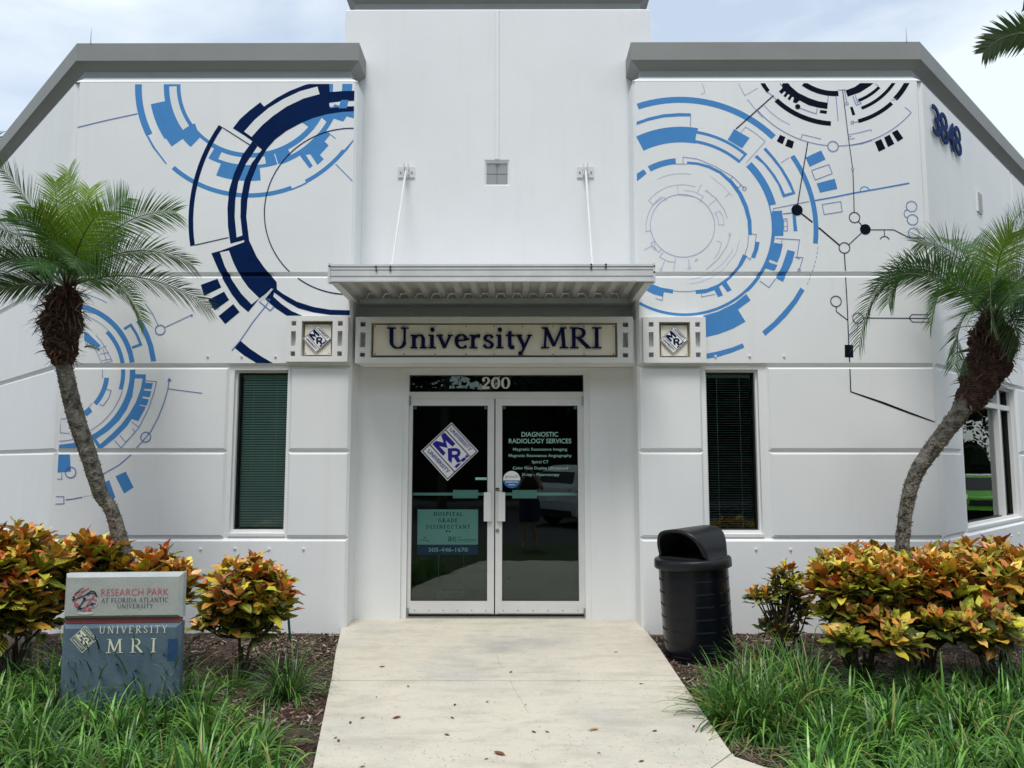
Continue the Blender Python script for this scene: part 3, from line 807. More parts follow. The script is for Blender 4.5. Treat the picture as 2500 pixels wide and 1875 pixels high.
# ---- windows
def window(pl, rc, slat_mat, tilt, pitch, mull=None, tag_='window'):
    u0, u1, v0, v1 = rc
    f = MB()
    # reveal trim and thin dark frame
    pl.plate(f, u0, u1, v0, v1, [(u0 + .018, u1 - .018, v0 + .03, v1 - .022)], -.24, -.075, TRIM)
    pl.plate(f, u0 + .018, u1 - .018, v0 + .03, v1 - .022, [(u0 + .030, u1 - .030, v0 + .042, v1 - .034)], -.20, -.115, GASKET)
    pl.box(f, u0 - .01, u1 + .01, v0 - .03, v0 - .002, -.2, -.018, TRIM)
    if mull:
        for m_ in mull: pl.box(f, *m_, -.19, -.09, TRIM)
    fo = f.build('window', bld)
    g = MB()
    pl.box(g, u0 + .02, u1 - .02, v0 + .032, v1 - .024, -.150, -.146, GLASSW)
    g.build('pane', fo)
    b = MB()
    n = int((v1 - v0 - .1) / pitch)
    hw = .0125
    for i in range(n):
        v = v0 + .06 + i * pitch
        dv, do = hw * math.sin(tilt), hw * math.cos(tilt)
        a = [pl.p(u0 + .04, v - dv, -.19 + do), pl.p(u1 - .04, v - dv, -.19 + do), pl.p(u1 - .04, v + dv * 0 + .0015, -.19), pl.p(u0 + .04, v + .0015, -.19),
             pl.p(u1 - .04, v + dv, -.19 - do), pl.p(u0 + .04, v + dv, -.19 - do)]
        b.add(a, [(0, 1, 2, 3), (3, 2, 4, 5)], slat_mat)
    for k in (.33 if False else .28, .72):
        uu = u0 + (u1 - u0) * k
        pl.box(b, uu - .0025, uu + .0025, v0 + .05, v1 - .05, -.176, -.1745, slat_mat)
    pl.box(b, u0 + .035, u1 - .035, v1 - .065, v1 - .036, -.21, -.17, slat_mat)
    b.build('blind', fo)
window(FW, wl, BLIND, R(48), .0245)
window(FW, wr, BLIND2, R(14), .0235)
m1 = RW.pix(ZW(705, 1000), -.03)[0]
tz = RW.pix(ZW(600, 470), -.09)[1]
window(RW, wd, BLIND2, R(35), .024, mull=[(m1 - .05, m1 + .05, wd[2] + .031, wd[3] - .023), (wd[0] + .019, m1 - .051, tz - .03, tz + .03), (m1 + .051, wd[1] - .019, tz - .03, tz + .03)])

# ---- entrance doors (aluminium storefront)
fz0 = .0
def DU(x, y=1200): return DP.pix(ZC(x, y))[0]
def DV(y, x=1000): return DP.pix(ZC(x, y))[1]
def DV2(y, x=1000): return DP.pix(ZD(x, y))[1]
fl, fr = DU(468), DU(1548)
ft = DP.pix(ZC(1000, 762))[1]
mb = MB()
t0, t1 = DV(878), DV(770)
ll, lr, lt, lb = DU(487), DU(1540), DV(917), DV2(733)
DP.plate(mb, fl - .03, fr + .03, 0.0, ft + .02, [(DU(477), DU(1540), t0, t1), (ll, lr, -.01, lt)], -.06, .03, ALU)
# outer surround stepping back from the wall
EN.plate(mb, dl, dr, -.01, dt, [(dl + .055, dr - .055, -.02, dt - .055)], -.10, -.035, WALL)
mb.box(ll - .05, lr + .05, YD - .06, YD + .09, .0, .014, STEEL)
fo = mb.build('door_frame', bld)
g = MB(); DP.box(g, DU(472), DU(1545), t0 - .01, t1 + .01, -.02, -.014, GLASSD); g.build('transom_pane', fo)
def leaf(u0, u1, hinge):
    f = MB()
    gz0, gz1 = DV2(655), DV(960)
    st0, st1 = (DU(510), DU(960)) if hinge < 0 else (DU(1047), DU(1500))
    DP.plate(f, u0, u1, lb + .0, lt, [(st0, st1, gz0, gz1)], -.022, .022, ALU)
    DP.box(f, u0 + .02, u1 - .02, lb + .012, lb + .028, .0225, .030, ALU)
    for k in range(6):
        DP.disc(f, (u0 + .08 + k * (u1 - u0 - .16) / 5, lb + .035), .005, .026, BOLT, 8, .004)
    # dark gasket round the glass
    DP.plate(f, st0 - .001, st1 + .001, gz0 - .001, gz1 + .001, [(st0 + .006, st1 - .006, gz0 + .006, gz1 - .006)], -.012, .0125, GASKET)
    o = f.build('door', bld)
    g = MB(); DP.box(g, st0, st1, gz0, gz1, -.004, .002, GLASSD); g.build('pane', o)
    # push bar inside
    b = MB()
    bz0, bz1 = DV(1500), DV(1483)
    DP.box(b, st0 + .002, st1 - .002, bz0, bz1, -.075, -.05, TEALM)
    a, c = (DU(752), DU(902)) if hinge < 0 else (DU(1107), DU(1257))
    DP.box(b, a, c, DV(1517), DV(1467), -.085, -.048, TEALM)
    DP.box(b, a + .01, c - .01, DV(1512), DV(1490), -.048, -.046, TEALM)
    b.build('push_bar', o)
    # pull handle outside: angled plate
    h = MB()
    a, c = (DU(938, 1600), DU(992, 1600)) if hinge < 0 else (DU(1013, 1600), DU(1065, 1600))
    z0, z1 = DV(1651), DV(1478)
    k = 1 if hinge < 0 else -1
    e0, e1 = (a, c) if hinge < 0 else (c, a)     # e0 = free edge standing off the door, e1 = edge on the stile
    vs = [DP.p(e0, z, o_) for z in (z0, z1) for o_ in (.060, .054)] + [DP.p(e1 - k * .022, z, o_) for z in (z0, z1) for o_ in (.060, .054)] + \
         [DP.p(e1, z, .023) for z in (z0, z1)]
    h.add(vs, [(0, 4, 6, 2), (1, 3, 7, 5), (2, 6, 7, 3), (0, 1, 5, 4), (0, 2, 3, 1), (4, 8, 9, 6), (5, 7, 9, 8), (6, 9, 7), (4, 5, 8)], ALU)
    h.build('handle', o)
    # top and bottom pivots
    hx0 = u0 - .012 if hinge < 0 else u1 - .018
    for (za, zb) in ((lt - .07, lt + .022), (lb - .03, lb + .06)):
        p = MB()
        p.tube([DP.p(hx0 + .015, za, .038), DP.p(hx0 + .015, zb, .038)], .019, STEEL, 12)
        p.build('hinge', o, smooth=False)
    if hinge > 0:
        c = DP.pix(ZD(1019, 234))
        p = MB(); DP.disc(p, c, .019, .030, STEEL, 20, .012); DP.disc(p, c, .010, .032, VENTG, 14, .004); DP.box(p, c[0] - .0015, c[0] + .0015, c[1] - .008, c[1] + .002, .031, .0335, BOLT)
        p.build('lock_cylinder', o)
        c = DP.pix(ZC(1019, 1460))
        p = MB(); DP.box(p, c[0] - .018, c[0] + .018, c[1] - .018, c[1] + .014, .0222, .026, BOLT); DP.box(p, c[0] - .016, c[0] + .016, c[1] - .012, c[1] + .002, .0262, .0275, STEEL)
        p.build('latch_plate', o)
    # little square bumpers in the upper glass corners
    for x in (st0 + .022, st1 - .022):
        p = MB(); DP.box(p, x - .014, x + .014, gz1 - .035, gz1 - .006, -.012, -.006, TEALV); p.build('glass_clip', o)
    return o
mid0, mid1 = DU(1000), DU(1007)
leaf(ll + .003, mid0, -1)
leaf(mid1, lr - .003, 1)

# ================================================================== MURAL
GROOVES = [(3.367, 3.392, 3.40, 3.425), (2.455, 2.48, 2.49, 2.515), (1.625, 1.65, 1.66, 1.685)]
def prof_off(z):
    for a, b, c, d in GROOVES[:1]:
        if a <= z < b: return -.03 * (z - a) / (b - a)
        if b <= z <= c: return -.03
        if c < z <= d: return -.03 * (d - z) / (d - c)
    return 0.0
class Mural:
    def __init__(s, u0, u1):
        s.items = []; s.u0 = u0; s.u1 = u1; s.k = 0
    def pts(s, P): return [FW.pix(p) for p in P]
    def lay(s, layer):
        s.k += 1; return .0008 + layer * .00045 + (s.k % 8) * .00005
    def poly(s, P, m, layer=0, keep=1): s.items.append(('p', s.pts(P), m, s.lay(layer), keep))
    def polyw(s, P, m, layer=0, keep=1): s.items.append(('p', P, m, s.lay(layer), keep))
    def arcs(s, C, r0, r1, a0, a1, m, layer=0, keep=1):
        if abs(a1 - a0) > math.pi: a1 += math.copysign(2 * math.pi, a0 - a1)
        n = max(3, int(abs(a1 - a0) / R(3)))
        s.items.append(('s', (C, r0, r1, a0, a1, n), m, s.lay(layer), keep))
    def band(s, C, pa, pb, m, layer=0, keep=1, r0=None, r1=None):
        """ring sector between two diagonal corners pa (outer, start) and pb (inner, end)"""
        a, b = FW.pix(pa), FW.pix(pb)
        ra = math.hypot(a[0] - C[0], a[1] - C[1]) if r0 is None else r0
        rb = math.hypot(b[0] - C[0], b[1] - C[1]) if r1 is None else r1
        s.arcs(C, ra, rb, math.atan2(a[1] - C[1], a[0] - C[0]), math.atan2(b[1] - C[1], b[0] - C[0]), m, layer, keep)
    def line(s, P, m, w=.008, layer=5, keep=1): s.items.append(('l', s.pts(P), m, s.lay(layer), keep, w, False))
    def arc(s, C, r, a0, a1, m, w=.008, layer=5, keep=1):
        n = max(4, int(abs(a1 - a0) / 3))
        P = [(C[0] + r * math.cos(R(a0 + (a1 - a0) * i / n)), C[1] + r * math.sin(R(a0 + (a1 - a0) * i / n))) for i in range(n + 1)]
        s.items.append(('l', P, m, s.lay(layer), keep, w, False))
    def arcp(s, C, pa, pb, m, w=.008, layer=5, keep=1, dash=False):
        a, b = FW.pix(pa), FW.pix(pb)
        r = math.hypot(a[0] - C[0], a[1] - C[1])
        a0 = math.degrees(math.atan2(a[1] - C[1], a[0] - C[0])); a1 = math.degrees(math.atan2(b[1] - C[1], b[0] - C[0]))
        if abs(a1 - a0) > 180: a1 += math.copysign(360, a0 - a1)
        if dash:
            n = 9
            for i in range(n): s.arc(C, r, a0 + (a1 - a0) * i / n, a0 + (a1 - a0) * (i + .55) / n, m, w, layer, keep)
        else: s.arc(C, r, a0, a1, m, w, layer, keep)
    def circ(s, p, rp, m, w=.009, fill=None, layer=6, keep=1):
        """circle by centre pixel and radius in metres"""
        c = FW.pix(p)
        if fill: s.items.append(('p', [(c[0] + rp * math.cos(R(i * 10)), c[1] + rp * math.sin(R(i * 10))) for i in range(36)], fill, s.lay(layer), keep))
        if m:
            P = [(c[0] + rp * math.cos(R(i * 10)), c[1] + rp * math.sin(R(i * 10))) for i in range(36)]
            s.items.append(('l', P, m, s.lay(layer + 1), keep, w, True))
    def build(s, name):
        mb = MB(); keep = []
        for it in s.items:
            n0 = len(mb.f)
            k, dat, m, off, kp = it[:5]
            if k == 'p': FW.poly(mb, dat, off, m)
            elif k == 's':
                C, r0, r1, a0, a1, n = dat
                vs = []
                for i in range(n + 1):
                    g = a0 + (a1 - a0) * i / n
                    for r in (r0, r1): vs.append(FW.p(C[0] + r * math.cos(g), C[1] + r * math.sin(g), off))
                fs = [(2 * i, 2 * i + 1, 2 * i + 3, 2 * i + 2) for i in range(n)]
                # face the street
                if ((a1 - a0) > 0) == (r1 > r0): fs = [f for f in fs]
                else: fs = [f[::-1] for f in fs]
                mb.add(vs, fs, m)
            else: FW.line(mb, dat, it[5], off, m, it[6])
            keep += [kp] * (len(mb.f) - n0)
        me = bpy.data.meshes.new(name)
        me.from_pydata(mb.v, [], mb.f)
        for m in mb.mats: me.materials.append(m)
        me.polygons.foreach_set('material_index', mb.m)
        bm = bmesh.new(); bm.from_mesh(me)
        lay = bm.faces.layers.int.new('keep')
        bm.faces.ensure_lookup_table()
        for f, k in zip(bm.faces, keep): f[lay] = k
        def cut(co, no, clear=False):
            bmesh.ops.bisect_plane(bm, geom=bm.verts[:] + bm.edges[:] + bm.faces[:], plane_co=co, plane_no=no, clear_outer=clear)
        cut((s.u0, 0, 0), (-1, 0, 0), True); cut((s.u1, 0, 0), (1, 0, 0), True); cut((0, 0, ZTOP - .026), (0, 0, 1), True)
        for g in GROOVES:
            for z in g: cut((0, 0, z), (0, 0, 1))
        kill = []
        for f in bm.faces:
            z = f.calc_center_median().z
            for gi, (a, b, c, d) in enumerate(GROOVES):
                if a < z < d and (gi > 0 or f[lay] == 0): kill.append(f); break
        bmesh.ops.delete(bm, geom=kill, context='FACES')
        for v in bm.verts: v.co.y -= prof_off(v.co.z)
        bmesh.ops.recalc_face_normals
        for f in bm.faces:
            f.normal_update()
            if f.normal.y > 0: f.normal_flip()
        bm.to_mesh(me); bm.free()
        o = bpy.data.objects.new(name, me); col.objects.link(o)
        o.parent = bld; o.matrix_parent_inverse = parent_inv(bld)
        return o

W = MURALW
# ---------------- left mural
ML = Mural(XL + .04, XIL - .026)
C2 = (-2.659, 5.387)
A = ML.band
def rr(C, p): a = FW.pix(p); return math.hypot(a[0] - C[0], a[1] - C[1])
A(C2, Z1(812, 485), Z1(915, 800), LB)
ML.poly([Z1(x, y) for x, y in ((878, 815), (892, 818), (930, 885), (1002, 982), (996, 987), (915, 885))], LB)
A(C2, Z1(1030, 1015), Z1(1745, 1115), LB)
ML.arcp(C2, Z1(1750, 1136), Z1(1842, 1100), LB, .012)
A(C2, Z1(1840, 1100), Z1(2055, 895), LB)
ML.poly([Z1(x, y) for x, y in ((2060, 905), (2076, 910), (2130, 836), (2130, 826))], LB)
ri = rr(C2, Z1(1480, 918))
ML.poly([Z1(*q) for q in ((893, 488), (1087, 488), (1087, 500), (893, 496))], LB)
A(C2, Z1(985, 485), Z1(1245, 830), LB, r1=ri, r0=rr(C2, Z1(1200, 825)))
A(C2, Z1(985, 485), Z1(1200, 825), LB, r1=ri, r0=rr(C2, Z1(990, 605)))
A(C2, Z1(905, 625), Z1(1090, 770), LB, r1=ri)
ML.poly([Z1(*q) for q in ((905, 625), (990, 607), (1100, 780), (1098, 832), (1030, 880), (975, 800), (930, 710))], LB)
ML.poly([Z1(*q) for q in ((1098, 832), (1060, 780), (1170, 740), (1200, 825), (1145, 880))], LB)
A(C2, Z1(1007, 520), Z1(1135, 755), W, layer=1, r0=rr(C2, Z1(1100, 783)))
A(C2, Z1(1200, 825), Z1(1290, 880), LB, r1=ri, r0=rr(C2, Z1(1200, 825)))
A(C2, Z1(1270, 870), Z1(1645, 905), LB, r1=ri, r0=ri + .045)
A(C2, Z1(1250, 950), Z1(1640, 905), LB, r1=ri)
A(C2, Z1(1297, 1053), Z1(1555, 960), LB, r1=ri + .1)
A(C2, Z1(1310, 955), Z1(1590, 945), W, layer=1, r1=rr(C2, Z1(1320, 910)))
A(C2, Z1(1670, 985), Z1(1720, 880), LB, r1=ri)
A(C2, Z1(1690, 985), Z1(1985, 620), LB, r1=rr(C2, Z1(1735, 935)), r0=rr(C2, Z1(1690, 985)))
A(C2, Z1(1735, 935), Z1(1935, 705), LB, r1=ri, r0=rr(C2, Z1(1712, 905)))
ML.poly([Z1(*q) for q in ((1800, 935), (1857, 1010), (1877, 995), (1835, 930), (1862, 925), (1905, 990), (1943, 955), (1920, 930), (1972, 872), (1948, 850), (1980, 810), (1950, 775), (1850, 870))], LB)
ML.poly([Z1(*q) for q in ((1790, 720), (1900, 690), (1935, 640), (2140, 640), (2140, 715), (2080, 698), (2060, 730), (2005, 712), (1975, 745), (1930, 705), (1880, 780))], LB)
ML.poly([Z1(*q) for q in ((1970, 485), (2000, 485), (1997, 560), (1975, 560))], LB)
ML.poly([Z1(*q) for q in ((2055, 485), (2115, 485), (2112, 560), (2052, 560))], LB)
ML.poly([Z1(*q) for q in ((2048, 600), (2092, 600), (2080, 650), (2030, 650))], LB, 3)
ML.line([Z1(450, 768), Z1(640, 722), Z1(826, 682)], LINE, .009)
ML.line([Z1(2015, 985), Z1(2060, 1030), Z1(2122, 1093)], LINE, .007)
ML.line([Z1(1970, 797), Z1(2015, 832)], LINE, .006)
# navy ring
CN = (-1.495, 4.010)
A(CN, Z1(1313, 750), Z1(1170, 1472), NB, 2)
CR = (-1.660, 4.062)
# fit the ring centre through three points of its inner edge
def circ3(p, q, r_):
    (ax, ay), (bx, by), (cx, cy) = FW.pix(p), FW.pix(q), FW.pix(r_)
    d = 2 * (ax * (by - cy) + bx * (cy - ay) + cx * (ay - by))
    ux = ((ax * ax + ay * ay) * (by - cy) + (bx * bx + by * by) * (cy - ay) + (cx * cx + cy * cy) * (ay - by)) / d
    uy = ((ax * ax + ay * ay) * (cx - bx) + (bx * bx + by * by) * (ax - cx) + (cx * cx + cy * cy) * (bx - ax)) / d
    return (ux, uy)
CR = circ3(Z1(2128, 667), Z1(1478, 1300), Z2(2108, 387))
rin = rr(CR, Z1(1478, 1300))
re = Z1(2160, 560)
aR = math.radians(89)
def ang(C, p): a = FW.pix(p); return math.atan2(a[1] - C[1], a[0] - C[0])
# upper right thick part: traced outline
ML.poly([Z1(*q) for q in ((1515, 848), (1470, 815), (1398, 770), (1440, 715), (1500, 662), (1562, 614), (1585, 640), (1660, 588), (1740, 545), (1830, 510), (1880, 497), (1900, 485), (1975, 485), (1978, 553),
    (2050, 547), (2140, 545), (2140, 604), (2050, 607), (1975, 617), (1980, 650), (2050, 640), (2140, 637), (2140, 667), (2050, 672), (1960, 686), (1880, 708), (1800, 742), (1720, 785), (1650, 838), (1600, 895), (1573, 898), (1545, 876))], NB, 2)
ML.poly([Z1(*q) for q in ((1465, 790), (1530, 718), (1610, 650), (1700, 595), (1800, 548), (1905, 520), (1918, 565), (1820, 592), (1720, 640), (1640, 695), (1570, 755), (1510, 822))], W, 3)
# two concentric bands running down
A(CR, Z1(1515, 850), Z1(1383, 1460), NB, 2, r0=None, r1=None) if False else None
ML.poly([Z1(*q) for q in ((1515, 848), (1455, 930), (1405, 1040), (1375, 1140), (1365, 1250), (1368, 1360), (1383, 1462), (1465, 1440), (1500, 1480), (1478, 1300), (1485, 1200), (1505, 1090), (1545, 990), (1602, 893), (1573, 896), (1510, 980), (1465, 1090), (1445, 1200), (1443, 1300),
    (1455, 1413), (1420, 1425), (1408, 1300), (1412, 1200), (1430, 1090), (1475, 985), (1545, 878))], NB, 2)
ML.poly([Z1(*q) for q in ((1268, 1520), (1330, 1502), (1465, 1452), (1466, 1438), (1490, 1430), (1515, 1490), (1535, 1550), (1575, 1620), (1590, 1655), (1660, 1740), (1638, 1857 - 0), (1488, 1998 + 25), (1440, 1960), (1380, 1870), (1320, 1720))], NB, 2) if False else None
ML.poly([Z2(*q) for q in ((1268, 45), (1330, 28), (1465, -22), (1466, -36), (1490, -42), (1510, 0), (1540, 65), (1585, 130), (1660, 218), (1662, 262), (1640, 256), (1555, 318), (1490, 398), (1440, 355), (1390, 290), (1340, 205), (1300, 120))], NB, 2)
ML.poly([Z2(*q) for q in ((1320, 40), (1374, 30), (1400, 100), (1440, 180), (1490, 250), (1556, 315), (1510, 352), (1450, 290), (1395, 210), (1350, 125))], W, 3)
ML.line([Z2(1632, 258), Z2(1553, 338)], W, .012, 4)
ML.poly([Z2(*q) for q in ((1645, 205), (1662, 262), (1700, 290), (1780, 335), (1880, 367), (1980, 384), (2120, 388), (2120, 418), (1980, 415), (1880, 400), (1790, 375), (1720, 335), (1645, 280), (1640, 305), (1690, 350), (1750, 392), (1815, 420), (1722, 420), (1650, 372), (1590, 320), (1640, 260))], NB, 2)
ML.poly([Z2(*q) for q in ((1205, 235), (1305, 198), (1328, 250), (1225, 300))], NB, 2)
ML.poly([Z2(*q) for q in ((1250, 325), (1345, 275), (1375, 325), (1288, 388))], NB, 2)
ML.poly([Z2(*q) for q in ((1312, 422), (1400, 350), (1438, 398), (1352, 470))], NB, 2)
ML.poly([Z2(*q) for q in ((1443, 570), (1408, 612), (1460, 655), (1545, 707), (1645, 708), (1570, 665), (1500, 618))], NB, 2)
ML.line([Z2(1608, 345), Z2(1520, 455), Z2(1440, 572), Z2(1392, 628)], LINE, .009)
ML.line([Z2(1556, 335), Z2(1622, 390), Z2(1645, 365)], LINE, .010)
ML.line([Z2(1605, 345), Z2(1622, 322), Z2(1590, 320)], LINE, .006)
CT = (-1.646, 4.051)
ML.arcp(CT, Z1(2128, 770), Z2(1740, 155), NB, .010, keep=0)
ML.arcp(CT, Z2(1788, 195), Z2(2062, 290), NB, .011)
ML.line([Z1(1337, 766), Z1(1500, 870)], NB, .009)
ML.line([Z1(1170, 1471), Z1(1372, 1425)], NB, .009)
# lower left ring, partly behind the palm
C3 = circ3(Z2(497, 355), Z2(808, 740), Z2(545, 1170))
A(C3, Z2(480, 283), Z2(640, 345), LB)
A(C3, Z2(840, 440), Z2(906, 692), LB)
ML.poly([Z2(*q) for q in ((825, 440), (862, 462), (895, 530), (920, 600), (938, 692), (906, 695), (890, 610), (865, 530))], LB)
A(C3, Z2(490, 350), Z2(778, 703), LB)
A(C3, Z2(812, 742), Z2(540, 1165), LB, r1=rr(C3, Z2(778, 720)))
ML.arcp(C3, Z2(500, 415), Z2(660, 510), FAINT, .006)
A(C3, Z2(652, 507), Z2(712, 860), LB)
ML.line([Z2(*q) for q in ((745, 500), (785, 475), (822, 535), (845, 592), (792, 612))], LB, .026, 1)
ML.poly([Z2(*q) for q in ((505, 515), (530, 525), (605, 600), (590, 612), (540, 590), (505, 570))], LB)
for P in (((575, 535), (610, 575), (645, 635), (675, 692), (612, 708), (590, 655), (555, 590)), ((600, 650), (655, 640)), ((580, 628), (640, 600)), ((612, 690), (668, 678)), ((620, 622), (640, 690))):
    ML.line([Z2(*q) for q in P], LINE, .005)
ML.line([Z2(616, 742), Z2(616, 795)], LINE, .005)
A(C3, Z2(655, 793), Z2(560, 940), LB)
ML.line([Z2(*q) for q in ((640, 862), (668, 868), (655, 910), (620, 960), (598, 950))], LINE, .006)
ML.poly([Z2(*q) for q in ((535, 965), (555, 995), (520, 1025), (500, 995))], LB)
ML.poly([Z2(*q) for q in ((495, 995), (512, 1025), (495, 1043), (480, 1030))], LB)
ML.line([Z2(555, 943), Z2(535, 965)], LINE, .005)
rc_o = rr(C3, Z2(872, 830))
ML.poly([Z2(*q) for q in ((810, 770), (876, 772), (872, 830), (850, 930), (810, 1010), (760, 1085), (690, 1155), (597, 1228), (562, 1168), (640, 1110), (700, 1050), (748, 985), (785, 910), (805, 830))], LB, 1)
ML.poly([Z2(*q) for q in ((810, 797), (856, 797), (845, 860), (815, 940), (775, 1010), (725, 1075), (665, 1135), (600, 1192), (578, 1160), (650, 1112), (715, 1050), (760, 985), (795, 905))], W, 2)
for P in (((866, 822), (918, 825), (908, 860), (862, 856)), ((860, 868), (908, 873), (898, 908), (850, 902)), ((845, 912), (893, 922), (880, 960), (832, 950)), ((838, 958), (875, 968), (830, 1052), (788, 1038), (810, 1000))):
    ML.poly([Z2(*q) for q in P], LB, 3)
ML.line([Z2(*q) for q in ((875, 810), (940, 815), (925, 880), (890, 980), (835, 1090), (727, 1212), (688, 1168))], LINE, .006)
ML.line([Z2(790, 1055), Z2(835, 1090)], LINE, .006); ML.line([Z2(720, 1138), Z2(755, 1178), Z2(812, 1118), Z2(795, 1095)], LINE, .006)
ML.line([Z2(*q) for q in ((1015, 805), (1008, 860), (985, 940), (950, 1030), (905, 1115), (820, 1213))], LINE, .008)
ML.poly([Z2(*q) for q in ((1004, 812), (1030, 812), (1017, 790))], LINE, 5)
ML.line([Z2(*q) for q in ((790, 1250), (720, 1312), (610, 1375))], LINE, .008)
ML.line([Z2(1010, 858), Z2(1215, 885)], LINE, .007)
ML.circ(Z2(875, 1148), .048, LINE); ML.circ(Z2(962, 505), .048, LINE); ML.circ(Z2(425, 1360), .051, LINE)
ML.line([Z2(950, 478), Z2(915, 405), Z2(870, 345)], LINE, .007); ML.line([Z2(990, 490), Z2(1150, 415)], LINE, .007)
ML.poly([Z2(*q) for q in ((1143, 412), (1158, 412), (1152, 432))], LINE, 5)
ML.poly([Z2(*q) for q in ((318, 1198), (470, 1180), (470, 1205), (418, 1240), (426, 1355), (312, 1365))], LB)
ML.line([Z2(312, 1400), Z2(372, 1400), Z2(372, 1365)], LINE, .006)
ML.poly([Z2(*q) for q in ((693, 1383), (755, 1355), (802, 1450), (745, 1487))], LB)
ML.poly([Z2(*q) for q in ((612, 1430), (655, 1405), (693, 1510), (655, 1530))], LB)
ML.line([Z2(303, 1505), Z2(384, 1505), Z2(384, 1548), Z2(303, 1550)], LINE, .007)
ML.line([Z2(395, 1524), Z2(445, 1518), Z2(495, 1507)], LINE, .009)
for i in range(4): ML.line([Z2(503 + i * 20, 1505 - i * 3), Z2(513 + i * 20, 1503 - i * 3)], LINE, .005)
ML.line([Z2(330, 1040), Z2(400, 1038)], LINE, .005); ML.line([Z2(362, 1040), Z2(362, 1122), Z2(420, 1125)], LINE, .005)
ML.arcp(C3, Z2(325, 1172), Z2(440, 1158), LINE, .006)
ML.arcp(C3, Z2(735, 870), Z2(520, 1120), LINE, .005)
ML.line([Z2(490, 1040), Z2(505, 1080), Z2(515, 1050)], LINE, .005)
ML.build('mural')

# ---------------- right mural
MR = Mural(XIR + .026, XR - .04)
C4 = (1.672, 3.894)
B = MR.band
B(C4, Z3(150, 562), Z3(1060, 803), LB, r0=rr(C4, Z3(440, 515)))
MR.poly([Z3(*q) for q in ((150, 684), (230, 656), (330, 633), (440, 625), (515, 627), (515, 648), (440, 648), (330, 655), (230, 678), (150, 706))], LB)
MR.line([Z3(515, 640), Z3(512, 716)], LINE, .006)
B(C4, Z3(150, 790), Z3(548, 832), LB, r0=rr(C4, Z3(440, 717)), r1=rr(C4, Z3(440, 823)))
B(C4, Z3(556, 745), Z3(860, 943), LB, r1=rr(C4, Z3(548, 828)))
B(C4, Z3(553, 765), Z3(860, 922), W, 1, r1=rr(C4, Z3(547, 808)))
MR.poly([Z3(*q) for q in ((808, 733), (912, 793), (862, 862), (765, 805))], LB, 2)
MR.line([Z3(*q) for q in ((852, 755), (885, 718), (950, 760), (1018, 815), (888, 962))], FAINT, .006)
B(C4, Z3(925, 955), Z3(1048, 1250), LB, r1=rr(C4, Z3(1062, 1400)))
rI = rr(C4, Z3(1062, 1400))
B(C4, Z3(1072, 1245), Z3(1080, 1500), LB, r0=rI + .012, r1=rI)
B(C4, Z3(1092, 1245), Z3(1048, 1255), LB, r1=rI)
MR.poly([Z3(*q) for q in ((1062, 1288), (1130, 1283), (1138, 1340), (1141, 1453), (1062, 1455))], LB, 1)
B(C4, Z3(1084, 1440), Z3(1045, 1600), LB, r1=rI)
MR.poly([Z3(*q) for q in ((1080, 1500), (1137, 1510), (1122, 1580), (1098, 1637), (1050, 1615), (1042, 1632), (1092, 1658), (1075, 1690), (1010, 1670), (1050, 1590))], LB, 1)
MR.poly([Z4(*q) for q in ((838, 75), (880, 92), (878, 104), (834, 86))], W, 2)
MR.poly([Z4(*q) for q in ((822, 88), (880, 105), (866, 133), (812, 112))], LB, 1)
# ring all the way round below
B(C4, Z3(1084, 1600), Z4(720, 250), LB, r1=rI, r0=rI + .035)
B(C4, Z4(735, 262), Z4(130, 318), LB, r1=rI, r0=rI + .028)
MR.poly([Z4(*q) for q in ((712, 260), (735, 295), (667, 345), (708, 410), (640, 448), (560, 478), (480, 497), (480, 378), (560, 355), (650, 310))], LB, 1)
MR.poly([Z4(*q) for q in ((935, 22), (975, 32), (960, 90), (910, 195), (872, 175), (905, 110))], LB, 1)
MR.line([Z4(*q) for q in ((868, -40), (1000, -32), (985, 60), (1018, 65), (998, 130))], LINE, .006)
MR.circ(Z4(997, 132), .012, LINE, .006)
MR.line([Z4(905, -30), Z4(895, 20)], LINE, .006)
MR.line([Z4(*q) for q in ((785, 190), (835, 225), (870, 178))], LINE, .006)
MR.line([Z4(975, 60), Z4(1000, 72)], LINE, .006)
# second ring
B(C4, Z3(225, 985), Z3(416, 970), LB)
MR.poly([Z3(*q) for q in ((150, 1035), (198, 1005), (218, 1033), (165, 1077), (150, 1088))], LB)
MR.arcp(C4, Z3(416, 970), Z3(490, 970), LINE, .005)
MR.poly([Z3(*q) for q in ((490, 952), (560, 958), (640, 978), (720, 1018), (800, 1085), (860, 1165), (900, 1250), (925, 1350), (928, 1448), (904, 1448), (898, 1350), (873, 1260), (835, 1175), (780, 1100), (710, 1035), (630, 995), (560, 975), (490, 970))], LB)
MR.line([Z3(*q) for q in ((463, 968), (463, 922), (560, 935), (680, 985), (800, 1055), (875, 1130))], LINE, .005)
MR.circ(Z3(877, 1135), .018, LINE, .006)
MR.line([Z3(*q) for q in ((800, 1055), (778, 1075), (835, 1130), (858, 1110))], LINE, .005)
MR.line([Z3(*q) for q in ((927, 1440), (958, 1445), (950, 1495))], LINE, .005); MR.line([Z3(*q) for q in ((905, 1450), (900, 1520), (880, 1580), (915, 1615), (922, 1600))], LINE, .005)
MR.poly([Z3(*q) for q in ((950, 1492), (980, 1497), (970, 1550), (948, 1607), (922, 1598), (942, 1545))], LB, 1)
MR.poly([Z4(*q) for q in ((695, 45), (715, 60), (690, 105), (640, 165), (605, 195), (633, 240), (610, 250), (580, 210), (565, 222), (587, 268), (560, 278), (540, 240), (490, 257), (440, 260), (438, 240), (500, 232), (560, 208), (620, 165), (665, 110))], LB)
MR.arcp(C4, Z4(318, 243), Z4(440, 243), LINE, .005)
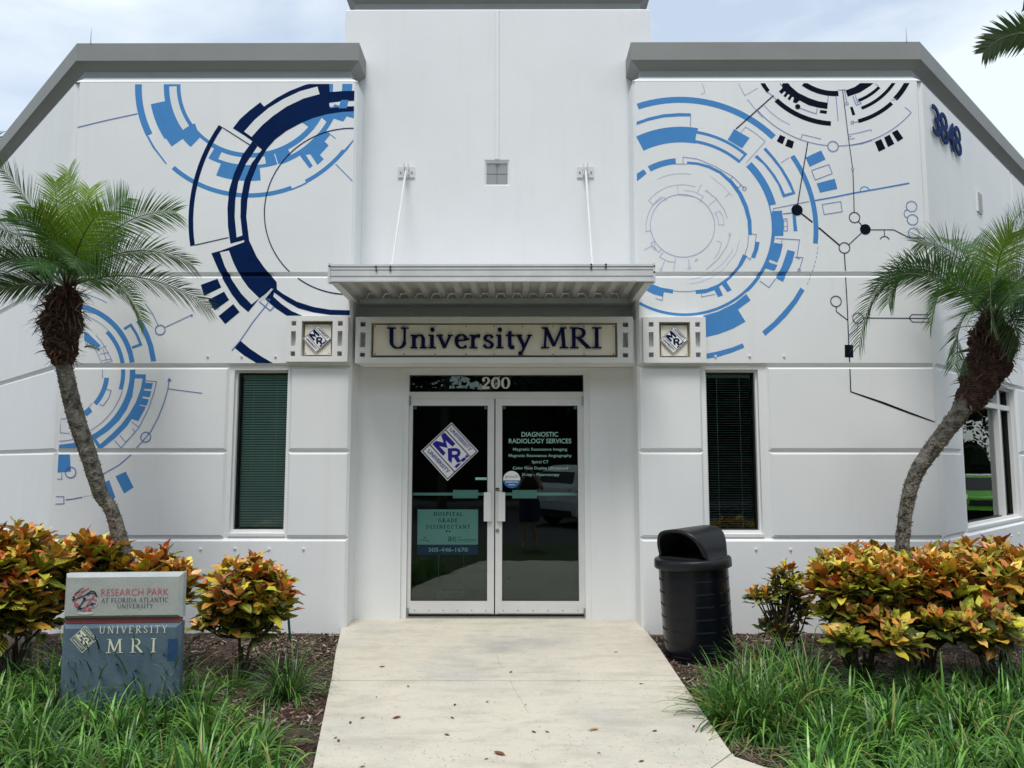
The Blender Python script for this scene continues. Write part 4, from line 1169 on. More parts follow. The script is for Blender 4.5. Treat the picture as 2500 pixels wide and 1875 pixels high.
MR.poly([Z4(*q) for q in ((185, 200), (250, 225), (318, 237), (315, 258), (268, 250), (260, 275), (210, 262), (150, 230), (150, 195))], LB)
MR.line([Z4(*q) for q in ((265, 250), (258, 295), (222, 285))], LINE, .005); MR.line([Z4(*q) for q in ((470, 258), (470, 276), (545, 262))], LINE, .005)
# long outlined boxes
MR.poly([Z3(*q) for q in ((1005, 870), (1022, 858), (1080, 925), (1140, 1005), (1190, 1090), (1222, 1170), (1138, 1196), (1105, 1110), (1060, 1040), (1005, 970), (945, 922), (965, 908), (1030, 975), (1085, 1045), (1125, 1115), (1150, 1172), (1200, 1158), (1165, 1085), (1115, 1000), (1060, 930))], LB, 1)
B(C4, Z3(1208, 910), Z3(1340, 1503), LB, 1, r0=rr(C4, Z3(1377, 1400)))
MR.arcp(C4, Z3(1374, 1530), Z4(1040, 222), LINE, .005, dash=True)
MR.line([Z3(1180, 925), Z3(1122, 962)], LINE, .004)
MR.poly([Z4(*q) for q in ((1005, 225), (1027, 242), (985, 310), (930, 380), (880, 430), (815, 487), (798, 463), (860, 410), (920, 345), (965, 290))], LB)
MR.poly([Z4(*q) for q in ((480, 586), (560, 570), (640, 548), (692, 527), (702, 550), (640, 575), (570, 598), (480, 614))], LB)
MR.poly([Z3(*q) for q in ((1290, 925), (1395, 877), (1425, 938), (1318, 988))], LB, 1)
MR.poly([Z3(*q) for q in ((1365, 1100), (1487, 1068), (1505, 1137), (1387, 1163))], LB, 1)
for P in (((1330, 1012), (1447, 972), (1470, 1033), (1355, 1077)), ((1402, 1242), (1527, 1222), (1537, 1290), (1415, 1310)), ((1140, 1340), (1165, 1340), (1168, 1420), (1143, 1420))):
    MR.line([Z3(*q) for q in P + (P[0],)], LINE, .006)
MR.line([Z3(1140, 1355), Z3(1166, 1355)], LINE, .004); MR.line([Z3(1142, 1390), Z3(1166, 1390)], LINE, .004)
MR.poly([Z3(*q) for q in ((1200, 1295), (1222, 1297), (1235, 1422), (1210, 1422))], LB, 1)
MR.line([Z3(1138, 1305), Z3(1215, 1297)], LINE, .008)
# faint inner drawing
MR.arc(C4, rr(C4, Z3(677, 1400)), 0, 360, FAINT, .006)
fr_ = rr(C4, Z3(460, 1110))
MR.arcp(C4, Z3(230, 1217), Z3(545, 1125), FAINT, .004); MR.arcp(C4, Z3(228, 1310), Z3(320, 1190), FAINT, .005)
MR.line([Z3(*q) for q in ((230, 1217), (265, 1243), (335, 1190), (348, 1218))], FAINT, .004)
MR.line([Z3(*q) for q in ((426, 1115), (430, 1177), (530, 1188))], FAINT, .004)
MR.line([Z3(*q) for q in ((470, 1145), (540, 1155), (600, 1187), (575, 1225))], FAINT, .004); MR.line([Z3(560, 1160), Z3(588, 1105)], FAINT, .004)
MR.line([Z3(*q) for q in ((626, 1152), (690, 1205), (740, 1275), (762, 1335))], FAINT, .005); MR.circ(Z3(621, 1150), .010, FAINT, .004)
MR.line([Z3(690, 1205), Z3(632, 1252)], FAINT, .004)
MR.line([Z3(*q) for q in ((712, 1285), (735, 1330), (740, 1380), (702, 1378), (700, 1340), (678, 1300), (712, 1285))], FAINT, .004)
MR.line([Z3(*q) for q in ((213, 1425), (213, 1370), (230, 1300))], FAINT, .005); MR.line([Z3(213, 1425), Z3(247, 1417)], FAINT, .005)
MR.arcp(C4, Z3(292, 1070), Z3(518, 1038), FAINT, .004)
MR.line([Z3(*q) for q in ((650, 1050), (740, 1125), (798, 1188))], FAINT, .003); MR.line([Z3(745, 1190), Z3(782, 1165)], FAINT, .004)
MR.line([Z3(*q) for q in ((690, 1487), (723, 1500), (705, 1560), (672, 1610))], FAINT, .004)
MR.line([Z3(*q) for q in ((780, 1450), (760, 1520), (700, 1610), (620, 1680))], FAINT, .005); MR.circ(Z3(779, 1442), .012, FAINT, .004)
MR.line([Z3(*q) for q in ((843, 1483), (820, 1570), (750, 1659))], FAINT, .003)
MR.line([Z3(*q) for q in ((200, 1550), (248, 1522), (275, 1553), (268, 1490), (245, 1503), (300, 1565), (312, 1548))], FAINT, .005)
MR.line([Z3(*q) for q in ((330, 1563), (305, 1595), (360, 1625), (408, 1632))], FAINT, .005); MR.line([Z3(413, 1600), Z4(320, 135)], FAINT, .005)
MR.line([Z3(500, 1610), Z4(404, 112)], FAINT, .005); MR.circ(Z4(404, 120), .013, FAINT, .004)
MR.line([Z3(340, 1620), Z4(255, 122)], FAINT, .005); MR.circ(Z4(252, 128), .013, FAINT, .004)
MR.arcp(C4, Z4(405, 205), Z4(600, 120), FAINT, .003); MR.arcp(C4, Z4(408, 180), Z4(690, 40), FAINT, .003)
MR.line([Z4(435, 82), Z4(442, 70), Z4(450, 80), Z4(435, 82)], FAINT, .004)
# black wheel cut by the parapet
C5 = (3.245, 5.783); C6 = (3.240, 5.724)
D = MR.band
MR.poly([Z3(*q) for q in ((972, 400), (1008, 400), (1025, 438), (1048, 470), (1030, 490), (1000, 450))], BK)
MR.poly([Z3(*q) for q in ((1155, 400), (1190, 445), (1240, 488), (1310, 522), (1375, 545), (1441, 556), (1437, 598), (1380, 590), (1310, 572), (1250, 540), (1228, 560), (1205, 552), (1212, 520), (1200, 515), (1183, 540), (1168, 530), (1185, 503), (1172, 497), (1155, 520), (1140, 510), (1158, 485), (1148, 478), (1128, 497), (1110, 480), (1135, 455), (1128, 438))], BK)
D(C5, Z3(1080, 548), Z3(1462, 680), BK)
D(C5, Z3(1265, 440), Z3(1510, 475), BK)
MR.poly([Z3(*q) for q in ((1560, 472), (1620, 450), (1690, 400), (1775, 400), (1730, 440), (1660, 485), (1575, 515))], BK)
D(C5, Z3(1650, 551), Z3(1780, 443), BK)
D(C5, Z3(1672, 603), Z3(1888, 395), BK)
D(C5, Z3(1908, 542), Z3(1968, 395), BK)
D(C5, Z3(1650, 693), Z3(1862, 548), BK)
MR.poly([Z3(*q) for q in ((1590, 585), (1608, 582), (1626, 637), (1606, 641))], BK)
MR.poly([Z3(*q) for q in ((1388, 604), (1435, 609), (1433, 631), (1386, 625))], BK)
for P in (((1118, 772), (1155, 787), (1135, 837), (1095, 815)), ((1170, 800), (1213, 817), (1200, 865), (1152, 847)), ((1757, 820), (1800, 800), (1830, 865), (1785, 887)), ((1820, 790), (1857, 770), (1890, 833), (1847, 855)), ((1872, 757), (1910, 737), (1950, 795), (1913, 820))):
    MR.poly([Z3(*q) for q in P], BK)
MR.circ(Z3(1237, 582), .026, None, fill=BK)
MR.line([Z3(*q) for q in ((1245, 588), (1300, 610), (1363, 630), (1368, 592))], LINE, .006)
MR.line([Z3(*q) for q in ((1108, 412), (1130, 440))], LINE, .006); MR.line([Z3(*q) for q in ((1030, 480), (1075, 515), (1090, 535))], LINE, .006)
MR.line([Z3(1443, 508), Z3(1438, 560)], LINE, .006); MR.line([Z3(1495, 508), Z3(1510, 678)], LINE, .006)
MR.line([Z3(*q) for q in ((1508, 470), (1560, 468))], LINE, .006); MR.line([Z3(1552, 470), Z3(1568, 555)], LINE, .006); MR.circ(Z3(1569, 562), .014, LINE, .005)
MR.line([Z3(*q) for q in ((1608, 510), (1632, 572), (1665, 562), (1655, 545), (1640, 555), (1625, 505))], LINE, .006)
MR.line([Z3(1760, 425), Z3(1780, 443)], LINE, .005); MR.line([Z3(1870, 540), Z3(1905, 525)], LINE, .005)
MR.line([Z3(*q) for q in ((1597, 682), (1613, 680), (1613, 698), (1597, 698), (1597, 682))], LINE, .006); MR.line([Z3(1613, 688), Z3(1648, 683)], LINE, .006)
MR.line([Z3(*q) for q in ((905, 540), (960, 612), (1000, 655))], LINE, .004)
MR.arcp(C6, Z3(960, 600), Z3(1438, 845), LINE, .006); MR.arcp(C6, Z3(1512, 847), Z3(2003, 620), LINE, .006)
MR.arcp(C6, Z3(1010, 575), Z3(1182, 700), LINE, .004) if False else MR.line([Z3(*q) for q in ((1010, 575), (1060, 625), (1120, 670), (1182, 702))], LINE, .004)
MR.line([Z3(2003, 620), Z3(1960, 585)], LINE, .005)
MR.line([Z3(*q) for q in ((1258, 803), (1268, 770), (1330, 785), (1388, 798))], LINE, .005); MR.circ(Z3(1388, 799), .006, None, fill=LINE)
MR.line([Z3(*q) for q in ((1578, 772), (1650, 758), (1730, 737), (1736, 750))], LINE, .005)
MR.line([Z3(*q) for q in ((1598, 842), (1670, 830), (1738, 808))], LINE, .007); MR.line([Z3(1582, 785), Z3(1600, 783)], LINE, .005); MR.line([Z3(1582, 800), Z3(1622, 797)], LINE, .005)
MR.circ(Z3(1475, 850), .052, LINE, .008)
MR.line([Z3(*q) for q in ((830, 412), (880, 507), (968, 455))], FAINT, .005); MR.line([Z3(*q) for q in ((588, 415), (613, 487), (584, 500))], FAINT, .005)
MR.line([Z3(893, 542), Z3(908, 535)], LINE, .004)
MR.line([Z3(1073, 507), Z3(820, 733)], BK, .011)
MR.line([Z3(1305, 823), Z3(1275, 1000), Z3(1235, 1250)], BK, .010)
MR.circ(Z3(1232, 1280), .056, None, fill=BK)
MR.line([Z3(1258, 1300), Z3(1337, 1362)], BK, .013); MR.line([Z3(1378, 1398), Z3(1522, 1520)], BK, .013)
MR.circ(Z3(1552, 1535), .053, BK, .008)
MR.line([Z3(1578, 1517), Z3(1668, 1433)], NB, .008)
MR.circ(Z3(1693, 1410), .053, None, fill=BK)
MR.circ(Z3(1620, 1330), .052, BK, .008); MR.line([Z3(1643, 1353), Z3(1672, 1386)], NB, .008)
MR.line([Z3(1618, 1297), Z3(1614, 1150), Z3(1609, 1011)], NB, .008); MR.circ(Z3(1608, 1003), .012, LINE, .005)
MR.line([Z3(1607, 995), Z3(1580, 800), Z3(1540, 470)], NB, .007)
MR.line([Z3(1727, 1413), Z3(1885, 1413), Z3(1990, 1467), Z3(2105, 1468)], NB, .008)
MR.line([Z3(1820, 1413), Z3(1823, 1455)], NB, .007); MR.line([Z3(*q) for q in ((1793, 1478), (1803, 1463), (1823, 1457), (1843, 1463), (1855, 1478))], NB, .008)
MR.line([Z3(1345, 1217), Z3(1480, 1193), Z3(1615, 1165), Z3(1800, 1133), Z3(1990, 1098)], LB, .014, 3); MR.line([Z3(1073, 1270), Z3(1312, 1222)], LINE, .006)
MR.line([Z3(1073, 1270), Z3(1073, 1284)], LINE, .005)
MR.line([Z3(*q) for q in ((1658, 1157), (1660, 1138), (1672, 1125), (1688, 1121), (1705, 1126), (1718, 1137), (1721, 1145))], LB, .007)
MR.circ(Z3(2005, 1255), .053, LINE, .007); MR.circ(Z3(2012, 1345), .053, LINE, .007); MR.circ(Z3(2020, 1435), .053, LINE, .006)
MR.line([Z3(*q) for q in ((1980, 1273), (1960, 1285), (1954, 1305), (1962, 1325), (1982, 1332))], LINE, .007)
MR.line([Z3(1552, 1568), Z4(1247, 135)], NB, .010, keep=0)
MR.line([Z4(1248, 170), Z4(1258, 350), Z4(1265, 535)], NB, .009, keep=0)
MR.poly([Z4(*q) for q in ((1243, 535), (1289, 535), (1290, 603), (1244, 602))], BK, 2)
MR.line([Z4(1268, 600), Z4(1270, 628)], BK, .011); MR.line([Z4(1271, 665), Z4(1276, 788)], BK, .010)
MR.line([Z4(1276, 788), Z4(1450, 848), Z4(1600, 905), Z4(1745, 957)], BK, [.010, .020, .018, .008])
MR.circ(Z4(1196, 300), .052, NB, .008); MR.line([Z4(1198, 327), Z4(1198, 355), Z4(1258, 401)], NB, .008)
MR.circ(Z4(1315, 391), .052, NB, .007); MR.line([Z4(1266, 482), Z4(1312, 445), Z4(1316, 418)], LINE, .007)
MR.line([Z4(1342, 390), Z4(1710, 392)], NB, .008); MR.line([Z4(*q) for q in ((1712, 412), (1610, 412), (1590, 391), (1605, 372), (1712, 372))], NB, .007)
MR.build('mural')

# ================================================================== CANOPY
YCF = 6.72
CP = Plane((0, YCF), (1, 0))
cx0, cx1 = CP.pix(ZC(2, 170))[0], CP.pix(ZC(1965, 150))[0]
cz0, cz1 = CP.pix(ZC(1000, 213))[1], CP.pix(ZC(1000, 113))[1]
can = empty('entrance_canopy', ((cx0 + cx1) / 2, 7.3, cz0), 'flat white metal entrance canopy with ribbed underside hung from two rods over the doors', 'canopy')
mb = MB()
hh = cz1 - cz0
CP.box(mb, cx0 + .02, cx1 - .02, cz0, cz1, -.03, 0, CANO)
CP.box(mb, cx0 + .02, cx1 - .02, cz1 - .022, cz1 - .018, 0, .002, STEEL)
CP.box(mb, cx0 + .02, cx1 - .02, cz0 + hh * .30, cz0 + hh * .30 + .004, 0, .003, STEEL)
CP.box(mb, cx0 + .02, cx1 - .02, cz0 + hh * .68, cz0 + hh * .68 + .004, 0, .003, STEEL)
CP.box(mb, cx0 + .02, cx1 - .02, cz1 - .016, cz1 + .003, 0, .006, CANO)
CP.box(mb, cx0 + .02, cx1 - .02, cz0 - .003, cz0 + .012, 0, .008, CANO)
fb = mb.build('front_beam', can)
for xy in ((291, 127), (293, 147), (377, 127), (376, 146), (1581, 114), (1581, 134), (1669, 114), (1668, 129), (12, 124), (1958, 160), (1958, 124)):
    c = CP.pix(ZC(*xy)); b = MB(); CP.disc(b, c, .0085, .0145, BOLT, 12, .012); b.build('bolt', fb)
for sx, a, b_ in ((0, cx0, cx0 + .02), (1, cx1 - .02, cx1)):
    b = MB(); CP.box(b, a, b_, cz0 - .012, cz1 + .012, -.06, .012, CANO); b.build('end_plate', can)
YB = 7.76
for a, b_ in ((cx0 + .021, cx0 + .085), (cx1 - .085, cx1 - .021)):
    b = MB(); b.box(a, b_, YCF + .031, YB + .08, cz0 + .0, cz1 - .02, CANO)
    b.box(a - .004, b_ + .004, YCF + .031, YB + .08, cz0 - .006, cz0 - .001, CANO); b.build('side_beam', can)
b = MB(); b.box(cx0 + .086, cx1 - .086, YB - .05, YB, cz0 + .003, cz0 + .06, CANO); b.box(cx0 + .086, cx1 - .086, YB + .001, YE - .002, cz0 - .004, cz1 - .02, CANO)
b.build('rear_beam', can)
# ribbed deck
b = MB(); per = .165; x = cx0 + .087; dz0, dz1 = cz0 + .065, cz0 + .118; row = []
while x < cx1 - .087:
    for dx, z in ((0, dz0), (.055, dz0), (.08, dz1), (.14, dz1)):
        if x + dx < cx1 - .087: row.append((x + dx, z))
    x += per
row.append((cx1 - .087, row[-1][1]))
n = len(row)
vs = [(a, YCF + .031, z) for a, z in row] + [(a, YB - .002, z) for a, z in row]
b.add(vs, [(i, i + 1, n + i + 1, n + i) for i in range(n - 1)], CANO)
b.add([(a, y, z + .004) for a, y, z in vs], [(i, n + i, n + i + 1, i + 1) for i in range(n - 1)], CANO)
b.build('ribbed_deck', can)
for (ax, ay), (bx_, by_), sgn in (((473, 1028), (380, 1590), 1), ((1546, 1028), (1592, 1580), -1)):
    c = EN.pix(ZT(ax, ay + 6))
    b = MB(); EN.box(b, c[0] - .088, c[0] + .088, c[1] - .062, c[1] + .055, .002, .014, ALU)
    for s_ in (-1, 1): EN.box(b, c[0] + s_ * .022 - .005, c[0] + s_ * .022 + .005, c[1] - .04, c[1] + .075, .014, .075, ALU)
    b.tube([EN.p(c[0] - .035, c[1], .05), EN.p(c[0] + .035, c[1], .05)], .007, STEEL, 8)
    for s_ in (-1, 1): EN.disc(b, (c[0] + s_ * .06, c[1] - .005), .010, .022, STEEL, 8, .010)
    b.build('wall_bracket', can)
    e = CP.pix(ZT(bx_, by_))
    b = MB(); b.tube([EN.p(c[0], c[1], .05), CP.p(e[0], cz1 + .0, -.045)], .011, ALU, 10)
    b.build('hanger_rod', can)

# ================================================================== SIGNS ON THE WALL
SP = Plane((0, 7.47), (1, 0))
def hole(pl, f, x0, x1, y0, y1, off=0.0):
    a = pl.pix(f(x0, (y0 + y1) / 2), off)[0]; b = pl.pix(f(x1, (y0 + y1) / 2), off)[0]
    c = pl.pix(f((x0 + x1) / 2, y1), off)[1]; d = pl.pix(f((x0 + x1) / 2, y0), off)[1]
    return (a, b, c, d)
sg = empty('entrance_sign', (-.2, 7.6, 2.5), 'long white boxed sign over the doors with raised navy letters on a cream board', 'sign')
bx = hole(SP, ZC, 166, 1834, 426, 702)
mainh = hole(SP, ZC, 258, 1740, 460, 670)
hs = [mainh] + [hole(SP, ZC, *q) for q in ((195, 228, 457, 484), (194, 226, 519, 608), (192, 223, 641, 666), (1772, 1803, 460, 487), (1772, 1803, 520, 610), (1772, 1803, 643, 670))]
mb = MB(); SP.plate(mb, *bx, hs, -.11, 0, TRIM); SP.box(mb, bx[0] + .01, EN.pix(ZC(1858, 560), .3)[0], bx[2] + .002, bx[3] - .004, -.36, -.111, TRIM)
mb.build('sign_frame', sg, bevel=.003)
mb = MB(); SP.box(mb, mainh[0] + .001, mainh[1] - .001, mainh[2] + .001, mainh[3] - .001, -.105, -.07, TAN); mb.build('sign_backing', sg)
bd = hole(SP, ZC, 275, 1725, 474, 657, -.045)
mb = MB(); SP.box(mb, *bd, -.058, -.045, CREAM)
for x in (285, 460, 645, 830, 999, 1169, 1353, 1538, 1716):
    for y in (484, 650):
        c = SP.pix(ZC(x, y), -.045); SP.disc(mb, c, .006, -.042, BOLT, 10, .004)
mb.build('sign_board', sg)
mb = MB()
tu0, tu1 = SP.pix(ZC(352, 560), -.03)[0], SP.pix(ZC(1232, 560), -.03)[0]
vb_ = SP.pix(ZC(1000, 614), -.03)[1]; hc = SP.pix(ZC(1000, 491), -.03)[1] - vb_
for wtxt, a, c, h_ in (('University', 352, 1230, hc), ('MRI', 1272, 1650, hc)):
    ua, uc_ = SP.pix(ZC(a, 560), -.03)[0], SP.pix(ZC(c, 560), -.03)[0]
    put_serif(mb, SP, wtxt, (ua + uc_) / 2, vb_, h_, uc_ - ua, -.022, NAVYL, .020, wt=.172, wn=.062)
mb.build('raised_lettering', sg)

def badge(c, label):
    """square white frame with slots round a cream board carrying the diamond emblem"""
    s = (180 / 2133.) / FPX * 7.44 * 1.005
    b0 = empty('logo_plaque', FW.p(c[0], c[1], .06), label, 'sign')
    Hh = lambda x0, x1, y0, y1: (c[0] + (x0 - 995) * s, c[0] + (x1 - 995) * s, c[1] - (y1 - 800) * s, c[1] - (y0 - 800) * s)
    m = MB()
    FW.plate(m, *Hh(85, 1905, 130, 1470), [Hh(550, 1450, 275, 1310), Hh(250, 390, 275, 412), Hh(245, 385, 572, 1008), Hh(240, 380, 1168, 1306),
             Hh(1600, 1745, 275, 418), Hh(1600, 1742, 572, 1012), Hh(1600, 1740, 1168, 1306)], .002, .075, TRIM)
    m.build('frame', b0, bevel=.003)
    m = MB(); FW.box(m, *Hh(552, 1448, 277, 1308), .003, .012, TAN); m.build('backing', b0)
    m = MB(); FW.box(m, *Hh(625, 1385, 360, 1255), .022, .036, CREAM2)
    for q in ((670, 397), (1352, 397), (650, 1217), (1337, 1215)): FW.disc(m, (c[0] + (q[0] - 995) * s, c[1] - (q[1] - 800) * s), .0045, .038, BOLT, 10, .003)
    m.build('board', b0)
    m = MB(); logo(m, FW, c[0] - .0 + (990 - 995) * s, c[1] + (800 - 790) * s, 410 * s, .052, GASKET, WHITEV, NAVYL)
    FW.poly(m, [(c[0] + (a - 812) / 575 * 400 * s, c[1] - (b - 930) / 575 * 400 * s) for a, b in ((845, 345), (1393, 925), (772, 1520), (230, 925))], .048, GASKET, .012)
    m.build('diamond_emblem', b0)
badge(FW.pix((690 + 995 * 180 / 2133, 760 + 800 * 140 / 1659.), .06), 'square plaque with blue diamond emblem, left of the long entrance sign')
badge(FW.pix(Z4(324, 509), .06), 'square plaque with blue diamond emblem, right of the long entrance sign')

# house number on the right wall
hn = empty('house_number', RW.p(1.0, 4.5, 0), 'large raised blue address numerals 3848 high on the right angled wall', 'sign')
for ch, x0, x1, yb, yt in (('3', 312, 382, 1300, 1035), ('8', 385, 458, 1372, 1100), ('4', 452, 525, 1432, 1180), ('8', 522, 585, 1485, 1228)):
    a = RW.pix(ZF(x0, (yb + yt) / 2), .03)[0]; b_ = RW.pix(ZF(x1, (yb + yt) / 2), .03)[0]
    zb = RW.pix(ZF((x0 + x1) / 2, yb), .03)[1]; zt = RW.pix(ZF((x0 + x1) / 2, yt), .03)[1]
    m = MB(); put_text(m, RW, ch, (a + b_) / 2, zb, zt - zb, b_ - a, .028, NUMB, bold=.004, depth=.012)
    m.build('numeral', hn)

# ---- things on the door glass
def decal_s(px): return px / FPX * 7.93
d0 = MB(); c = DP.pix((1000 + 812 * .12056, 990 + 930 * .12056), .006)
logo(d0, DP, c[0], c[1], decal_s(575 * .12056), .008, NAVYS, WHITEV, DECALB)
tag(d0.build('door_decal', base=DP.p(c[0], c[1], .006)), 'large white and blue diamond decal on the left door glass', 'decal')
d0 = MB(); c0_, c1_ = DP.pix(ZC(922, 825)), DP.pix(ZC(1098, 825)); vb_, vt_ = DP.pix(ZC(1010, 857))[1], DP.pix(ZC(1010, 790))[1]
put_serif(d0, DP, '200', (c0_[0] + c1_[0]) / 2, vb_, vt_ - vb_, c1_[0] - c0_[0], .004, GREYV, wt=.22, wn=.09)
tag(d0.build('suite_number', base=DP.p(c0_[0], vb_, .004)), 'white suite number 200 on the dark transom glass above the doors', 'lettering')
ds = empty('door_lettering', DP.p(.45, 1.5, .004), 'pale green lettering listing imaging services on the right door glass', 'lettering')
for tx, xc, yb, h_, x0, x1, bd_ in (('DIAGNOSTIC', 1273, 1145, 27, 1163, 1383, .010), ('RADIOLOGY SERVICES', 1274, 1185, 27, 1087, 1462, .010), ('Magnetic Resonance Imaging', 1275, 1229, 17, 1112, 1437, .006),
        ('Magnetic Resonance Angiography', 1275, 1267, 17, 1086, 1464, .006), ('Spiral CT', 1275, 1305, 17, 1225, 1325, .006), ('Color Flow Duplex Ultrasound', 1276, 1342, 17, 1110, 1442, .006), ('X-ray - Fluoroscopy', 1277, 1381, 17, 1164, 1390, .006)):
    a, b_ = DP.pix(ZC(x0, yb), .004), DP.pix(ZC(x1, yb), .004); t_ = DP.pix(ZC(xc, yb - h_), .004)
    m = MB(); put_text(m, DP, tx, (a[0] + b_[0]) / 2, a[1], t_[1] - a[1], b_[0] - a[0], .004, TEALV, bold=bd_)
    m.build('text_line', ds)
m = MB(); c = DP.pix(ZC(1104, 1403), .004); r_ = decal_s(51 * .407)
m2 = 28
DP.poly(m, [(c[0] + r_ * math.cos(R(a)), c[1] + r_ * math.sin(R(a))) for a in [-5 + i * 190 / m2 for i in range(m2 + 1)]], .005, WHITEV, .001)
DP.poly(m, [(c[0] + r_ * math.cos(R(a)), c[1] + r_ * math.sin(R(a))) for a in [185 + i * 170 / m2 for i in range(m2 + 1)]], .0052, STICKB, .001)
put_text(m, DP, 'genius3D', c[0] + .003, c[1] + r_ * .22, r_ * .30, r_ * 1.55, .0065, VENTG, bold=.01)
put_text(m, DP, 'Available Here', c[0], c[1] - r_ * .36, r_ * .20, r_ * 1.5, .0065, WHITEV, bold=.02)
put_text(m, DP, 'Learn more', c[0], c[1] - r_ * .62, r_ * .12, r_ * .8, .0065, WHITEV, bold=.01) if False else DP.line(m, [(c[0] - r_ * .4, c[1] - r_ * .6), (c[0] + r_ * .4, c[1] - r_ * .6)], r_ * .07, .0065, WHITEV)
tag(m.build('round_sticker', base=DP.p(c[0], c[1], .004)), 'round white and blue sticker low beside the lettering on the right door', 'sticker')
m = MB(); q = hole(DP, ZC, 886, 957, 1390, 1405); DP.box(m, *q, .003, .0045, TEALV)
tag(m.build('window_label', base=DP.p(q[0], q[2], .003)), 'small teal strip label at the right edge of the left door glass', 'sticker')

# yard sign standing just inside the left door
YP = Plane((0, 8.08), (1, 0))
def ZY(x, y): return (960 + x * 300 / 2212, 1200 + y * 200 / 1475)
ys = empty('yard_sign', YP.p(-.7, .0, 0), 'aqua and blue yard sign on wire legs standing behind the left door glass', 'sign')
u0, v1 = YP.pix(ZY(440, 322)); u1, v0 = YP.pix(ZY(1525, 1135)); vm = YP.pix(ZY(1000, 955))[1]
m = MB(); YP.box(m, u0, u1, vm, v1, 0, .004, TEALS); YP.box(m, u0, u1, v0, vm - .0005, 0, .004, BLUES); m.build('sign_panel', ys)
def yl(tx, x0, x1, yb, h_, mt, serif=False, bold=0.0, trk=.22):
    a, b_ = YP.pix(ZY(x0, yb), .006), YP.pix(ZY(x1, yb), .006); t_ = YP.pix(ZY(x0, yb - h_), .006)
    m = MB()
    if serif: put_serif(m, YP, tx, (a[0] + b_[0]) / 2, a[1], t_[1] - a[1], b_[0] - a[0], .006, mt, wt=.19, wn=.09, track=trk)
    else: put_text(m, YP, tx, (a[0] + b_[0]) / 2, a[1], t_[1] - a[1], b_[0] - a[0], .006, mt, bold=bold)
    m.build('text_line', ys)
yl('HOSPITAL', 725, 1265, 435, 66, NAVYS, True); yl('GRADE', 810, 1178, 552, 66, NAVYS, True); yl('DISINFECTANT', 592, 1400, 668, 66, NAVYS, True)
yl('305-446-1670', 632, 1345, 1083, 70, WHITEV, bold=.022)
yl('a', 985, 1055, 890, 120, NAVYS); yl('e', 1060, 1137, 890, 120, GREENS); yl('air', 1160, 1235, 838, 42, VENTG); yl('esscentials', 1160, 1497, 886, 42, GREENS)
yl('Your Scent Marketing and Branding Specialist', 990, 1480, 916, 14, GREENS); yl('aseptic', 480, 655, 886, 32, GREENS); yl('plus', 600, 660, 912, 18, GREENS)
m = MB()
for q, mt in (((962, 712), NAVYS), ((1015, 712), GREENS)): YP.disc(m, YP.pix(ZY(*q)), .010, .006, mt, 16)
YP.poly(m, [YP.pix(ZY(*q)) for q in ((545, 835), (555, 812), (570, 832), (598, 808), (588, 838), (568, 845))], .006, GREENS)
m.build('small_marks', ys)
m = MB()
for x in (820, 1268):
    a = YP.pix(ZY(x, 1130)); m.tube([YP.p(a[0], a[1] + .1, -.004), YP.p(a[0], .005, -.004)], .0035, STEEL, 6)
a = YP.pix(ZD(745, 602)); b_ = YP.pix(ZY(820, 1130))[0]; c_ = YP.pix(ZY(1268, 1130))[0]
m.tube([YP.p(b_, a[1], -.004), YP.p(c_, a[1], -.004)], .0035, STEEL, 6)
m.build('wire_legs', ys)

# ================================================================== MONUMENT SIGN
def ZS(x, y): return (140 + x * 320 / 2212, 1400 + y * 240 / 1659)
_a = PY(ZS(95, 400), 5.2)
SG = Plane((_a[0], 5.2), (math.cos(R(4)), math.sin(R(4))))
sgw = SG.pix(ZS(2095, 400))[0]
zt_ = SG.pix(ZS(1100, 62))[1]; zg = SG.pix(ZS(1100, 765))[1]; zr = SG.pix(ZS(1100, 845))[1]
zb_ = gz(5.2) - .25
ms = empty('monument_sign', SG.p(sgw / 2, gz(5.2) - .06, -.08), 'low concrete monument sign, grey-green over blue with a red stripe, standing in the grass', 'sign')
m = MB(); SG.box(m, 0, sgw, zg, zt_ + .022, -.085, -.03, SIGNE); SG.panel(m, 0, sgw, zg, zt_ + .022, SIGNG, -.03, 0, .022, SIGNE)
m.f = m.f; hdr = m.build('sign_header', ms)
# lighter bevels along the top and side
me = hdr.data; me.materials.append(SIGNE) if SIGNE.name not in [q.name for q in me.materials] else None
m = MB(); SG.box(m, .012, sgw - .012, zr, zg - .001, -.08, -.024, SIGNR); m.build('red_stripe', ms)
m = MB(); SG.box(m, 0, sgw, zb_, zr - .001, -.085, -.03, SIGNB); SG.panel(m, 0, sgw, zb_, zr - .001, SIGNB, -.03, 0, .028); body = m.build('sign_body', ms)
m = MB(); q = hole(SG, ZS, 1862, 2022, 1100, 1475); SG.box(m, *q, -.001, .0012, SIGNP); m.build('repainted_patch', ms)
def sl(tx, x0, x1, yb, h_, mt, serif=True, wt=.14, wn=.05, trk=.1, off=.003, caps=None, bold=0):
    a, b_ = SG.pix(ZS(x0, yb), off), SG.pix(ZS(x1, yb), off); c_ = SG.pix(ZS((x0 + x1) / 2, yb), off); t_ = SG.pix(ZS((x0 + x1) / 2, yb - h_), off)
    m = MB()
    if serif: put_serif(m, SG, tx, (a[0] + b_[0]) / 2, c_[1], t_[1] - c_[1], b_[0] - a[0], off, mt, wt=wt, wn=wn, track=trk, caps=caps)
    else: put_text(m, SG, tx, (a[0] + b_[0]) / 2, c_[1], t_[1] - c_[1], b_[0] - a[0], off, mt, bold=bold)
    return m.build('lettering', ms)
sl('RESEARCH PARK', 736, 1872, 370, 116, PINKR, False, off=.0035, bold=-.012)
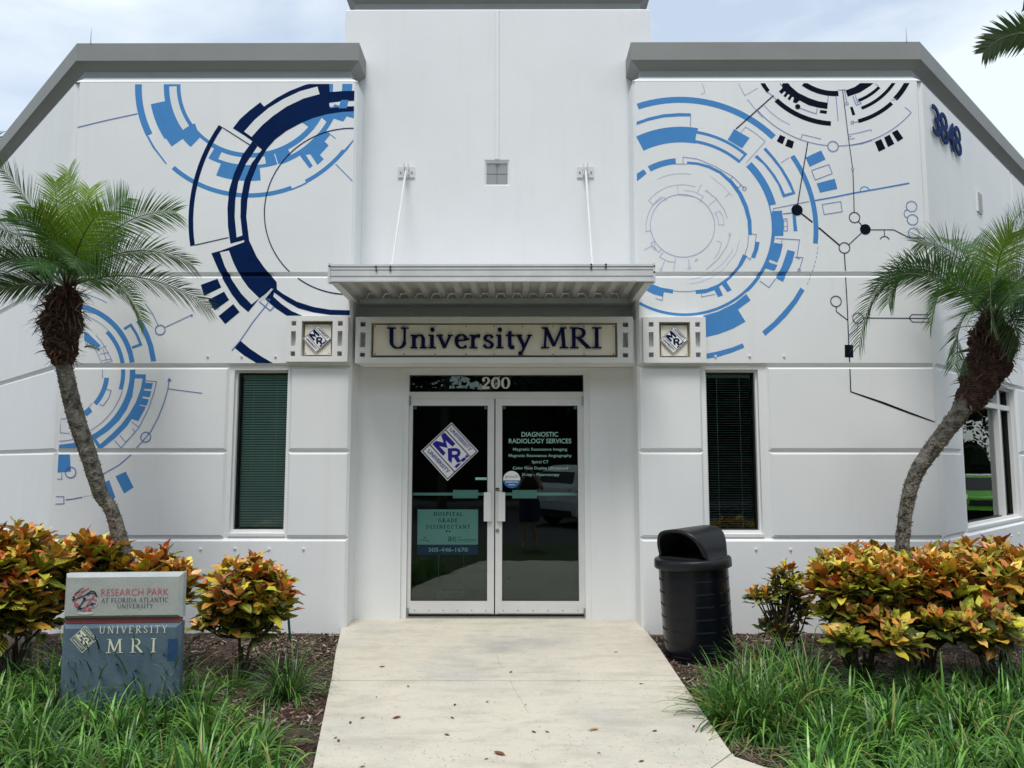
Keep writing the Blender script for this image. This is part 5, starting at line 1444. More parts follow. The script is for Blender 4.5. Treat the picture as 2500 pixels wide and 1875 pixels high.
sl('AT FLORIDA ATLANTIC', 737, 1874, 484, 76, INK, wt=.105, wn=.05, off=.003, trk=.02)
sl('UNIVERSITY', 1003, 1620, 582, 70, INK, wt=.105, wn=.05, off=.003, trk=.04)
sl('UNIVERSITY', 700, 1885, 1006, 128, SIGNT, wt=.115, wn=.045, trk=.26)
sl('MRI', 810, 1790, 1335, 236, SIGNT, wt=.14, wn=.04, trk=.42)
m = MB(); c = SG.pix(ZS(447, 1110), .003); logo(m, SG, c[0], c[1], 222 * 320 / 2212 / FPX * 5.2, .003, SIGNT, None, SIGNT, skip_field=True); m.build('diamond_emblem', ms)
m = MB()
for P, mt, w_ in (
    ([(275, 470), (262, 440), (330, 425), (450, 375), (540, 320), (580, 285)], INK, .010), ([(300, 375), (350, 310), (400, 265), (450, 238)], INK, .007), ([(500, 370), (560, 330), (630, 335), (675, 385)], INK, .009), ([(580, 290), (640, 310), (680, 400)], INK, .010),
    ([(460, 430), (420, 500), (375, 560), (350, 610)], INK, .010), ([(340, 610), (450, 580), (560, 520), (650, 500)], INK, .007), ([(290, 350), (330, 310), (430, 300), (540, 245)], PINKR, .009), ([(320, 440), (290, 480), (300, 540)], PINKR, .009),
    ([(380, 370), (430, 320), (480, 275), (530, 245)], PINKR, .007), ([(420, 480), (500, 440), (600, 420), (670, 460)], PINKR, .009), ([(630, 355), (580, 430), (520, 500), (480, 570), (430, 650)], PINKR, .009), ([(430, 650), (480, 630), (540, 600), (630, 560)], PINKR, .006),
    ([(320, 440), (360, 370), (390, 340)], PINKR, .007)):
    SG.line(m, [SG.pix(ZS(*q)) for q in P], w_ * .72, .0035 + (hash(P[0]) % 5) * .0003, mt)
for q, mt, r_ in (((283, 400), INK, .008), ((462, 425), INK, .010), ((333, 530), PINKR, .013), ((590, 510), INK, .009), ((545, 595), PINKR, .010), ((400, 590), INK, .008)):
    SG.disc(m, SG.pix(ZS(*q)), r_, .006, mt, 16)
cc = SG.pix(ZS(475, 672)); SG.poly(m, [(cc[0] + .052 * math.cos(R(a)), cc[1] + .008 * math.sin(R(a))) for a in range(0, 360, 12)], .003, PALEL)
SG.line(m, [SG.pix(ZS(470 + 212 * math.cos(R(a)), 442 - 205 * math.sin(R(a)))) for a in range(-40, 60, 8)], .004, .003, PALEL)
m.build('globe_emblem', ms)

# ================================================================== LITTER BIN
bc = PG((1722, 1626), -.05)
BX, BY, BZ = bc[0] + .015, bc[1] + .26, gz(bc[1]) - .075
binr = empty('litter_bin', (BX, BY, BZ), 'black ribbed plastic litter bin with an open hooded lid standing on the mulch', 'litter bin')
TILT = Matrix.Translation((BX, BY, BZ)) @ Matrix.Rotation(R(-2.8), 4, 'Y')
def TB(p): return TILT @ Vector(p)
ztop = .80
m = MB(); N = 48
prof = [(.265, -.04), (.283, .0), (.287, .03), (.291, .70), (.292, ztop)]
vs = []; fs = []
for i, (r_, z) in enumerate(prof):
    for k in range(N):
        g = 2 * math.pi * k / N
        # shallow vertical flats every 45 degrees
        rr_ = r_ * (1 - (.012 if (k % 6) == 0 else 0))
        vs.append(TB((rr_ * math.cos(g), rr_ * math.sin(g), z)))
for i in range(len(prof) - 1):
    for k in range(N): fs.append((i * N + k, i * N + (k + 1) % N, (i + 1) * N + (k + 1) % N, (i + 1) * N + k))
fs.append(tuple(range(N - 1, -1, -1)))
m.add(vs, fs, BINB)
m.build('bin_body', binr, smooth=True)
m = MB()
for colm in range(8):
    g0 = R(-92 + colm * 45 + 4)
    for r in range(7):
        z = .085 + r * .102
        rad = .287 + (.291 - .287) * z / .7 + .002
        n = 7; hw = R(16.5); ring_ = []
        for i in range(n):
            g = g0 - hw + 2 * hw * i / (n - 1)
            for rd in (rad + .0006, rad - .006):
                for dz in (-.0055, .0055): ring_.append(TB((rd * math.cos(g), rd * math.sin(g), z + dz)))
        fs = []
        for i in range(n - 1):
            a, b_ = i * 4, i * 4 + 4
            fs += [(a, b_, b_ + 1, a + 1), (a + 2, a + 3, b_ + 3, b_ + 2), (a, a + 2, b_ + 2, b_), (a + 1, b_ + 1, b_ + 3, a + 3)]
        fs += [(0, 1, 3, 2), ((n - 1) * 4, (n - 1) * 4 + 2, (n - 1) * 4 + 3, (n - 1) * 4 + 1)]
        m.add(ring_, fs, BINK)
m.build('rib_slots', binr)
# lid: rim and hooded barrel open towards the left
m = MB()
prof = [(.285, ztop - .01), (.320, ztop - .012), (.326, ztop - .004), (.324, ztop + .055), (.316, ztop + .066), (.285, ztop + .070), (.0, ztop + .072)]
vs = []; fs = []
for r_, z in prof:
    for k in range(N): vs.append(TB((r_ * math.cos(2 * math.pi * k / N), r_ * math.sin(2 * math.pi * k / N), z)))
for i in range(len(prof) - 1):
    for k in range(N): fs.append((i * N + k, i * N + (k + 1) % N, (i + 1) * N + (k + 1) % N, (i + 1) * N + k))
m.add(vs, fs, BIN)
lid = m.build('lid_rim', binr, smooth=True)
ax_ = Vector((-.80, -.60, 0)); px_ = Vector((.60, -.80, 0))
def hood_row(scale, inset):
    rows = []
    n = 26
    for i in range(n + 1):
        t = -1 + 2 * i / n
        ph = math.pi / 2 - t * math.pi / 2
        pp = .262 * scale * math.copysign(abs(math.cos(ph)) ** .75, math.cos(ph)); h = .250 * scale * max(0, math.sin(ph)) ** .85
        if i in (0, n): pp *= 1.08
        if i in (1, n - 1): h *= .55
        rows.append((pp, h))
    return rows
m = MB()
outer = hood_row(1.0, 0); inner = hood_row(.87, .02)
vs = []; K = 9
def hood_pt(pp, h, s_):
    bk = -math.sqrt(max(0.0, .296 ** 2 - min(abs(pp), .295) ** 2)) * (1 - .18 * (h / .25) ** 2)
    ft = .150 + .30 * h - .25 * max(0, abs(pp) - .15)
    al = bk + (ft - bk) * s_
    v = ax_ * al + px_ * pp; return TB((v.x, v.y, ztop + .066 + h))
n = len(outer)
for j in range(K + 1):
    for pp, h in outer: vs.append(hood_pt(pp, h, j / K))
fs = [(j * n + i, j * n + i + 1, (j + 1) * n + i + 1, (j + 1) * n + i) for j in range(K) for i in range(n - 1)]
fs.append(tuple(range(n)))
k0 = len(vs)
for j in (0, 1):
    for (pp, h), (po, ho) in zip(inner, outer):
        base_ft = .150 + .30 * h - .25 * max(0, abs(pp) - .15)
        al = base_ft - (.0 if j == 0 else .24)
        v = ax_ * al + px_ * pp; vs.append(TB((v.x, v.y, ztop + .066 + max(h, .0) + .012)))
fs += [(K * n + i, K * n + i + 1, k0 + i + 1, k0 + i) for i in range(n - 1)]
m.add(vs, fs, BIN)
fs2 = [(k0 + i, k0 + i + 1, k0 + n + i + 1, k0 + n + i) for i in range(n - 1)] + [tuple(k0 + n + i for i in range(n))]
m.add(vs, fs2, BINK)
hd = m.build('hood', binr, smooth=True)
# sill across the bottom of the opening
m = MB()
a = TB((*(ax_ * .165 + px_ * .215).xy, ztop + .066)); b_ = TB((*(ax_ * .165 - px_ * .215).xy, ztop + .066))
m.tube([a, b_], .016, BIN, 10); m.build('opening_sill', binr)

# ================================================================== GROUND
def gridmesh(poly, name, m, zfun, step=.25, thick=None):
    bm = bmesh.new()
    vs = [bm.verts.new((x, y, 0)) for x, y in poly]
    bm.faces.new(vs)
    x0 = min(p[0] for p in poly); x1 = max(p[0] for p in poly); y0 = min(p[1] for p in poly); y1 = max(p[1] for p in poly)
    y = y0 + step
    while y < y1:
        bmesh.ops.bisect_plane(bm, geom=bm.verts[:] + bm.edges[:] + bm.faces[:], plane_co=(0, y, 0), plane_no=(0, 1, 0)); y += step
    for v in bm.verts: v.co.z = zfun(v.co.x, v.co.y)
    if thick:
        r = bmesh.ops.extrude_face_region(bm, geom=bm.faces[:])
        for v in [g for g in r['geom'] if isinstance(g, bmesh.types.BMVert)]: v.co.z -= thick
    bmesh.ops.recalc_face_normals(bm, faces=bm.faces[:])
    me = bpy.data.meshes.new(name); bm.to_mesh(me); bm.free(); me.materials.append(m)
    if not thick and len(me.polygons) and me.polygons[0].normal.z < 0: me.flip_normals()
    o = bpy.data.objects.new(name, me); col.objects.link(o)
    return o
def xy(p, dz=0): q = PG(p, dz); return (q[0], q[1])
Ledge = [xy(p) for p in ((860, 1507), (834, 1534), (820, 1590), (810, 1656), (765, 1871))]
Redge = [xy(p) for p in ((1562, 1507), (1600, 1568), (1667, 1668), (1717, 1741), (1762, 1806), (1793, 1847), (1868, 1873))]
JY = xy((1240, 1662))[1]
g0 = [(Ledge[0][0], YD + .06)] + Ledge
# slab by the door (nearer part starts at the tooled joint)
def lerp_edge(E, y):
    for a, b in zip(E, E[1:]):
        if b[1] <= y <= a[1]: t = (y - a[1]) / (b[1] - a[1]); return a[0] + (b[0] - a[0]) * t
    return E[-1][0]
ZG = lambda x, y: gz(y)
top_poly = [(XIL + .0, YE - .0)] + [p for p in Ledge[1:] if p[1] > JY] + [(lerp_edge(Ledge, JY), JY + .004), (lerp_edge(Redge, JY), JY + .004)] + [p for p in Redge[::-1] if p[1] > JY and p[1] < YE] + [(XIR, YE), (dr, YE), (dr, YD + .1), (dl, YD + .1), (dl, YE)]
o = gridmesh(top_poly, 'walkway', CONC, ZG, thick=.12)
structure(o, 'pale concrete slab nearest the doors', 'walkway')
fy = Ledge[-1][1]
low = [(lerp_edge(Ledge, JY), JY - .004)] + [p for p in Ledge if p[1] < JY] + [(-.75, 3.2), (-.75, 2.2), (1.55, 3.0)]
jx = xy((1690, 1875))
low = [(lerp_edge(Ledge, JY), JY - .004)] + [p for p in Ledge if p[1] < JY] + [(-.80, 2.9), (-.60, 1.9), (1.05, 1.9)]
cj = xy((1785, 1838)); cj2 = xy((1720, 1885))
R1 = [p for p in Redge if p[1] < JY and p[1] > cj[1] + .02]
low += [(cj2[0] - .35, cj2[1] - .55), cj2, cj] + R1[::-1] + [(lerp_edge(Redge, JY), JY - .004)]
o = gridmesh(low, 'walkway.001', CONC, ZG, thick=.12)
structure(o, 'long pale concrete slab of the walk towards the street', 'walkway')
e_ = .006
side = [(cj[0] + e_, cj[1] - e_), (cj2[0] + e_, cj2[1] - e_), (cj2[0] - .35 + e_, cj2[1] - .55 - e_), (1.06, 1.9), (9, 1.6), (9, 3.1), (3.2, 3.55), (Redge[-1][0] + .55, Redge[-1][1] - .22), Redge[-1], Redge[-2]]
o = gridmesh(side, 'walkway.002', CONC, ZG, thick=.12)
structure(o, 'concrete walk branching off to the right', 'walkway')
# planting beds, slightly lower than the walk, gently uneven
def bedz(x, y):
    return gz(y) - .050 + .018 * math.sin(x * 2.3 + 1) * math.sin(y * 2.9) + .010 * math.sin(x * 7.1) * math.sin(y * 6.3)
def bed(x0, x1, y0, y1, name, lab):
    nx, ny = int((x1 - x0) / .07), int((y1 - y0) / .07)
    X = np.linspace(x0, x1, nx); Y = np.linspace(y0, y1, ny)
    vs = [(x, y, bedz(x, y) + rng.uniform(-.006, .006)) for y in Y for x in X]
    fs = [(j * nx + i, j * nx + i + 1, (j + 1) * nx + i + 1, (j + 1) * nx + i) for j in range(ny - 1) for i in range(nx - 1)]
    m = MB(); m.add(vs, fs, MULCH); o = m.build(name, smooth=True); structure(o, lab, 'planting bed'); return o
bed(-9.5, -.78, 2.6, 9.0, 'planting_bed', 'dark bark mulch bed left of the walk')
bed(1.0, 9.5, 3.0, 9.0, 'planting_bed.001', 'dark bark mulch bed right of the walk')
# wider surroundings behind the viewer, seen only in the glass
m = MB()
zz = gz(0) - .03
m.add([(-60, 1.9, zz), (60, 1.9, zz), (60, -1.2, zz - .02), (-60, -1.2, zz - .02)], [(3, 2, 1, 0)], LAWN)
m.add([(-60, 1.9, zz), (-9.5, 1.9, zz), (-9.5, 40, zz), (-60, 40, zz)], [(0, 1, 2, 3)], LAWN)
m.add([(9.5, 1.9, zz), (12.5, 1.9, zz), (12.5, 40, zz), (9.5, 40, zz)], [(0, 1, 2, 3)], LAWN)
m.add([(-9.5, 1.9, zz - .004), (-.6, 1.9, zz - .004), (-.6, 2.9, zz - .004), (-9.5, 2.9, zz - .004)], [(0, 1, 2, 3)], LAWN)
structure(m.build('lawn'), 'strip of lawn between the walk and the parking area', 'lawn')
m = MB(); m.add([(-300, -1.2, -.30), (300, -1.2, -.30), (300, -300, -.34), (-300, -300, -.34)], [(3, 2, 1, 0)], ASPH)
m.add([(12.5, -1.19, -.30), (300, -1.19, -.30), (300, 300, -.30), (12.5, 300, -.30)], [(0, 1, 2, 3)], ASPH)
structure(m.build('parking_area'), 'grey asphalt parking area', 'parking area')
m = MB(); m.add([(-300, -300, -.6), (300, -300, -.6), (300, 600, -.6), (-300, 600, -.6)], [(0, 1, 2, 3)], LAWN)
structure(m.build('ground'), 'ground reaching the horizon', 'ground')

# mulch chips
def chips(n, regions, label):
    V = []; F = []; Cc = []
    for i in range(n):
        x0, x1, y0, y1 = regions[int(rng.integers(len(regions)))]
        x, y = rng.uniform(x0, x1), rng.uniform(y0, y1)
        le = lerp_edge(Ledge, y) if y < Ledge[0][1] else -1.64
        re_ = lerp_edge(Redge, y) if y < Redge[0][1] else 1.22
        if x < 0 and x > le - .012: continue
        if x > 0 and x < re_ + .012: continue
        L = rng.uniform(.008, .032) * (1.5 if rng.random() < .12 else 1); wd_ = rng.uniform(.0025, .007); t = rng.uniform(0, math.pi); tl = rng.normal(0, .30)
        d = np.array([math.cos(t) * math.cos(tl), math.sin(t) * math.cos(tl), math.sin(tl)]); s_ = np.array([-math.sin(t), math.cos(t), rng.normal(0, .5)])
        c = np.array([x, y, bedz(x, y) + rng.uniform(.004, .020)])
        k = len(V)
        V += [tuple(c - d * L - s_ * wd_), tuple(c + d * L - s_ * wd_ * .6), tuple(c + d * L + s_ * wd_ * .6), tuple(c - d * L + s_ * wd_)]
        F.append((k, k + 1, k + 2, k + 3))
        q = rng.random()
        if q < .48: cc = np.array([.075, .040, .026]) * rng.uniform(.4, 1.5)
        elif q < .82: cc = np.array([.21, .145, .11]) * rng.uniform(.6, 1.2)
        elif q < .975: cc = np.array([.38, .32, .27]) * rng.uniform(.6, 1.15)
        else: cc = np.array([.40, .37, .31]) * rng.uniform(.7, 1.1)
        Cc += [(*cc, 1)] * 4
    m = MB(); m.v = V; m.f = F; m.mats = [CHIP]; m.m = [0] * len(F); m.c = Cc
    tag(m.build('mulch_chips'), label, 'mulch', kind='stuff')
chips(11000, [(-2.6, -.9, 3.9, 7.45), (-2.4, -1.0, 5.2, 7.45), (-4.4, -2.6, 5.5, 7.4)], 'loose shredded bark mulch covering the bed left of the walk')
chips(12000, [(1.1, 3.2, 3.6, 7.45), (1.15, 2.5, 5.2, 7.45), (2.6, 4.6, 4.5, 7.4)], 'loose shredded bark mulch covering the bed right of the walk')

# fallen leaves on the concrete
HEDGE = mat('added_dark_hedge', (0.025, 0.042, 0.015), 0.9, noise=.6, nscale=3)
leafm = mat('dry_leaf', (0.24, 0.075, 0.03), 0.6, noise=0.5, nscale=60)
leafd = mat('dark_dry_leaf', (0.055, 0.03, 0.02), 0.7)
leafo = mat('tan_dry_leaf', (0.42, 0.24, 0.07), 0.6)
def dry_leaf(p, L, ang_, mt, label, group):
    c = PG(p); cx_, cy_ = c[0], c[1]; z = gz(cy_)
    V = []; n = 6
    for i in range(n + 1):
        t = i / n; wd_ = L * .22 * math.sin(math.pi * min(1, t * .96 + .02)) ** .8 + .0006
        lift = .003 + L * .12 * (t - .4) ** 2 * 4 * .5
        for s_ in (-1, 0, 1):
            a = (t - .5) * L; b = s_ * wd_
            V.append((cx_ + a * math.cos(ang_) - b * math.sin(ang_), cy_ + a * math.sin(ang_) + b * math.cos(ang_), z + lift + abs(s_) * wd_ * .5))
    F = [(i * 3 + j, i * 3 + j + 1, i * 3 + 3 + j + 1, i * 3 + 3 + j) for i in range(n) for j in (0, 1)]
    m = MB(); m.add(V, F, mt)
    m.tube([V[1], (V[1][0] - L * .18 * math.cos(ang_), V[1][1] - L * .18 * math.sin(ang_), z + .004)], .0008, leafd, 4)
    tag(m.build('fallen_leaf', base=(cx_, cy_, z)), label, 'leaf', group)
dry_leaf(ZD(1030, 1578), .078, 2.5, leafm, 'largest curled brown leaf, low in the middle of the walk', 'fallen leaves on the walk')
dry_leaf(ZD(1598, 1432), .062, .35, leafo, 'tan yellow leaf lying on the right half of the walk', 'fallen leaves on the walk')
dry_leaf(ZD(416, 1360), .060, .7, leafm, 'slim orange leaf on the left half of the walk', 'fallen leaves on the walk')
dry_leaf(ZD(327, 1054), .044, .1, leafm, 'brown leaf nearest the left edge above the joint', 'fallen leaves on the walk')
dry_leaf(ZD(1730, 966), .030, .1, leafd, 'dark leaf near the bin above the joint', 'fallen leaves on the walk')
for i, (x, y, L) in enumerate(((136, 1390, .035), (210, 1362, .035), (483, 1172, .03), (763, 1283, .032), (747, 1361, .034), (957, 1265, .026), (1236, 1446, .034), (1316, 1445, .030),
        (1188, 1283, .018), (1964, 1440, .034), (65, 1498, .036), (48, 1481, .026), (714, 1463, .036), (1884, 1622, .036), (1100, 1086, .036), (1880, 1156, .028), (293, 1236, .018), (210, 1655, .03), (953, 1608, .022), (1627, 1572, .02), (2196, 1412, .03), (1506, 1140, .018))):
    dry_leaf(ZD(x, y), L, rng.uniform(0, 3), leafm if i % 3 else leafd, 'small curled brown leaf lying on the concrete walk', 'small fallen leaves on the walk')
# hairline crack and tiny debris specks
m = MB()
for P in ([(1005, 988), (1025, 1000), (1028, 1030), (1047, 1062)], [(1095, 1130), (1120, 1190), (1160, 1250), (1190, 1310), (1215, 1330)]):
    q = [PG(ZD(*p)) for p in P]
    for a, b in zip(q, q[1:]):
        m.tube([(a[0], a[1], gz(a[1]) + .0006), (b[0], b[1], gz(b[1]) + .0006)], .0006, leafd, 4)
tag(m.build('hairline_crack'), 'fine wandering crack in the middle of the walk', 'crack', kind='structure')
m = MB(); V = []; F = []
for i in range(420):
    p = (rng.uniform(780, 1800), rng.uniform(1512, 1870)); c = PG(p)
    if not (lerp_edge(Ledge, c[1]) + .02 < c[0] < lerp_edge(Redge, c[1]) - .02): continue
    L = rng.uniform(.002, .007); t = rng.uniform(0, 3.1); k = len(V); w_ = .0016
    for a, b in ((-L, -w_), (L, -w_), (L, w_), (-L, w_)): V.append((c[0] + a * math.cos(t) - b * math.sin(t), c[1] + a * math.sin(t) + b * math.cos(t), gz(c[1]) + .003))
    F.append((k, k + 1, k + 2, k + 3))
m.add(V, F, leafd); tag(m.build('debris_specks'), 'tiny dark specks of plant debris scattered over the concrete', 'debris', kind='stuff')

# green irrigation riser
p = PG(Z0(1742, 885), -.05); m = MB(); m.tube([(p[0], p[1], bedz(p[0], p[1]) - .02), (p[0] - .03, p[1], bedz(p[0], p[1]) + .26)], .012, RISER, 10)
tag(m.build('irrigation_riser', base=(p[0], p[1], bedz(p[0], p[1]))), 'thin green plastic pipe standing in the mulch beside the round croton', 'pipe')
# lightning rods on the parapet
for p, lab in ((Z1(545, 240), 'thin metal spike on the left parapet'), (Z3(1971, 110), 'thin metal spike on the right parapet')):
    q = PY(p, YW - .02); m = MB(); m.tube([(q[0], YW - .02, ZTOP + .40), (q[0], YW - .02, ZTOP + .56)], [.005, .0015], STEEL, 6)
    tag(m.build('lightning_rod', base=(q[0], YW - .02, ZTOP + .4)), lab, 'lightning rod')

# ================================================================== PLANTS
def bez(P0, P1, P2, t): return P0 * (1 - t) ** 2 + P1 * 2 * t * (1 - t) + P2 * t * t
def frond(P0, P1, P2, L, n, tint, parent, lw=.0094, up=.30, droop=.9, name='frond', base_bare=.16, ref=None):
    if ref is None: ref = np.array([rng.uniform(-.2, .2), rng.uniform(.4, .9), .8])
    P0, P1, P2 = [np.array(p, float) for p in (P0, P1, P2)]
    V = []; F = []; Cc = []
    ts = np.linspace(0, 1, 18)
    pts = [bez(P0, P1, P2, t) for t in ts]
    m = MB(); m.mats = [PALM]
    # rachis: three sided
    rad = [.010 * (1 - .85 * t) for t in ts]
    for i, p in enumerate(pts):
        t = pts[min(i + 1, 17)] - pts[max(i - 1, 0)]; t = t / np.linalg.norm(t)
        a = np.cross(t, [.01, .02, 1.0]); a = a / (np.linalg.norm(a) + 1e-9); b = np.cross(t, a)
        for g in (0, 2.1, 4.2): V.append(p + (a * math.cos(g) + b * math.sin(g)) * rad[i]); Cc.append((.16 * (.6 + tint[1]), .19 * (.6 + tint[1]), .06, 1))
    for i in range(17):
        for k in range(3): F.append((i * 3 + k, i * 3 + (k + 1) % 3, i * 3 + 3 + (k + 1) % 3, i * 3 + 3 + k))
    for i in range(n):
        t = base_bare + (1 - base_bare) * (i + .5) / n
        p = bez(P0, P1, P2, t); tg = (P1 - P0) * (1 - t) + (P2 - P1) * t; tg = tg / np.linalg.norm(tg)
        sd = np.cross(tg, ref); sd = sd / (np.linalg.norm(sd) + 1e-6); nu = np.cross(sd, tg); nu = nu if nu[2] > 0 else -nu
        ll_ = L * (.68 + .32 * math.sin(math.pi * min(1, t * 1.02)) ** .6) * (1 if t < .9 else 1 - (t - .9) * 3.0)
        for s_ in (-1, 1):
            jit = rng.normal(0, .045, 3)
            d = sd * s_ * (.95 - .35 * t) + tg * (.36 + .5 * t) + nu * up * (1 - .5 * t) + jit; d = d / np.linalg.norm(d)
            wv = np.cross(d, nu); wv = wv / (np.linalg.norm(wv) + 1e-6)
            k0 = len(V); q = p.copy(); dd = d.copy(); lx = ll_ * rng.uniform(.85, 1.1)
            tv = np.array(tint) * rng.uniform(.75, 1.25)
            for j, wf in enumerate((.55, 1.0, .85, .5, .05)):
                wj = wv * lw * wf * .5
                V.append(q - wj); V.append(q + wj); Cc.append((*tv, 1)); Cc.append((*tv, 1))
                dd = dd + np.array([0, 0, -1.0]) * droop * .12; dd = dd / np.linalg.norm(dd)
                q = q + dd * lx / 4
            for j in range(4): F.append((k0 + 2 * j, k0 + 2 * j + 1, k0 + 2 * j + 3, k0 + 2 * j + 2))
    m.v = [tuple(v) for v in V]; m.f = F; m.m = [0] * len(F); m.c = Cc
    return m.build(name, parent, smooth=False)
def palm_trunk(pts, rads, parent, nubs=1.0, nub_len=.018):
    """tapering stem with closely set ragged leaf-scar rings and short stubs"""
    P = [np.array(p, float) for p in pts]
    seg = [np.linalg.norm(b - a) for a, b in zip(P, P[1:])]; tot = sum(seg)
    cs = np.concatenate([[0], np.cumsum(seg)])
    nr = int(tot / .006); N = 26
    V = []; F = []
    def at(s):
        i = min(len(seg) - 1, max(0, int(np.searchsorted(cs, s) - 1))); t = (s - cs[i]) / seg[i]
        # smooth (Catmull-Rom) position
        p0 = P[max(i - 1, 0)]; p1 = P[i]; p2 = P[i + 1]; p3 = P[min(i + 2, len(P) - 1)]
        q = .5 * ((2 * p1) + (-p0 + p2) * t + (2 * p0 - 5 * p1 + 4 * p2 - p3) * t * t + (-p0 + 3 * p1 - 3 * p2 + p3) * t ** 3)
        return q, rads[i] * (1 - t) + rads[i + 1] * t
    qs = [at(tot * i / nr) for i in range(nr + 1)]
    ph = rng.uniform(0, 6, N)
    for i, (q, r_) in enumerate(qs):
        tg = qs[min(i + 1, nr)][0] - qs[max(i - 1, 0)][0]; tg = tg / np.linalg.norm(tg)
        a = np.cross(tg, [.2, 1, 0]); a = a / np.linalg.norm(a); b = np.cross(tg, a)
        for k in range(N):
            g = 2 * math.pi * k / N
            saw = ((i * .17 + (k % 2) * .5 + .30 * math.sin(3 * g)) % 1.0)
            r2 = r_ * (1 + .15 * saw - .05 + rng.uniform(-.025, .025))
            V.append(q + (a * math.cos(g) + b * math.sin(g)) * r2)
    for i in range(nr):
        for k in range(N): F.append((i * N + k, i * N + (k + 1) % N, (i + 1) * N + (k + 1) % N, (i + 1) * N + k))
    # stubs
    for i in range(int(tot * 330 * nubs)):
        s_ = rng.uniform(0, tot * .98); q, r_ = at(s_); q2, _ = at(min(tot, s_ + .01)); tg = (q2 - q) / (np.linalg.norm(q2 - q) + 1e-9)
        a = np.cross(tg, [.2, 1, 0]); a = a / np.linalg.norm(a); b = np.cross(tg, a); g = rng.uniform(0, 6.28)
        o = a * math.cos(g) + b * math.sin(g); w_ = np.cross(tg, o) * rng.uniform(.006, .012); k = len(V); c = q + o * r_ * .98
        tip = c + o * nub_len * rng.uniform(.3, 1.0) + tg * nub_len * rng.uniform(.1, .9)
        V += [c - w_ - tg * .004, c + w_ - tg * .004, tip + w_ * .35, tip - w_ * .35, c - w_ + tg * .006, c + w_ + tg * .006]
        F += [(k, k + 1, k + 2, k + 3), (k + 4, k + 3, k + 2, k + 5), (k, k + 3, k + 4), (k + 1, k + 5, k + 2)]
    m = MB(); m.add(V, F, TRUNK)
    return m.build('trunk', parent, smooth=False)
def palm_head(pts, rads, parent, nfib=260):
    P = [np.array(p, float) for p in pts]; V = []; F = []; n = 60; N = 30
    def at(t):
        x = t * (len(P) - 1); i = min(int(x), len(P) - 2); f = x - i
        return P[i] * (1 - f) + P[i + 1] * f, rads[i] * (1 - f) + rads[i + 1] * f
    for i in range(n + 1):
        q, r_ = at(i / n); tg = P[-1] - P[0]; tg = tg / np.linalg.norm(tg); a = np.cross(tg, [.1, 1, 0]); a = a / np.linalg.norm(a); b = np.cross(tg, a)
        for k in range(N):
            g = 2 * math.pi * k / N; r2 = r_ * (1 + .09 * math.sin(i * .35 + k * .9) + .07 * math.sin(i * 1.7 + k * 2.1) + .05 * math.sin(k * 5.3 - i * .9) + rng.uniform(-.05, .05))
            V.append(q + (a * math.cos(g) + b * math.sin(g)) * r2)
    for i in range(n):
        for k in range(N): F.append((i * N + k, i * N + (k + 1) % N, (i + 1) * N + (k + 1) % N, (i + 1) * N + k))
    m = MB(); m.add(V, F, BOOT); m.build('fibrous_head', parent)
    V = []; F = []; Cc = []
    for i in range(nfib):
        t = rng.uniform(0, 1) ** .75; q, r_ = at(t); g = rng.uniform(0, 6.28); o = a * math.cos(g) + b * math.sin(g)
        c = q + o * r_ * .95; L = rng.uniform(.03, .11) * (1 if t < .5 else 1.9); w0 = rng.uniform(.002, .010)
        d = o * rng.uniform(.25, .9) + tg * rng.uniform(-.2, 1.1) * (1 if rng.random() < .75 else -1); d = d / np.linalg.norm(d)
        wv = np.cross(d, o + .1); wv = wv / (np.linalg.norm(wv) + 1e-6)
        base = np.array([.10, .045, .025]) * rng.uniform(.4, 1.5) if rng.random() < .8 else np.array([.20, .15, .11]) * rng.uniform(.6, 1.2)
        k0 = len(V)
        for j, wf in enumerate((1, .9, .6, .15)):
            V += [c - wv * w0 * wf, c + wv * w0 * wf]; Cc += [(*base, 1)] * 2
            d = d + np.array([0, 0, -.25]) + rng.normal(0, .12, 3); d = d / np.linalg.norm(d); c = c + d * L / 3
        for j in range(3): F.append((k0 + 2 * j, k0 + 2 * j + 1, k0 + 2 * j + 3, k0 + 2 * j + 2))
    m = MB(); m.v = [tuple(v) for v in V]; m.f = F; m.mats = [FIBRE]; m.m = [0] * len(F); m.c = Cc
    m.build('old_leaf_bases', parent)

DG = (.045, .12, .028); MG = (.085, .20, .028); YG = (.20, .33, .025); SG_ = (.095, .18, .065)
# ---- left pygmy palm
YL = 6.25
b0 = PY((312, 1420), YL); bz_ = bedz(-3.0, YL)
lp = empty('pygmy_date_palm', (PY((330, 1500), YL)[0], YL, bz_), 'small palm with slender curved trunk leaning left, standing behind the monument sign', 'palm tree')
tp = [np.array([PY((330, 1500), YL)[0], YL, bz_ - .05])] + [PY(p, YL) for p in (Z0(748, 440), Z0(728, 330), Z0(695, 190), Z0(655, 85), Z2(605, 1490), Z2(530, 1250), Z2(462, 1050), Z2(422, 900), Z2(388, 740), Z2(376, 690))]
palm_trunk(tp, [.064, .062, .058, .050, .048, .052, .060, .062, .060, .058, .066], lp, 1.2)
hp = [PY(p, YL) for p in (Z2(375, 720), Z2(372, 660), Z2(365, 560), Z2(365, 470), Z2(375, 390), Z2(385, 320), Z2(395, 255))]
palm_head(hp, [.065, .10, .125, .155, .130, .120, .075], lp, 620)
def PPl(x, y, d=0.0): return PY(ZP(x, y), YL + d)
CB = PPl(520, 1040)
def fl_(ctrl, tip, dc, dt, tint, L=.28, n=54, base=(520, 1030), up=.30, droop=.9):
    frond(PPl(*base), PPl(*ctrl, dc), PPl(*tip, dt), L, n, tint, lp, up=up, droop=droop)
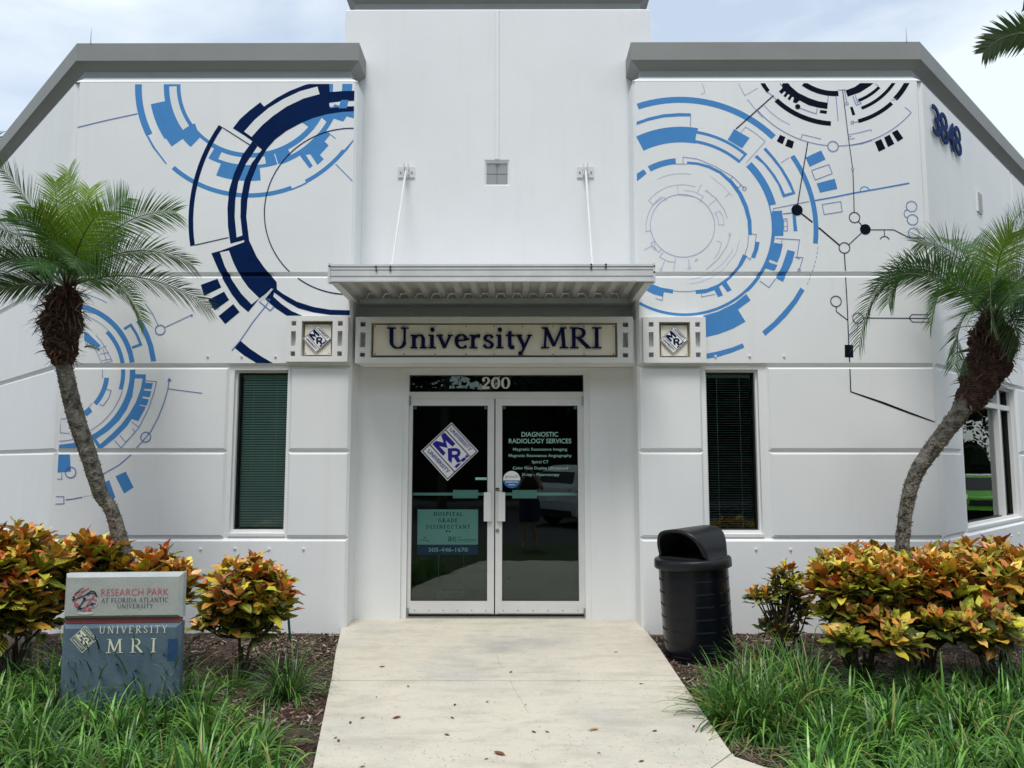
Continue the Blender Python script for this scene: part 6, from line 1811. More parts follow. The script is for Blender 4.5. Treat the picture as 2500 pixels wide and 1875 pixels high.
for a in (((528, 560), (535, 110), .1, .15, YG), ((380, 520), (0, 80), -.1, -.2, MG), ((360, 440), (60, 480), -.2, -.5, MG), ((250, 600), (-40, 560), .1, .2, DG),
          ((300, 780), (-60, 800), -.2, -.35, DG), ((260, 960), (-60, 1060), -.1, -.2, DG), ((700, 560), (990, 330), .2, .35, MG), ((860, 400), (1370, 440), .05, .1, MG),
          ((950, 560), (1500, 850), .1, .15, SG_), ((1050, 780), (1640, 1190), -.1, -.2, DG), ((900, 800), (1110, 1290), -.25, -.5, MG), ((640, 640), (900, 680), .35, .6, SG_),
          ((600, 640), (590, 880), -.4, -.75, SG_), ((330, 460), (150, 300), .15, .35, YG), ((440, 520), (430, 200), -.1, -.15, YG), ((640, 500), (700, 260), .2, .3, YG),
          ((470, 560), (300, 420), -.2, -.4, YG), ((620, 560), (800, 430), -.2, -.4, YG), ((700, 760), (880, 560), .4, .8, SG_), ((240, 820), (20, 980), .3, .6, DG), ((760, 720), (1120, 780), .4, .7, SG_),
          ((380, 600), (200, 560), .4, .8, MG), ((560, 600), (660, 420), .4, .8, MG), ((420, 700), (300, 900), -.4, -.7, DG), ((700, 860), (800, 1060), -.35, -.65, MG), ((180, 700), (-100, 700), 0, .1, MG)):
    fl_(*a)
# a few small green offsets on the head
frond(PPl(660, 1490, -.05), PPl(700, 1470, -.1), PPl(770, 1510, -.12), .05, 7, MG, lp, lw=.010, base_bare=.1, name='frond')

# ---- right pygmy palm
YR = 6.45
bxr = PY((2200, 1500), YR)[0]
rp = empty('pygmy_date_palm', (bxr, YR, bedz(bxr, YR)), 'small palm with sweeping curved trunk leaning right, standing behind the right croton hedge', 'palm tree')
tp = [np.array([bxr, YR, bedz(bxr, YR) - .05])] + [PY(p, YR) for p in (Z5(1484, 330), Z4(1560, 1560), Z4(1580, 1400), Z4(1625, 1240), Z4(1700, 1120), Z4(1790, 1000), Z4(1860, 910), Z4(1890, 860), ZW(400, 420))]
palm_trunk(tp, [.055, .052, .049, .050, .054, .060, .064, .068, .073, .09], rp, 1.3, .022)
hp = [PY(p, YR) for p in (ZW(355, 500), ZW(400, 420), ZW(455, 310), ZW(510, 190), ZW(550, 80), ZQ(1400, 1480), ZQ(1410, 1380), ZQ(1405, 1290), ZQ(1405, 1190))]
palm_head(hp, [.08, .11, .14, .155, .165, .17, .16, .11, .055], rp, 540)
def PPr(x, y, d=0.0): return PY(ZQ(x, y), YR + d)
def frr(base, ctrl, tip, dc, dt, tint, L=.29, n=56, up=.30, droop=.9):
    frond(PPr(1405 + (base[0] - 1405) * .5, 1270), PPr(*ctrl, dc), PPr(*tip, dt), L, n, tint, rp, up=up, droop=droop)
for a in (((1400, 1150), (480, 420), (320, 1480), -.1, -.25, DG), ((1380, 1150), (700, 520), (560, 1130), .1, .1, SG_), ((1390, 1200), (1010, 640), (905, 1300), -.2, -.35, MG),
          ((1400, 1200), (1140, 980), (1085, 1640), -.2, -.3, DG), ((1420, 1200), (1370, 620), (1400, 1330), -.4, -.85, SG_), ((1380, 1100), (1180, 600), (800, 640), .3, .6, SG_),
          ((1400, 1100), (1180, 560), (1000, 620), .3, .7, MG), ((1420, 1100), (1420, 600), (1640, 380), .1, .2, MG), ((1440, 1100), (1500, 620), (1850, 560), 0, 0, YG),
          ((1440, 1150), (1600, 760), (1950, 900), 0, -.1, SG_), ((1450, 1200), (1620, 900), (1700, 1300), -.2, -.4, DG), ((1430, 1150), (1560, 820), (1560, 1180), -.45, -.8, SG_),
          ((1430, 1050), (1400, 740), (1560, 560), -.2, -.3, YG), ((1400, 1050), (1330, 700), (1240, 640), .35, .7, SG_), ((1400, 1200), (1280, 860), (1230, 1240), -.3, -.55, MG), ((1440, 1150), (1700, 700), (2150, 760), .2, .3, MG),
          ((1450, 1150), (1800, 900), (2100, 1400), .1, .1, DG), ((1440, 1100), (1560, 540), (1760, 330), .1, .1, MG), ((1400, 1150), (900, 560), (450, 1000), .05, .05, SG_), ((1400, 1150), (1260, 760), (1060, 800), .5, .9, SG_), ((1450, 1250), (1560, 1060), (1620, 1480), -.3, -.5, DG),
          ((1470, 1150), (1650, 780), (1640, 1050), -.3, -.6, MG)):
    frr(*a)

# ---- taller palm just outside the frame, its frond hanging into the picture
YO = 6.1
top = PY(ZF(2100, 560), YO)
op = empty('coconut_palm', (top[0] + .15, YO, bedz(4.7, YO)), 'tall palm at the right whose broad frond hangs in against the sky', 'palm tree')
palm_trunk([(top[0] + .15, YO, -.2), (top[0] + .10, YO, 1.5), (top[0] + .04, YO, 3.2), (top[0], YO, top[2])], [.16, .13, .12, .12], op, .15, .01)
def FF(x, y, d=0): return PY(ZF(x, y), YO + d)
frond(FF(1900, 520), FF(1130, 120), FF(800, 500), .23, 40, (.04, .075, .012), op, lw=.026, up=.02, droop=.45, ref=(0, 1, .25), base_bare=.1)
frond(FF(2050, 420), FF(1500, -300), FF(1210, -60), .26, 34, (.04, .08, .015), op, lw=.028, up=.02, droop=.5, ref=(0, 1, .25))
for k in range(8):
    g = k * .8 + .2
    frond(FF(2050, 420), FF(2050 + 500 * math.cos(g), 50, .4 * math.sin(g)), FF(2150 + 900 * max(-.15, math.cos(g)), 420 + 200 * math.sin(k * 2), 1.0 * math.sin(g)), .25, 34, (.045, .085, .018), op, lw=.024, up=.15, droop=.7)
# palm behind the building at the far left
bp_ = empty('distant_palm', (-9.9, 13.0, -.3), 'palm behind the building at the far left, only its leaf tips showing', 'palm tree')
q0 = PY((-190, 390), 13.0)
palm_trunk([(q0[0], 13, -.3), (q0[0], 13, 2), (q0[0], 13, q0[2] - .1)], [.16, .14, .14], bp_, .1)
for k in range(14):
    g = k * .45
    c_ = q0 + np.array([.9 * math.cos(g), .9 * math.sin(g), .75]); t_ = q0 + np.array([1.75 * math.cos(g), 1.6 * math.sin(g), .15 + .3 * math.sin(k * 3)])
    frond(q0, c_, t_, .4, 30, DG, bp_, lw=.02)

# ---- crotons
def leaf_rows(V, F, C_, UV, base, d, up_, L, W_, colr, vein, curl=.35, fold=.35):
    """one glossy croton leaf: pointed oval, folded along the midrib, arching"""
    d = d / np.linalg.norm(d); s_ = np.cross(d, up_); s_ = s_ / (np.linalg.norm(s_) + 1e-6); n = np.cross(s_, d)
    k0 = len(V); q = np.array(base, float); dd = d.copy(); steps = 6
    wf = (.10, .60, .95, 1.0, .84, .50, .02)
    for j in range(steps + 1):
        w_ = W_ * wf[j] * .5
        e = n * (w_ * fold) + n * (.006 * math.sin(j * 2.2 + L * 300)) * (1 if 0 < j < steps else 0)
        V.append(q - s_ * w_ + e); V.append(q.copy()); V.append(q + s_ * w_ + e)
        for sv in (-1, 0, 1): C_.append((*colr, 1)); UV.append((j / steps, sv, vein))
        dd = dd - n * curl * .22; dd = dd / np.linalg.norm(dd); n = np.cross(s_, dd)
        q = q + dd * L / steps
    for j in range(steps):
        for c in (0, 1): F.append((k0 + 3 * j + c, k0 + 3 * j + c + 1, k0 + 3 * j + 3 + c + 1, k0 + 3 * j + 3 + c))
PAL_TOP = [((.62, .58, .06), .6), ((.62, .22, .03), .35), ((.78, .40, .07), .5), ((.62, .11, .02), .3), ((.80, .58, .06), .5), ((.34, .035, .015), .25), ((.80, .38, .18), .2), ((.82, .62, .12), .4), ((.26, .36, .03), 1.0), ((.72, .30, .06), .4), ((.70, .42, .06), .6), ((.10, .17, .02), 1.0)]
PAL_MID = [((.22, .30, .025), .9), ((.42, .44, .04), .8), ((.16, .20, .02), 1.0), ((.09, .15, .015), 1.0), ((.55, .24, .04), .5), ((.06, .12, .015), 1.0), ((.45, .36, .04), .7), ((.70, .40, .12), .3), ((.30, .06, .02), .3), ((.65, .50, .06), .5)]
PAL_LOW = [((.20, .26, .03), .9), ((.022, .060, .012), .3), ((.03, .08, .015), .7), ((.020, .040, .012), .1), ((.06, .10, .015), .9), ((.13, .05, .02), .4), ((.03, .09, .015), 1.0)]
def croton(name, base, tips, label, redness=1.0, leafL=.135, green=0.0, group='croton shrubs in the beds', dens=1.0):
    base = np.array(base, float)
    root = empty(name, base, label, 'shrub', group)
    st = MB()
    V = []; F = []; C_ = []; UV = []
    zmin = min(t[2] for t in tips); zmax = max(t[2] for t in tips)
    forks = []
    nf = max(3, len(tips) // 6)
    for i in range(nf):
        t = tips[int(rng.integers(len(tips)))]
        fk = base + (np.array(t) - base) * rng.uniform(.30, .5) + rng.normal(0, .02, 3); fk[2] = base[2] + abs(fk[2] - base[2]) * .85
        forks.append(fk)
        off = rng.normal(0, .018, 3); off[2] = 0
        st.tube([base + off, (base + off) * .5 + fk * .5 + rng.normal(0, .012, 3), fk], [.017, .013, .010], BARK, 7)
    for t in tips:
        t = np.array(t, float)
        fk = min(forks, key=lambda f: np.linalg.norm(f - t) + (10 if f[2] > t[2] else 0))
        mid = (fk + t) / 2 + np.array([0, 0, -.03]) + rng.normal(0, .015, 3)
        st.tube([fk, mid, t], [.009, .007, .005], BARK, 5)
        ax = t - mid; ax = ax / np.linalg.norm(ax); ax = ax + np.array([0, 0, .8]); ax = ax / np.linalg.norm(ax)
        out = t - (base + np.array([0, 0, .2])); out[2] *= .3; out = out / (np.linalg.norm(out) + 1e-6)
        e1 = np.cross(ax, [.3, .2, 1]); e1 = e1 / np.linalg.norm(e1); e2 = np.cross(ax, e1)
        hfrac = (t[2] - zmin) / (zmax - zmin + 1e-6)
        nl = int(rng.integers(10, 15) * dens)
        ph = rng.uniform(0, 6.28)
        tipbias = rng.random()
        for i in range(nl):
            f = i / nl                     # 0 top youngest .. 1 lowest
            g = ph + i * 2.4 
            el = 1.30 - 1.15 * f + rng.normal(0, .15)
            d = (e1 * math.cos(g) + e2 * math.sin(g)) * math.cos(el) + ax * math.sin(el)
            b = t - ax * (.11 * f) + d * .008
            L = leafL * (.50 + .65 * min(1, f * 2.0)) * rng.uniform(.65, 1.25)
            r_ = rng.random()
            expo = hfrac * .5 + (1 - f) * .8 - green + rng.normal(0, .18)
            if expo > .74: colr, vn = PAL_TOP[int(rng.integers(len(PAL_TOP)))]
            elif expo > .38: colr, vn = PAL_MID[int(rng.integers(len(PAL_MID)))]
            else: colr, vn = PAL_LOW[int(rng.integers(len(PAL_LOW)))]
            colr = np.array(colr) * rng.uniform(.75, 1.15)
            colr[1] *= (1.1 - .25 * redness * (r_ < .4))
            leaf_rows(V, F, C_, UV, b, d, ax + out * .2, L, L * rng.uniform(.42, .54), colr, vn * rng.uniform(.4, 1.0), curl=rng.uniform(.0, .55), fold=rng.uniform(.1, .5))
    st.build('stems', root)
    m = MB(); m.v = [tuple(v) for v in V]; m.f = F; m.mats = [CROT]; m.m = [0] * len(F); m.c = C_; m.uv = UV
    m.build('foliage', root, smooth=True)
    return root
def blob(c, r, n, low=-.75, shell=.55):
    """points spread through the outer part of an ellipsoid canopy"""
    out = []; tries = 0
    dmin = .8 * (r[0] * r[1] * r[2] * 4.2 / max(n, 1)) ** (1 / 3.)
    while len(out) < n and tries < 6000:
        tries += 1
        v = rng.normal(0, 1, 3); v /= np.linalg.norm(v)
        if v[2] < low: continue
        k = rng.uniform(shell, 1.0)
        p = np.array(c) + v * np.array(r) * k
        if all(np.linalg.norm(p - q) > dmin * (.97 ** (tries / 200)) for q in out): out.append(p)
    return out
def PB(p, Y): return PY(p, Y)
def cro(name, basepx, Yb, blobs, label, **kw):
    b = PY(basepx, Yb); b = np.array([b[0], Yb, bedz(b[0], Yb) - .02])
    tips = []
    for (px, Y, r, n) in blobs: tips += blob(PY(px, Y), r, n, kw.get('low', -.75))
    kw.pop('low', None)
    return croton(name, b, tips, label, **kw)
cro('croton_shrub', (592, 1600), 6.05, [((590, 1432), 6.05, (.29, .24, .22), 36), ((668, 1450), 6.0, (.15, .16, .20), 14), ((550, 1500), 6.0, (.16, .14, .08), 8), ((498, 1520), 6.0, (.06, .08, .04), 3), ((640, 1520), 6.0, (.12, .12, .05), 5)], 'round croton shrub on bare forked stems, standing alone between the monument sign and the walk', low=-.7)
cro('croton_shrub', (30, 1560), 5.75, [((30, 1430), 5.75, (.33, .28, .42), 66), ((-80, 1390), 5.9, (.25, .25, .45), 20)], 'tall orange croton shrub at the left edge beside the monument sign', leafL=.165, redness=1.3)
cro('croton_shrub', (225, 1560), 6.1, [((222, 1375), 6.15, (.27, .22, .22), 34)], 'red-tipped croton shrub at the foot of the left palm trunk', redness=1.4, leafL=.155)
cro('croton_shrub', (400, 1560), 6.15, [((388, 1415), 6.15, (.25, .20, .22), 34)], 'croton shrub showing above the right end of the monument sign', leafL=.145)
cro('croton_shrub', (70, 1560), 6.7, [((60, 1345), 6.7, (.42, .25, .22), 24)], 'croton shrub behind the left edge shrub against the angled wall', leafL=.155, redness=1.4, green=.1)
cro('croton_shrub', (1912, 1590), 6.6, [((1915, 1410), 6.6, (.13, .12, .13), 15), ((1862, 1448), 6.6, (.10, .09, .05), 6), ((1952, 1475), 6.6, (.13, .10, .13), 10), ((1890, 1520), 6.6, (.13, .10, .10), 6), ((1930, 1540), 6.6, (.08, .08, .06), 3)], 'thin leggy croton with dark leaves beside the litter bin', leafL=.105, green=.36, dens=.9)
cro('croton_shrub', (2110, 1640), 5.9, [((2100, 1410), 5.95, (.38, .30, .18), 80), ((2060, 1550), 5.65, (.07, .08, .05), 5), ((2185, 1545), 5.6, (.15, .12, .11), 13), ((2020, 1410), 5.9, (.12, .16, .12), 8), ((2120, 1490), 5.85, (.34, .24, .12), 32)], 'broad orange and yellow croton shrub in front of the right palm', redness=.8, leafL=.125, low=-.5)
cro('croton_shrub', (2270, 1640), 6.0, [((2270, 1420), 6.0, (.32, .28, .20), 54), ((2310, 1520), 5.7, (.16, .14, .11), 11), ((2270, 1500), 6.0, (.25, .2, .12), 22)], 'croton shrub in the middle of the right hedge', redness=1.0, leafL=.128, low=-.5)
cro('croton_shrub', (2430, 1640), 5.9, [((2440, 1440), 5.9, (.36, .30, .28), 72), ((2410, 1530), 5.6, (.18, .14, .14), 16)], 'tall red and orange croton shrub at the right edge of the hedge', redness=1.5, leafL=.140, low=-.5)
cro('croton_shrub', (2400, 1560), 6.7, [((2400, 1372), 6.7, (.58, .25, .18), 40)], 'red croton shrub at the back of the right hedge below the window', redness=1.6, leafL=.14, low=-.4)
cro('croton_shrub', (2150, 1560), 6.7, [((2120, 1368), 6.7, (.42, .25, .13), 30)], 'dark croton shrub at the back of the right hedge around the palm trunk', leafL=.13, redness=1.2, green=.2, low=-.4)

# ---- lilyturf
def blades(V, F, C_, cx_, cy_, n, L, spread, z0=None, lean=(0, 0), bright=1.0, yell=.04, rad=.05, wid=.0062):
    z = bedz(cx_, cy_) if z0 is None else z0
    for i in range(n):
        g = rng.uniform(0, 6.283); r_ = rad * math.sqrt(rng.random())
        bx_ = cx_ + r_ * math.cos(g); by_ = cy_ + r_ * math.sin(g)
        g2 = g + rng.normal(0, .5)
        tl = .08 + 1.15 * spread / .55 * rng.random() ** .8; tl = min(tl, 1.3)
        d = np.array([math.cos(g2) * math.sin(tl) + lean[0], math.sin(g2) * math.sin(tl) + lean[1], math.cos(tl)]); d /= np.linalg.norm(d)
        ln = L * rng.uniform(.6, 1.25); w0 = wid * rng.uniform(.85, 1.5)
        wv = np.array([-math.sin(g2 + rng.normal(0, .6)), math.cos(g2), 0]); wv /= np.linalg.norm(wv)
        q = np.array([bx_, by_, z]); k0 = len(V); S = 6
        r0 = rng.random()
        if r0 < yell: c0 = np.array([.34, .30, .10]) * rng.uniform(.6, 1.1)
        elif r0 < .5: c0 = np.array([.040, .120, .022]) * rng.uniform(.7, 1.3) * bright
        else: c0 = np.array([.120, .260, .040]) * rng.uniform(.7, 1.3) * bright
        bend = rng.uniform(.16, .55) * (1.2 if tl > .5 else 1)
        for j in range(S + 1):
            t = j / S; w_ = w0 * (1 if t < .6 else max(.04, 1 - ((t - .6) / .4) ** 1.5)) * .5
            if z0 is None and q[2] < z + .002: q[2] = z + .002
            V.append(q - wv * w_); V.append(q + wv * w_)
            cj_ = c0 * (.82 + .3 * t); C_.append((*cj_, 1)); C_.append((*cj_, 1))
            d = d + np.array([0, 0, -1.0]) * bend * (.35 + t); d /= np.linalg.norm(d); q = q + d * ln / S
        for j in range(S): F.append((k0 + 2 * j, k0 + 2 * j + 1, k0 + 2 * j + 3, k0 + 2 * j + 2))
def clump_obj(name, px, n, L, spread, label, group=None, rad=.09, bright=1.0, cat='grass clump', yell=.04, **kw):
    c = PG(px, -.05); V = []; F = []; C_ = []
    blades(V, F, C_, c[0], c[1], n, L, spread, rad=rad, bright=bright, yell=yell, **kw)
    m = MB(); m.v = [tuple(v) for v in V]; m.f = F; m.mats = [BLADE]; m.m = [0] * len(F); m.c = C_
    o = m.build(name, base=(c[0], c[1], bedz(c[0], c[1]))); tag(o, label, cat, group); return o
def cover(cells, label, seed_n, L, spread, bright, wid=.0062):
    V = []; F = []; C_ = []
    for (x, y) in cells: blades(V, F, C_, x, y, seed_n, L * rng.uniform(.85, 1.15), spread, rad=.07, bright=bright * rng.uniform(.6, 1.25), yell=.05, wid=wid)
    m = MB(); m.v = [tuple(v) for v in V]; m.f = F; m.mats = [BLADE]; m.m = [0] * len(F); m.c = C_
    tag(m.build('lilyturf_grass'), label, 'grass', kind='stuff')
def scatter(polypx, step, jit=.5):
    P = [xy(p, -.05) for p in polypx]
    def inside(x, y):
        c = False; j = len(P) - 1
        for i in range(len(P)):
            if (P[i][1] > y) != (P[j][1] > y) and x < (P[j][0] - P[i][0]) * (y - P[i][1]) / (P[j][1] - P[i][1]) + P[i][0]: c = not c
            j = i
        return c
    x0, x1 = min(p[0] for p in P), max(p[0] for p in P); y0, y1 = min(p[1] for p in P), max(p[1] for p in P)
    out = []; y = y0
    while y < y1:
        x = x0
        while x < x1:
            a, b = x + rng.uniform(-jit, jit) * step, y + rng.uniform(-jit, jit) * step
            if inside(a, b): out.append((a, b))
            x += step
        y += step
    return out
cover(scatter([(-260, 1700), (120, 1722), (440, 1722), (560, 1750), (640, 1800), (680, 1860), (700, 2150), (-500, 2150)], .25), 'long arching green lilyturf covering the ground in front of the monument sign', 125, .33, .62, 1.2, wid=.0098)
cover(scatter([(-200, 1640), (130, 1650), (150, 1700), (-200, 1700)], .15), 'lilyturf growing along the left side of the monument sign', 40, .28, .5, .9)
clump_obj('lilyturf_clump', (700, 1700), 300, .42, .50, 'round lilyturf clump alone beside the left edge of the walk', rad=.10, bright=.85, wid=.0055)
clump_obj('lilyturf_clump', (250, 1738), 60, .66, .24, 'tallest dark lilyturf tuft rising in front of the monument sign letters', rad=.06, bright=.6, wid=.009)
clump_obj('lilyturf_clump', (345, 1740), 45, .58, .34, 'dark lilyturf tuft before the letter I of the monument sign', rad=.05, bright=.65, wid=.008)
for k_, (x_, nm) in enumerate(((120, 'at the left corner of the monument sign'), (170, 'under the diamond emblem of the monument sign'), (215, 'left of centre before the monument sign'), (300, 'in the middle before the monument sign'), (395, 'before the dark blue patch of the monument sign'))):
    clump_obj('lilyturf_clump', (x_, 1742 - (k_ % 2) * 10), 85, .50 + .03 * (k_ % 3), .34, 'leafy green lilyturf tuft ' + nm, 'lilyturf tufts along the foot of the monument sign', rad=.05, bright=.9, wid=.0085)
clump_obj('lilyturf_clump', (450, 1735), 110, .44, .45, 'lilyturf tuft at the right corner of the monument sign', rad=.07, bright=1.1)
clump_obj('lilyturf_clump', (560, 1680), 130, .24, .5, 'lilyturf tuft under the round croton shrub', rad=.08, bright=1.0)
# big mound right of the walk
def mound(pts, n, L, label, bright=1.0, yell=.05):
    V = []; F = []; C_ = []
    for p in pts:
        c = PG(p, -.05); blades(V, F, C_, c[0], c[1], n, L * rng.uniform(.9, 1.1), .58, rad=.12, bright=bright, yell=yell, wid=.0085)
    m = MB(); m.v = [tuple(v) for v in V]; m.f = F; m.mats = [BLADE]; m.m = [0] * len(F); m.c = C_
    c = PG(pts[0], -.05); tag(m.build('lilyturf_clump', base=(c[0], c[1], bedz(c[0], c[1]))), label, 'grass clump')
mound([(1860, 1740), (1800, 1725), (1930, 1735), (1880, 1690), (1960, 1700), (1830, 1780), (1900, 1790), (1990, 1760), (1780, 1760)], 200, .46, 'large dense mound of lilyturf at the curve of the walk right of the bin', 1.0)
cover(scatter([(2010, 1700), (2560, 1680), (2700, 2100), (2030, 2100), (1960, 1850)], .25), 'bright lilyturf covering the ground in the lower right corner', 125, .33, .62, 1.35, wid=.0098)
clump_obj('lilyturf_clump', (2240, 1690), 120, .30, .5, 'lilyturf tuft under the middle of the right hedge', rad=.09)
clump_obj('lilyturf_clump', (2370, 1680), 120, .30, .45, 'lilyturf tuft under the right end of the hedge', rad=.09)
clump_obj('lilyturf_clump', (2470, 1690), 140, .28, .5, 'lilyturf tuft at the right frame edge below the hedge', rad=.10, bright=.9)
clump_obj('lilyturf_clump', (1925, 1640), 90, .30, .45, 'upright lilyturf tuft behind the large mound', rad=.08, bright=.9)
# dry thatch and a brown dead leaf under the right mound
V = []; F = []; C_ = []
for i in range(420):
    c = PG((rng.uniform(1740, 2130), rng.uniform(1790, 1880)), -.05)
    if c[0] < lerp_edge(Redge, c[1]) + .05: continue
    a = rng.uniform(0, 6.28); L = rng.uniform(.04, .12); k = len(V); z = bedz(c[0], c[1]) + rng.uniform(.012, .05); w_ = .002
    d = np.array([math.cos(a), math.sin(a), rng.normal(0, .25)]) * L; s_ = np.array([-math.sin(a), math.cos(a), 0]) * w_
    q = np.array([c[0], c[1], z]); V += [q - s_, q + s_, q + d + s_, q + d - s_]; F.append((k, k + 1, k + 2, k + 3)); cc = np.array([.30, .24, .16]) * rng.uniform(.4, 1.2); C_ += [(*cc, 1)] * 4
m = MB(); m.v = [tuple(v) for v in V]; m.f = F; m.mats = [CHIP]; m.m = [0] * len(F); m.c = C_
tag(m.build('dry_thatch'), 'dry grey-brown grass thatch at the foot of the right mound', 'thatch', kind='stuff')

# ================================================================== WHAT THE GLASS REFLECTS (street side)
CROWN = mat_attr('tree_leaf', 0.6, .3, .1)
def tree(name, x, y, h, cr, label, n=13000, tr=.22):
    root = empty(name, (x, y, -.3), label, 'tree', 'street trees facing the building')
    m = MB(); hz = h * .45
    m.tube([(x, y, -.4), (x + .1, y, hz * .5), (x, y + .1, hz)], [tr, tr * .8, tr * .6], BARK, 9)
    for k in range(7):
        g = k * .9; m.tube([(x, y, hz - .2), (x + cr * .5 * math.cos(g), y + cr * .5 * math.sin(g), h * .7)], [tr * .45, tr * .15], BARK, 6)
    m.build('trunk', root)
    V = []; F = []; C_ = []
    cl = [np.array([x, y, h * .60]) + rng.normal(0, 1, 3) * np.array([cr * .55, cr * .5, h * .17]) for _ in range(30)]
    for q in cl:  # solid dark cores added inside the crown to close sky gaps in reflections
        for u in range(7):
            for w_ in range(4):
                k = len(V); rr0 = cr * .24
                P4 = []
                for du, dw in ((0, 0), (1, 0), (1, 1), (0, 1)):
                    g = 2 * math.pi * (u + du) / 7; e = math.pi * ((w_ + dw) / 4 - .5)
                    P4.append(q + rr0 * np.array([math.cos(g) * math.cos(e), math.sin(g) * math.cos(e), math.sin(e)]) * (1 + .12 * math.sin(3 * g + 5 * e)))
                V += P4; F.append((k, k + 1, k + 2, k + 3)); C_ += [(.022, .036, .012, 1)] * 4
    for i in range(n):
        c = cl[int(rng.integers(30))] + rng.normal(0, 1, 3) * cr * .19
        a, b = rng.normal(0, 1, 3), rng.normal(0, 1, 3); a = a / np.linalg.norm(a) * .13; b = b / np.linalg.norm(b) * .10; k = len(V)
        V += [c - a, c + b, c + a, c - b]; F.append((k, k + 1, k + 2, k + 3)); cc = np.array([.035, .06, .018]) * rng.uniform(.4, 1.6); C_ += [(*cc, 1)] * 4
    m = MB(); m.v = [tuple(v) for v in V]; m.f = F; m.mats = [CROWN]; m.m = [0] * len(F); m.c = C_
    m.build('crown', root)
for i, (x, y, h, cr) in enumerate(((-9.5, -13, 9, 4.2), (-6.3, -15, 9.5, 3.4), (4.5, -14, 10, 4.4), (10.5, -15, 9, 4.5), (17, -12, 8, 4), (36, 12, 8, 5), (38, 27, 9, 5), (34, 38, 9, 5), (-17, -9, 9, 4.5), (2.4, -17, 11.5, 4.2))):
    tree('street_tree', x, y, h, cr, 'leafy dark green tree across the parking area, number unclear' if False else ('dark leafy street tree across the parking area, ' + ('directly opposite the left door', 'opposite the transom', 'opposite the right door', 'opposite the right plaque', 'far right of the lot', 'beside the right lot', 'behind the green car', 'farthest right behind the lot', 'far left of the lot', 'behind the white SUV')[i]))
spr = empty('street_palm', (-2.6, -12, -.3), 'tall bare palm trunk across the parking area, mirrored in the left door glass', 'palm tree')
palm_trunk([(-2.6, -12, -.4), (-2.55, -12, 3), (-2.4, -12, 7)], [.17, .14, .12], spr, .1)
for k in range(12):
    g = k * .52; q0 = np.array([-2.4, -12, 7.0])
    frond(q0, q0 + np.array([1.1 * math.cos(g), 1.1 * math.sin(g), .9]), q0 + np.array([2.2 * math.cos(g), 2.2 * math.sin(g), -.5]), .5, 30, DG, spr, lw=.03)
m = MB(); m.box(-60, 60, -24, -23, -.3, 5.2, HEDGE); tag(m.build('added_hedge_block'), 'added unseen dark hedge beyond the parking area, blocking bright sky gaps in the reflections', 'hedge')  # unseen block added, tall and dark to cut bright bands from reflections
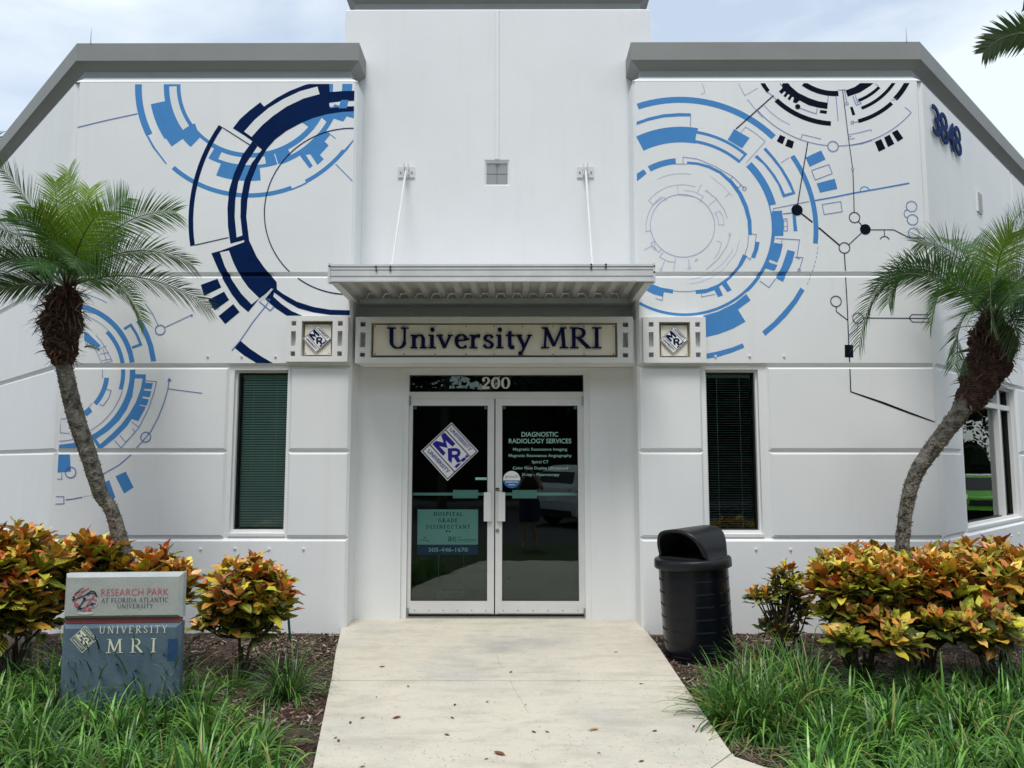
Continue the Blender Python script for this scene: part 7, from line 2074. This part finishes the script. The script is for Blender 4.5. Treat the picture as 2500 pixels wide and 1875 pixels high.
def car(name, loc, rz, paint, scale, label, tall):
    root = empty(name, loc, label, 'car')
    root.rotation_euler = (0, 0, rz)
    T = Matrix.Translation(loc) @ Matrix.Rotation(rz, 4, 'Z') @ Matrix.Scale(scale, 4)
    H = 1.0 if tall else .78
    side = [(-2.35, .35), (-2.40, .75), (-2.30, 1.05 * H + .05), (-2.05, 1.55 * H), (-1.6, 1.74 * H), (.4, 1.74 * H), (1.15, 1.12 * H + .02), (2.1, .98 * H + .02), (2.4, .72), (2.42, .35)]
    m = MB(); vs = []; n = len(side)
    for yy, k, zz_ in ((-.95, .97, 0), (-.78, 1, 0), (.78, 1, 0), (.95, .97, 0)):
        for a, z in side:
            tuck = 1 - .16 * max(0, (z - 1.0 * H)) / (.74 * H)
            vs.append(T @ Vector((a * k, yy * tuck, z if abs(yy) < .9 else z - .04)))
    fs = [(j * n + i, j * n + (i + 1) % n, (j + 1) * n + (i + 1) % n, (j + 1) * n + i) for j in range(3) for i in range(n)] + [tuple(range(n)), tuple(3 * n + i for i in range(n))[::-1]]
    m.add(vs, fs, paint); b = m.build('body', root, smooth=False)
    def part(nm, pts, mt, d=.02):
        m = MB(); q = [T @ Vector(p) for p in pts]; m.add(q, [tuple(range(len(q)))], mt); return m.build(nm, root)
    for s_ in (-1, 1):
        for (a0, a1) in ((-1.85, -.75), (-.68, .25)):
            part('side_window', [(a0, s_ * .965, 1.10 * H), (a1, s_ * .965, 1.10 * H), (a1 - (.0), s_ * .885, 1.60 * H), (a0 + .12, s_ * .885, 1.60 * H)], CARK)
        part('tail_lamp', [(-2.36, s_ * .62, .95 * H), (-2.40, s_ * .93, .93 * H), (-2.18, s_ * .975, 1.08 * H), (-2.31, s_ * .66, 1.10 * H)], LAMPR)
        part('headlamp', [(2.43, s_ * .60, .70), (2.40, s_ * .92, .70), (2.25, s_ * .94, .86), (2.40, s_ * .60, .84)], WHITEV)
        for a in (-1.45, 1.5):
            m = MB(); m.tube([T @ Vector((a, s_ * .78, .35)), T @ Vector((a, s_ * .975, .35))], .35 * scale, TYRE, 20)
            w_ = m.build('wheel', root); m = MB(); m.tube([T @ Vector((a, s_ * .97, .35)), T @ Vector((a, s_ * .985, .35))], .22 * scale, STEEL, 16); m.build('rim', w_)
    part('rear_window', [(-2.27, -.72, 1.14 * H), (-2.27, .72, 1.14 * H), (-2.08, .66, 1.55 * H), (-2.08, -.66, 1.55 * H)], CARK)
    part('windscreen', [(1.13, -.72, 1.17 * H), (1.13, .72, 1.17 * H), (.50, .66, 1.70 * H), (.50, -.66, 1.70 * H)], CARK)
    part('grille', [(2.425, -.55, .48), (2.425, .55, .48), (2.425, .50, .66), (2.425, -.50, .66)], TYRE)
    part('number_plate', [(-2.42, -.22, .72), (-2.42, .22, .72), (-2.41, .22, .86), (-2.41, -.22, .86)], WHITEV)
    m = MB(); q = [T @ Vector(p) for p in ((-2.40, -.9, .30), (2.4, -.9, .30), (2.4, .9, .30), (-2.4, .9, .30), (-2.46, -.85, .30), (-2.46, .85, .30), (-2.46, .85, .50), (-2.46, -.85, .50))]
    m.add(q, [(0, 1, 2, 3), (4, 5, 6, 7)], TYRE); m.build('bumper', root)
car('parked_suv', (2.8, -7.8, -.30), R(-42), CARW, 1.0, 'white SUV parked facing away, mirrored in the right door glass', True)
car('parked_car', (22.6, 19.2, -.30), R(205), CARG, 1.0, 'lime green car parked at the side of the building, mirrored in the right window', False)
car('parked_car', (26.5, 21.5, -.30), R(200), CARW, 1.0, 'white car parked behind the green car, mirrored in the right window', False)

# photographer, mirrored faintly in the right door
def person():
    root = empty('person', (.30, -.42, -.26), 'person in black shirt and dark shorts holding up a phone, mirrored in the door', 'person')
    ox, oy, oz = .30, -.42, -.25
    def sk(name, verts, edges, rads, mt, parent):
        me = bpy.data.meshes.new(name); me.from_pydata([(a + ox, b + oy, c + oz) for a, b, c in verts], edges, [])
        o = bpy.data.objects.new(name, me); col.objects.link(o)
        sm = o.modifiers.new('skin', 'SKIN'); sb = o.modifiers.new('sub', 'SUBSURF'); sb.levels = sb.render_levels = 2
        for v, r_ in zip(me.skin_vertices[0].data if me.skin_vertices else [], rads): v.radius = (r_, r_ * .85) if not isinstance(r_, tuple) else r_
        me.materials.append(mt); o.parent = parent; o.matrix_parent_inverse = parent_inv(parent); return o
    V = [(0, 0, .95), (0, 0, 1.12), (0, 0, 1.32), (0, 0, 1.46), (0, .01, 1.55), (0, .03, 1.66), (0, .02, 1.75),
         (.10, 0, .90), (.11, .02, .50), (.12, 0, .09), (.13, .16, .04), (-.10, 0, .90), (-.11, .02, .50), (-.12, 0, .09), (-.13, .16, .04),
         (.19, 0, 1.42), (.27, .12, 1.22), (.10, .30, 1.50), (.08, .34, 1.58), (-.19, 0, 1.42), (-.27, .12, 1.22), (-.10, .30, 1.50), (-.08, .34, 1.58)]
    E_ = [(0, 1), (1, 2), (2, 3), (3, 4), (4, 5), (5, 6), (0, 7), (7, 8), (8, 9), (9, 10), (0, 11), (11, 12), (12, 13), (13, 14), (3, 15), (15, 16), (16, 17), (17, 18), (3, 19), (19, 20), (20, 21), (21, 22)]
    rd = [.14, .13, .15, .10, .055, .088, .06, .095, .058, .04, .03, .095, .058, .04, .03, .06, .045, .032, .028, .06, .045, .032, .028]
    bpy.context.view_layer.update()
    me = bpy.data.meshes.new('body'); me.from_pydata([(a + ox, b + oy, c + oz) for a, b, c in V], E_, [])
    o = bpy.data.objects.new('body', me); col.objects.link(o)
    o.modifiers.new('skin', 'SKIN'); sb = o.modifiers.new('sub', 'SUBSURF'); sb.levels = sb.render_levels = 2
    for v, r_ in zip(me.skin_vertices[0].data, rd): v.radius = (r_, r_ * .85)
    me.skin_vertices[0].data[0].use_root = True
    me.materials.append(SKIN); o.parent = root; o.matrix_parent_inverse = parent_inv(root)
    def garment(name, rings, mt):
        m = MB(); vs = []; N_ = 18
        for (cx_, cy_, cz_, ra, rb) in rings:
            for k in range(N_): vs.append((ox + cx_ + ra * math.cos(2 * math.pi * k / N_), oy + cy_ + rb * math.sin(2 * math.pi * k / N_), oz + cz_))
        fs = [(i * N_ + k, i * N_ + (k + 1) % N_, (i + 1) * N_ + (k + 1) % N_, (i + 1) * N_ + k) for i in range(len(rings) - 1) for k in range(N_)]
        m.add(vs, fs, mt); m.build(name, root, smooth=True)
    garment('shirt', [(0, 0, .90, .20, .15), (0, 0, 1.1, .19, .145), (0, 0, 1.3, .215, .15), (0, 0, 1.42, .235, .135), (0, 0, 1.50, .10, .09)], SHIRT)
    garment('shorts', [(.105, 0, .56, .105, .105), (.105, 0, .78, .115, .12), (.06, 0, .97, .16, .15)], SHORTS)
    garment('shorts', [(-.105, 0, .56, .105, .105), (-.105, 0, .78, .115, .12), (-.06, 0, .97, .16, .15)], SHORTS)
    for s_ in (-1, 1):
        m = MB()
        for k in range(4):
            m.tube([(ox + s_ * (.085 - k * .004), oy + .36, oz + 1.56 + k * .018), (ox + s_ * .055, oy + .385, oz + 1.575 + k * .018), (ox + s_ * .040, oy + .375, oz + 1.578 + k * .018)], [.009, .008, .006], SKIN, 6)
        m.tube([(ox + s_ * .09, oy + .34, oz + 1.55), (ox + s_ * .06, oy + .345, oz + 1.55)], [.011, .008], SKIN, 6)
        m.build('fingers', o)
    m = MB(); m.box(ox - .075, ox + .075, oy + .355, oy + .363, oz + 1.555, oz + 1.63, BIN)
    tag(m.build('phone', base=(ox, oy + .36, oz + 1.59)), 'black phone held up in both hands by the mirrored person', 'phone')
person()
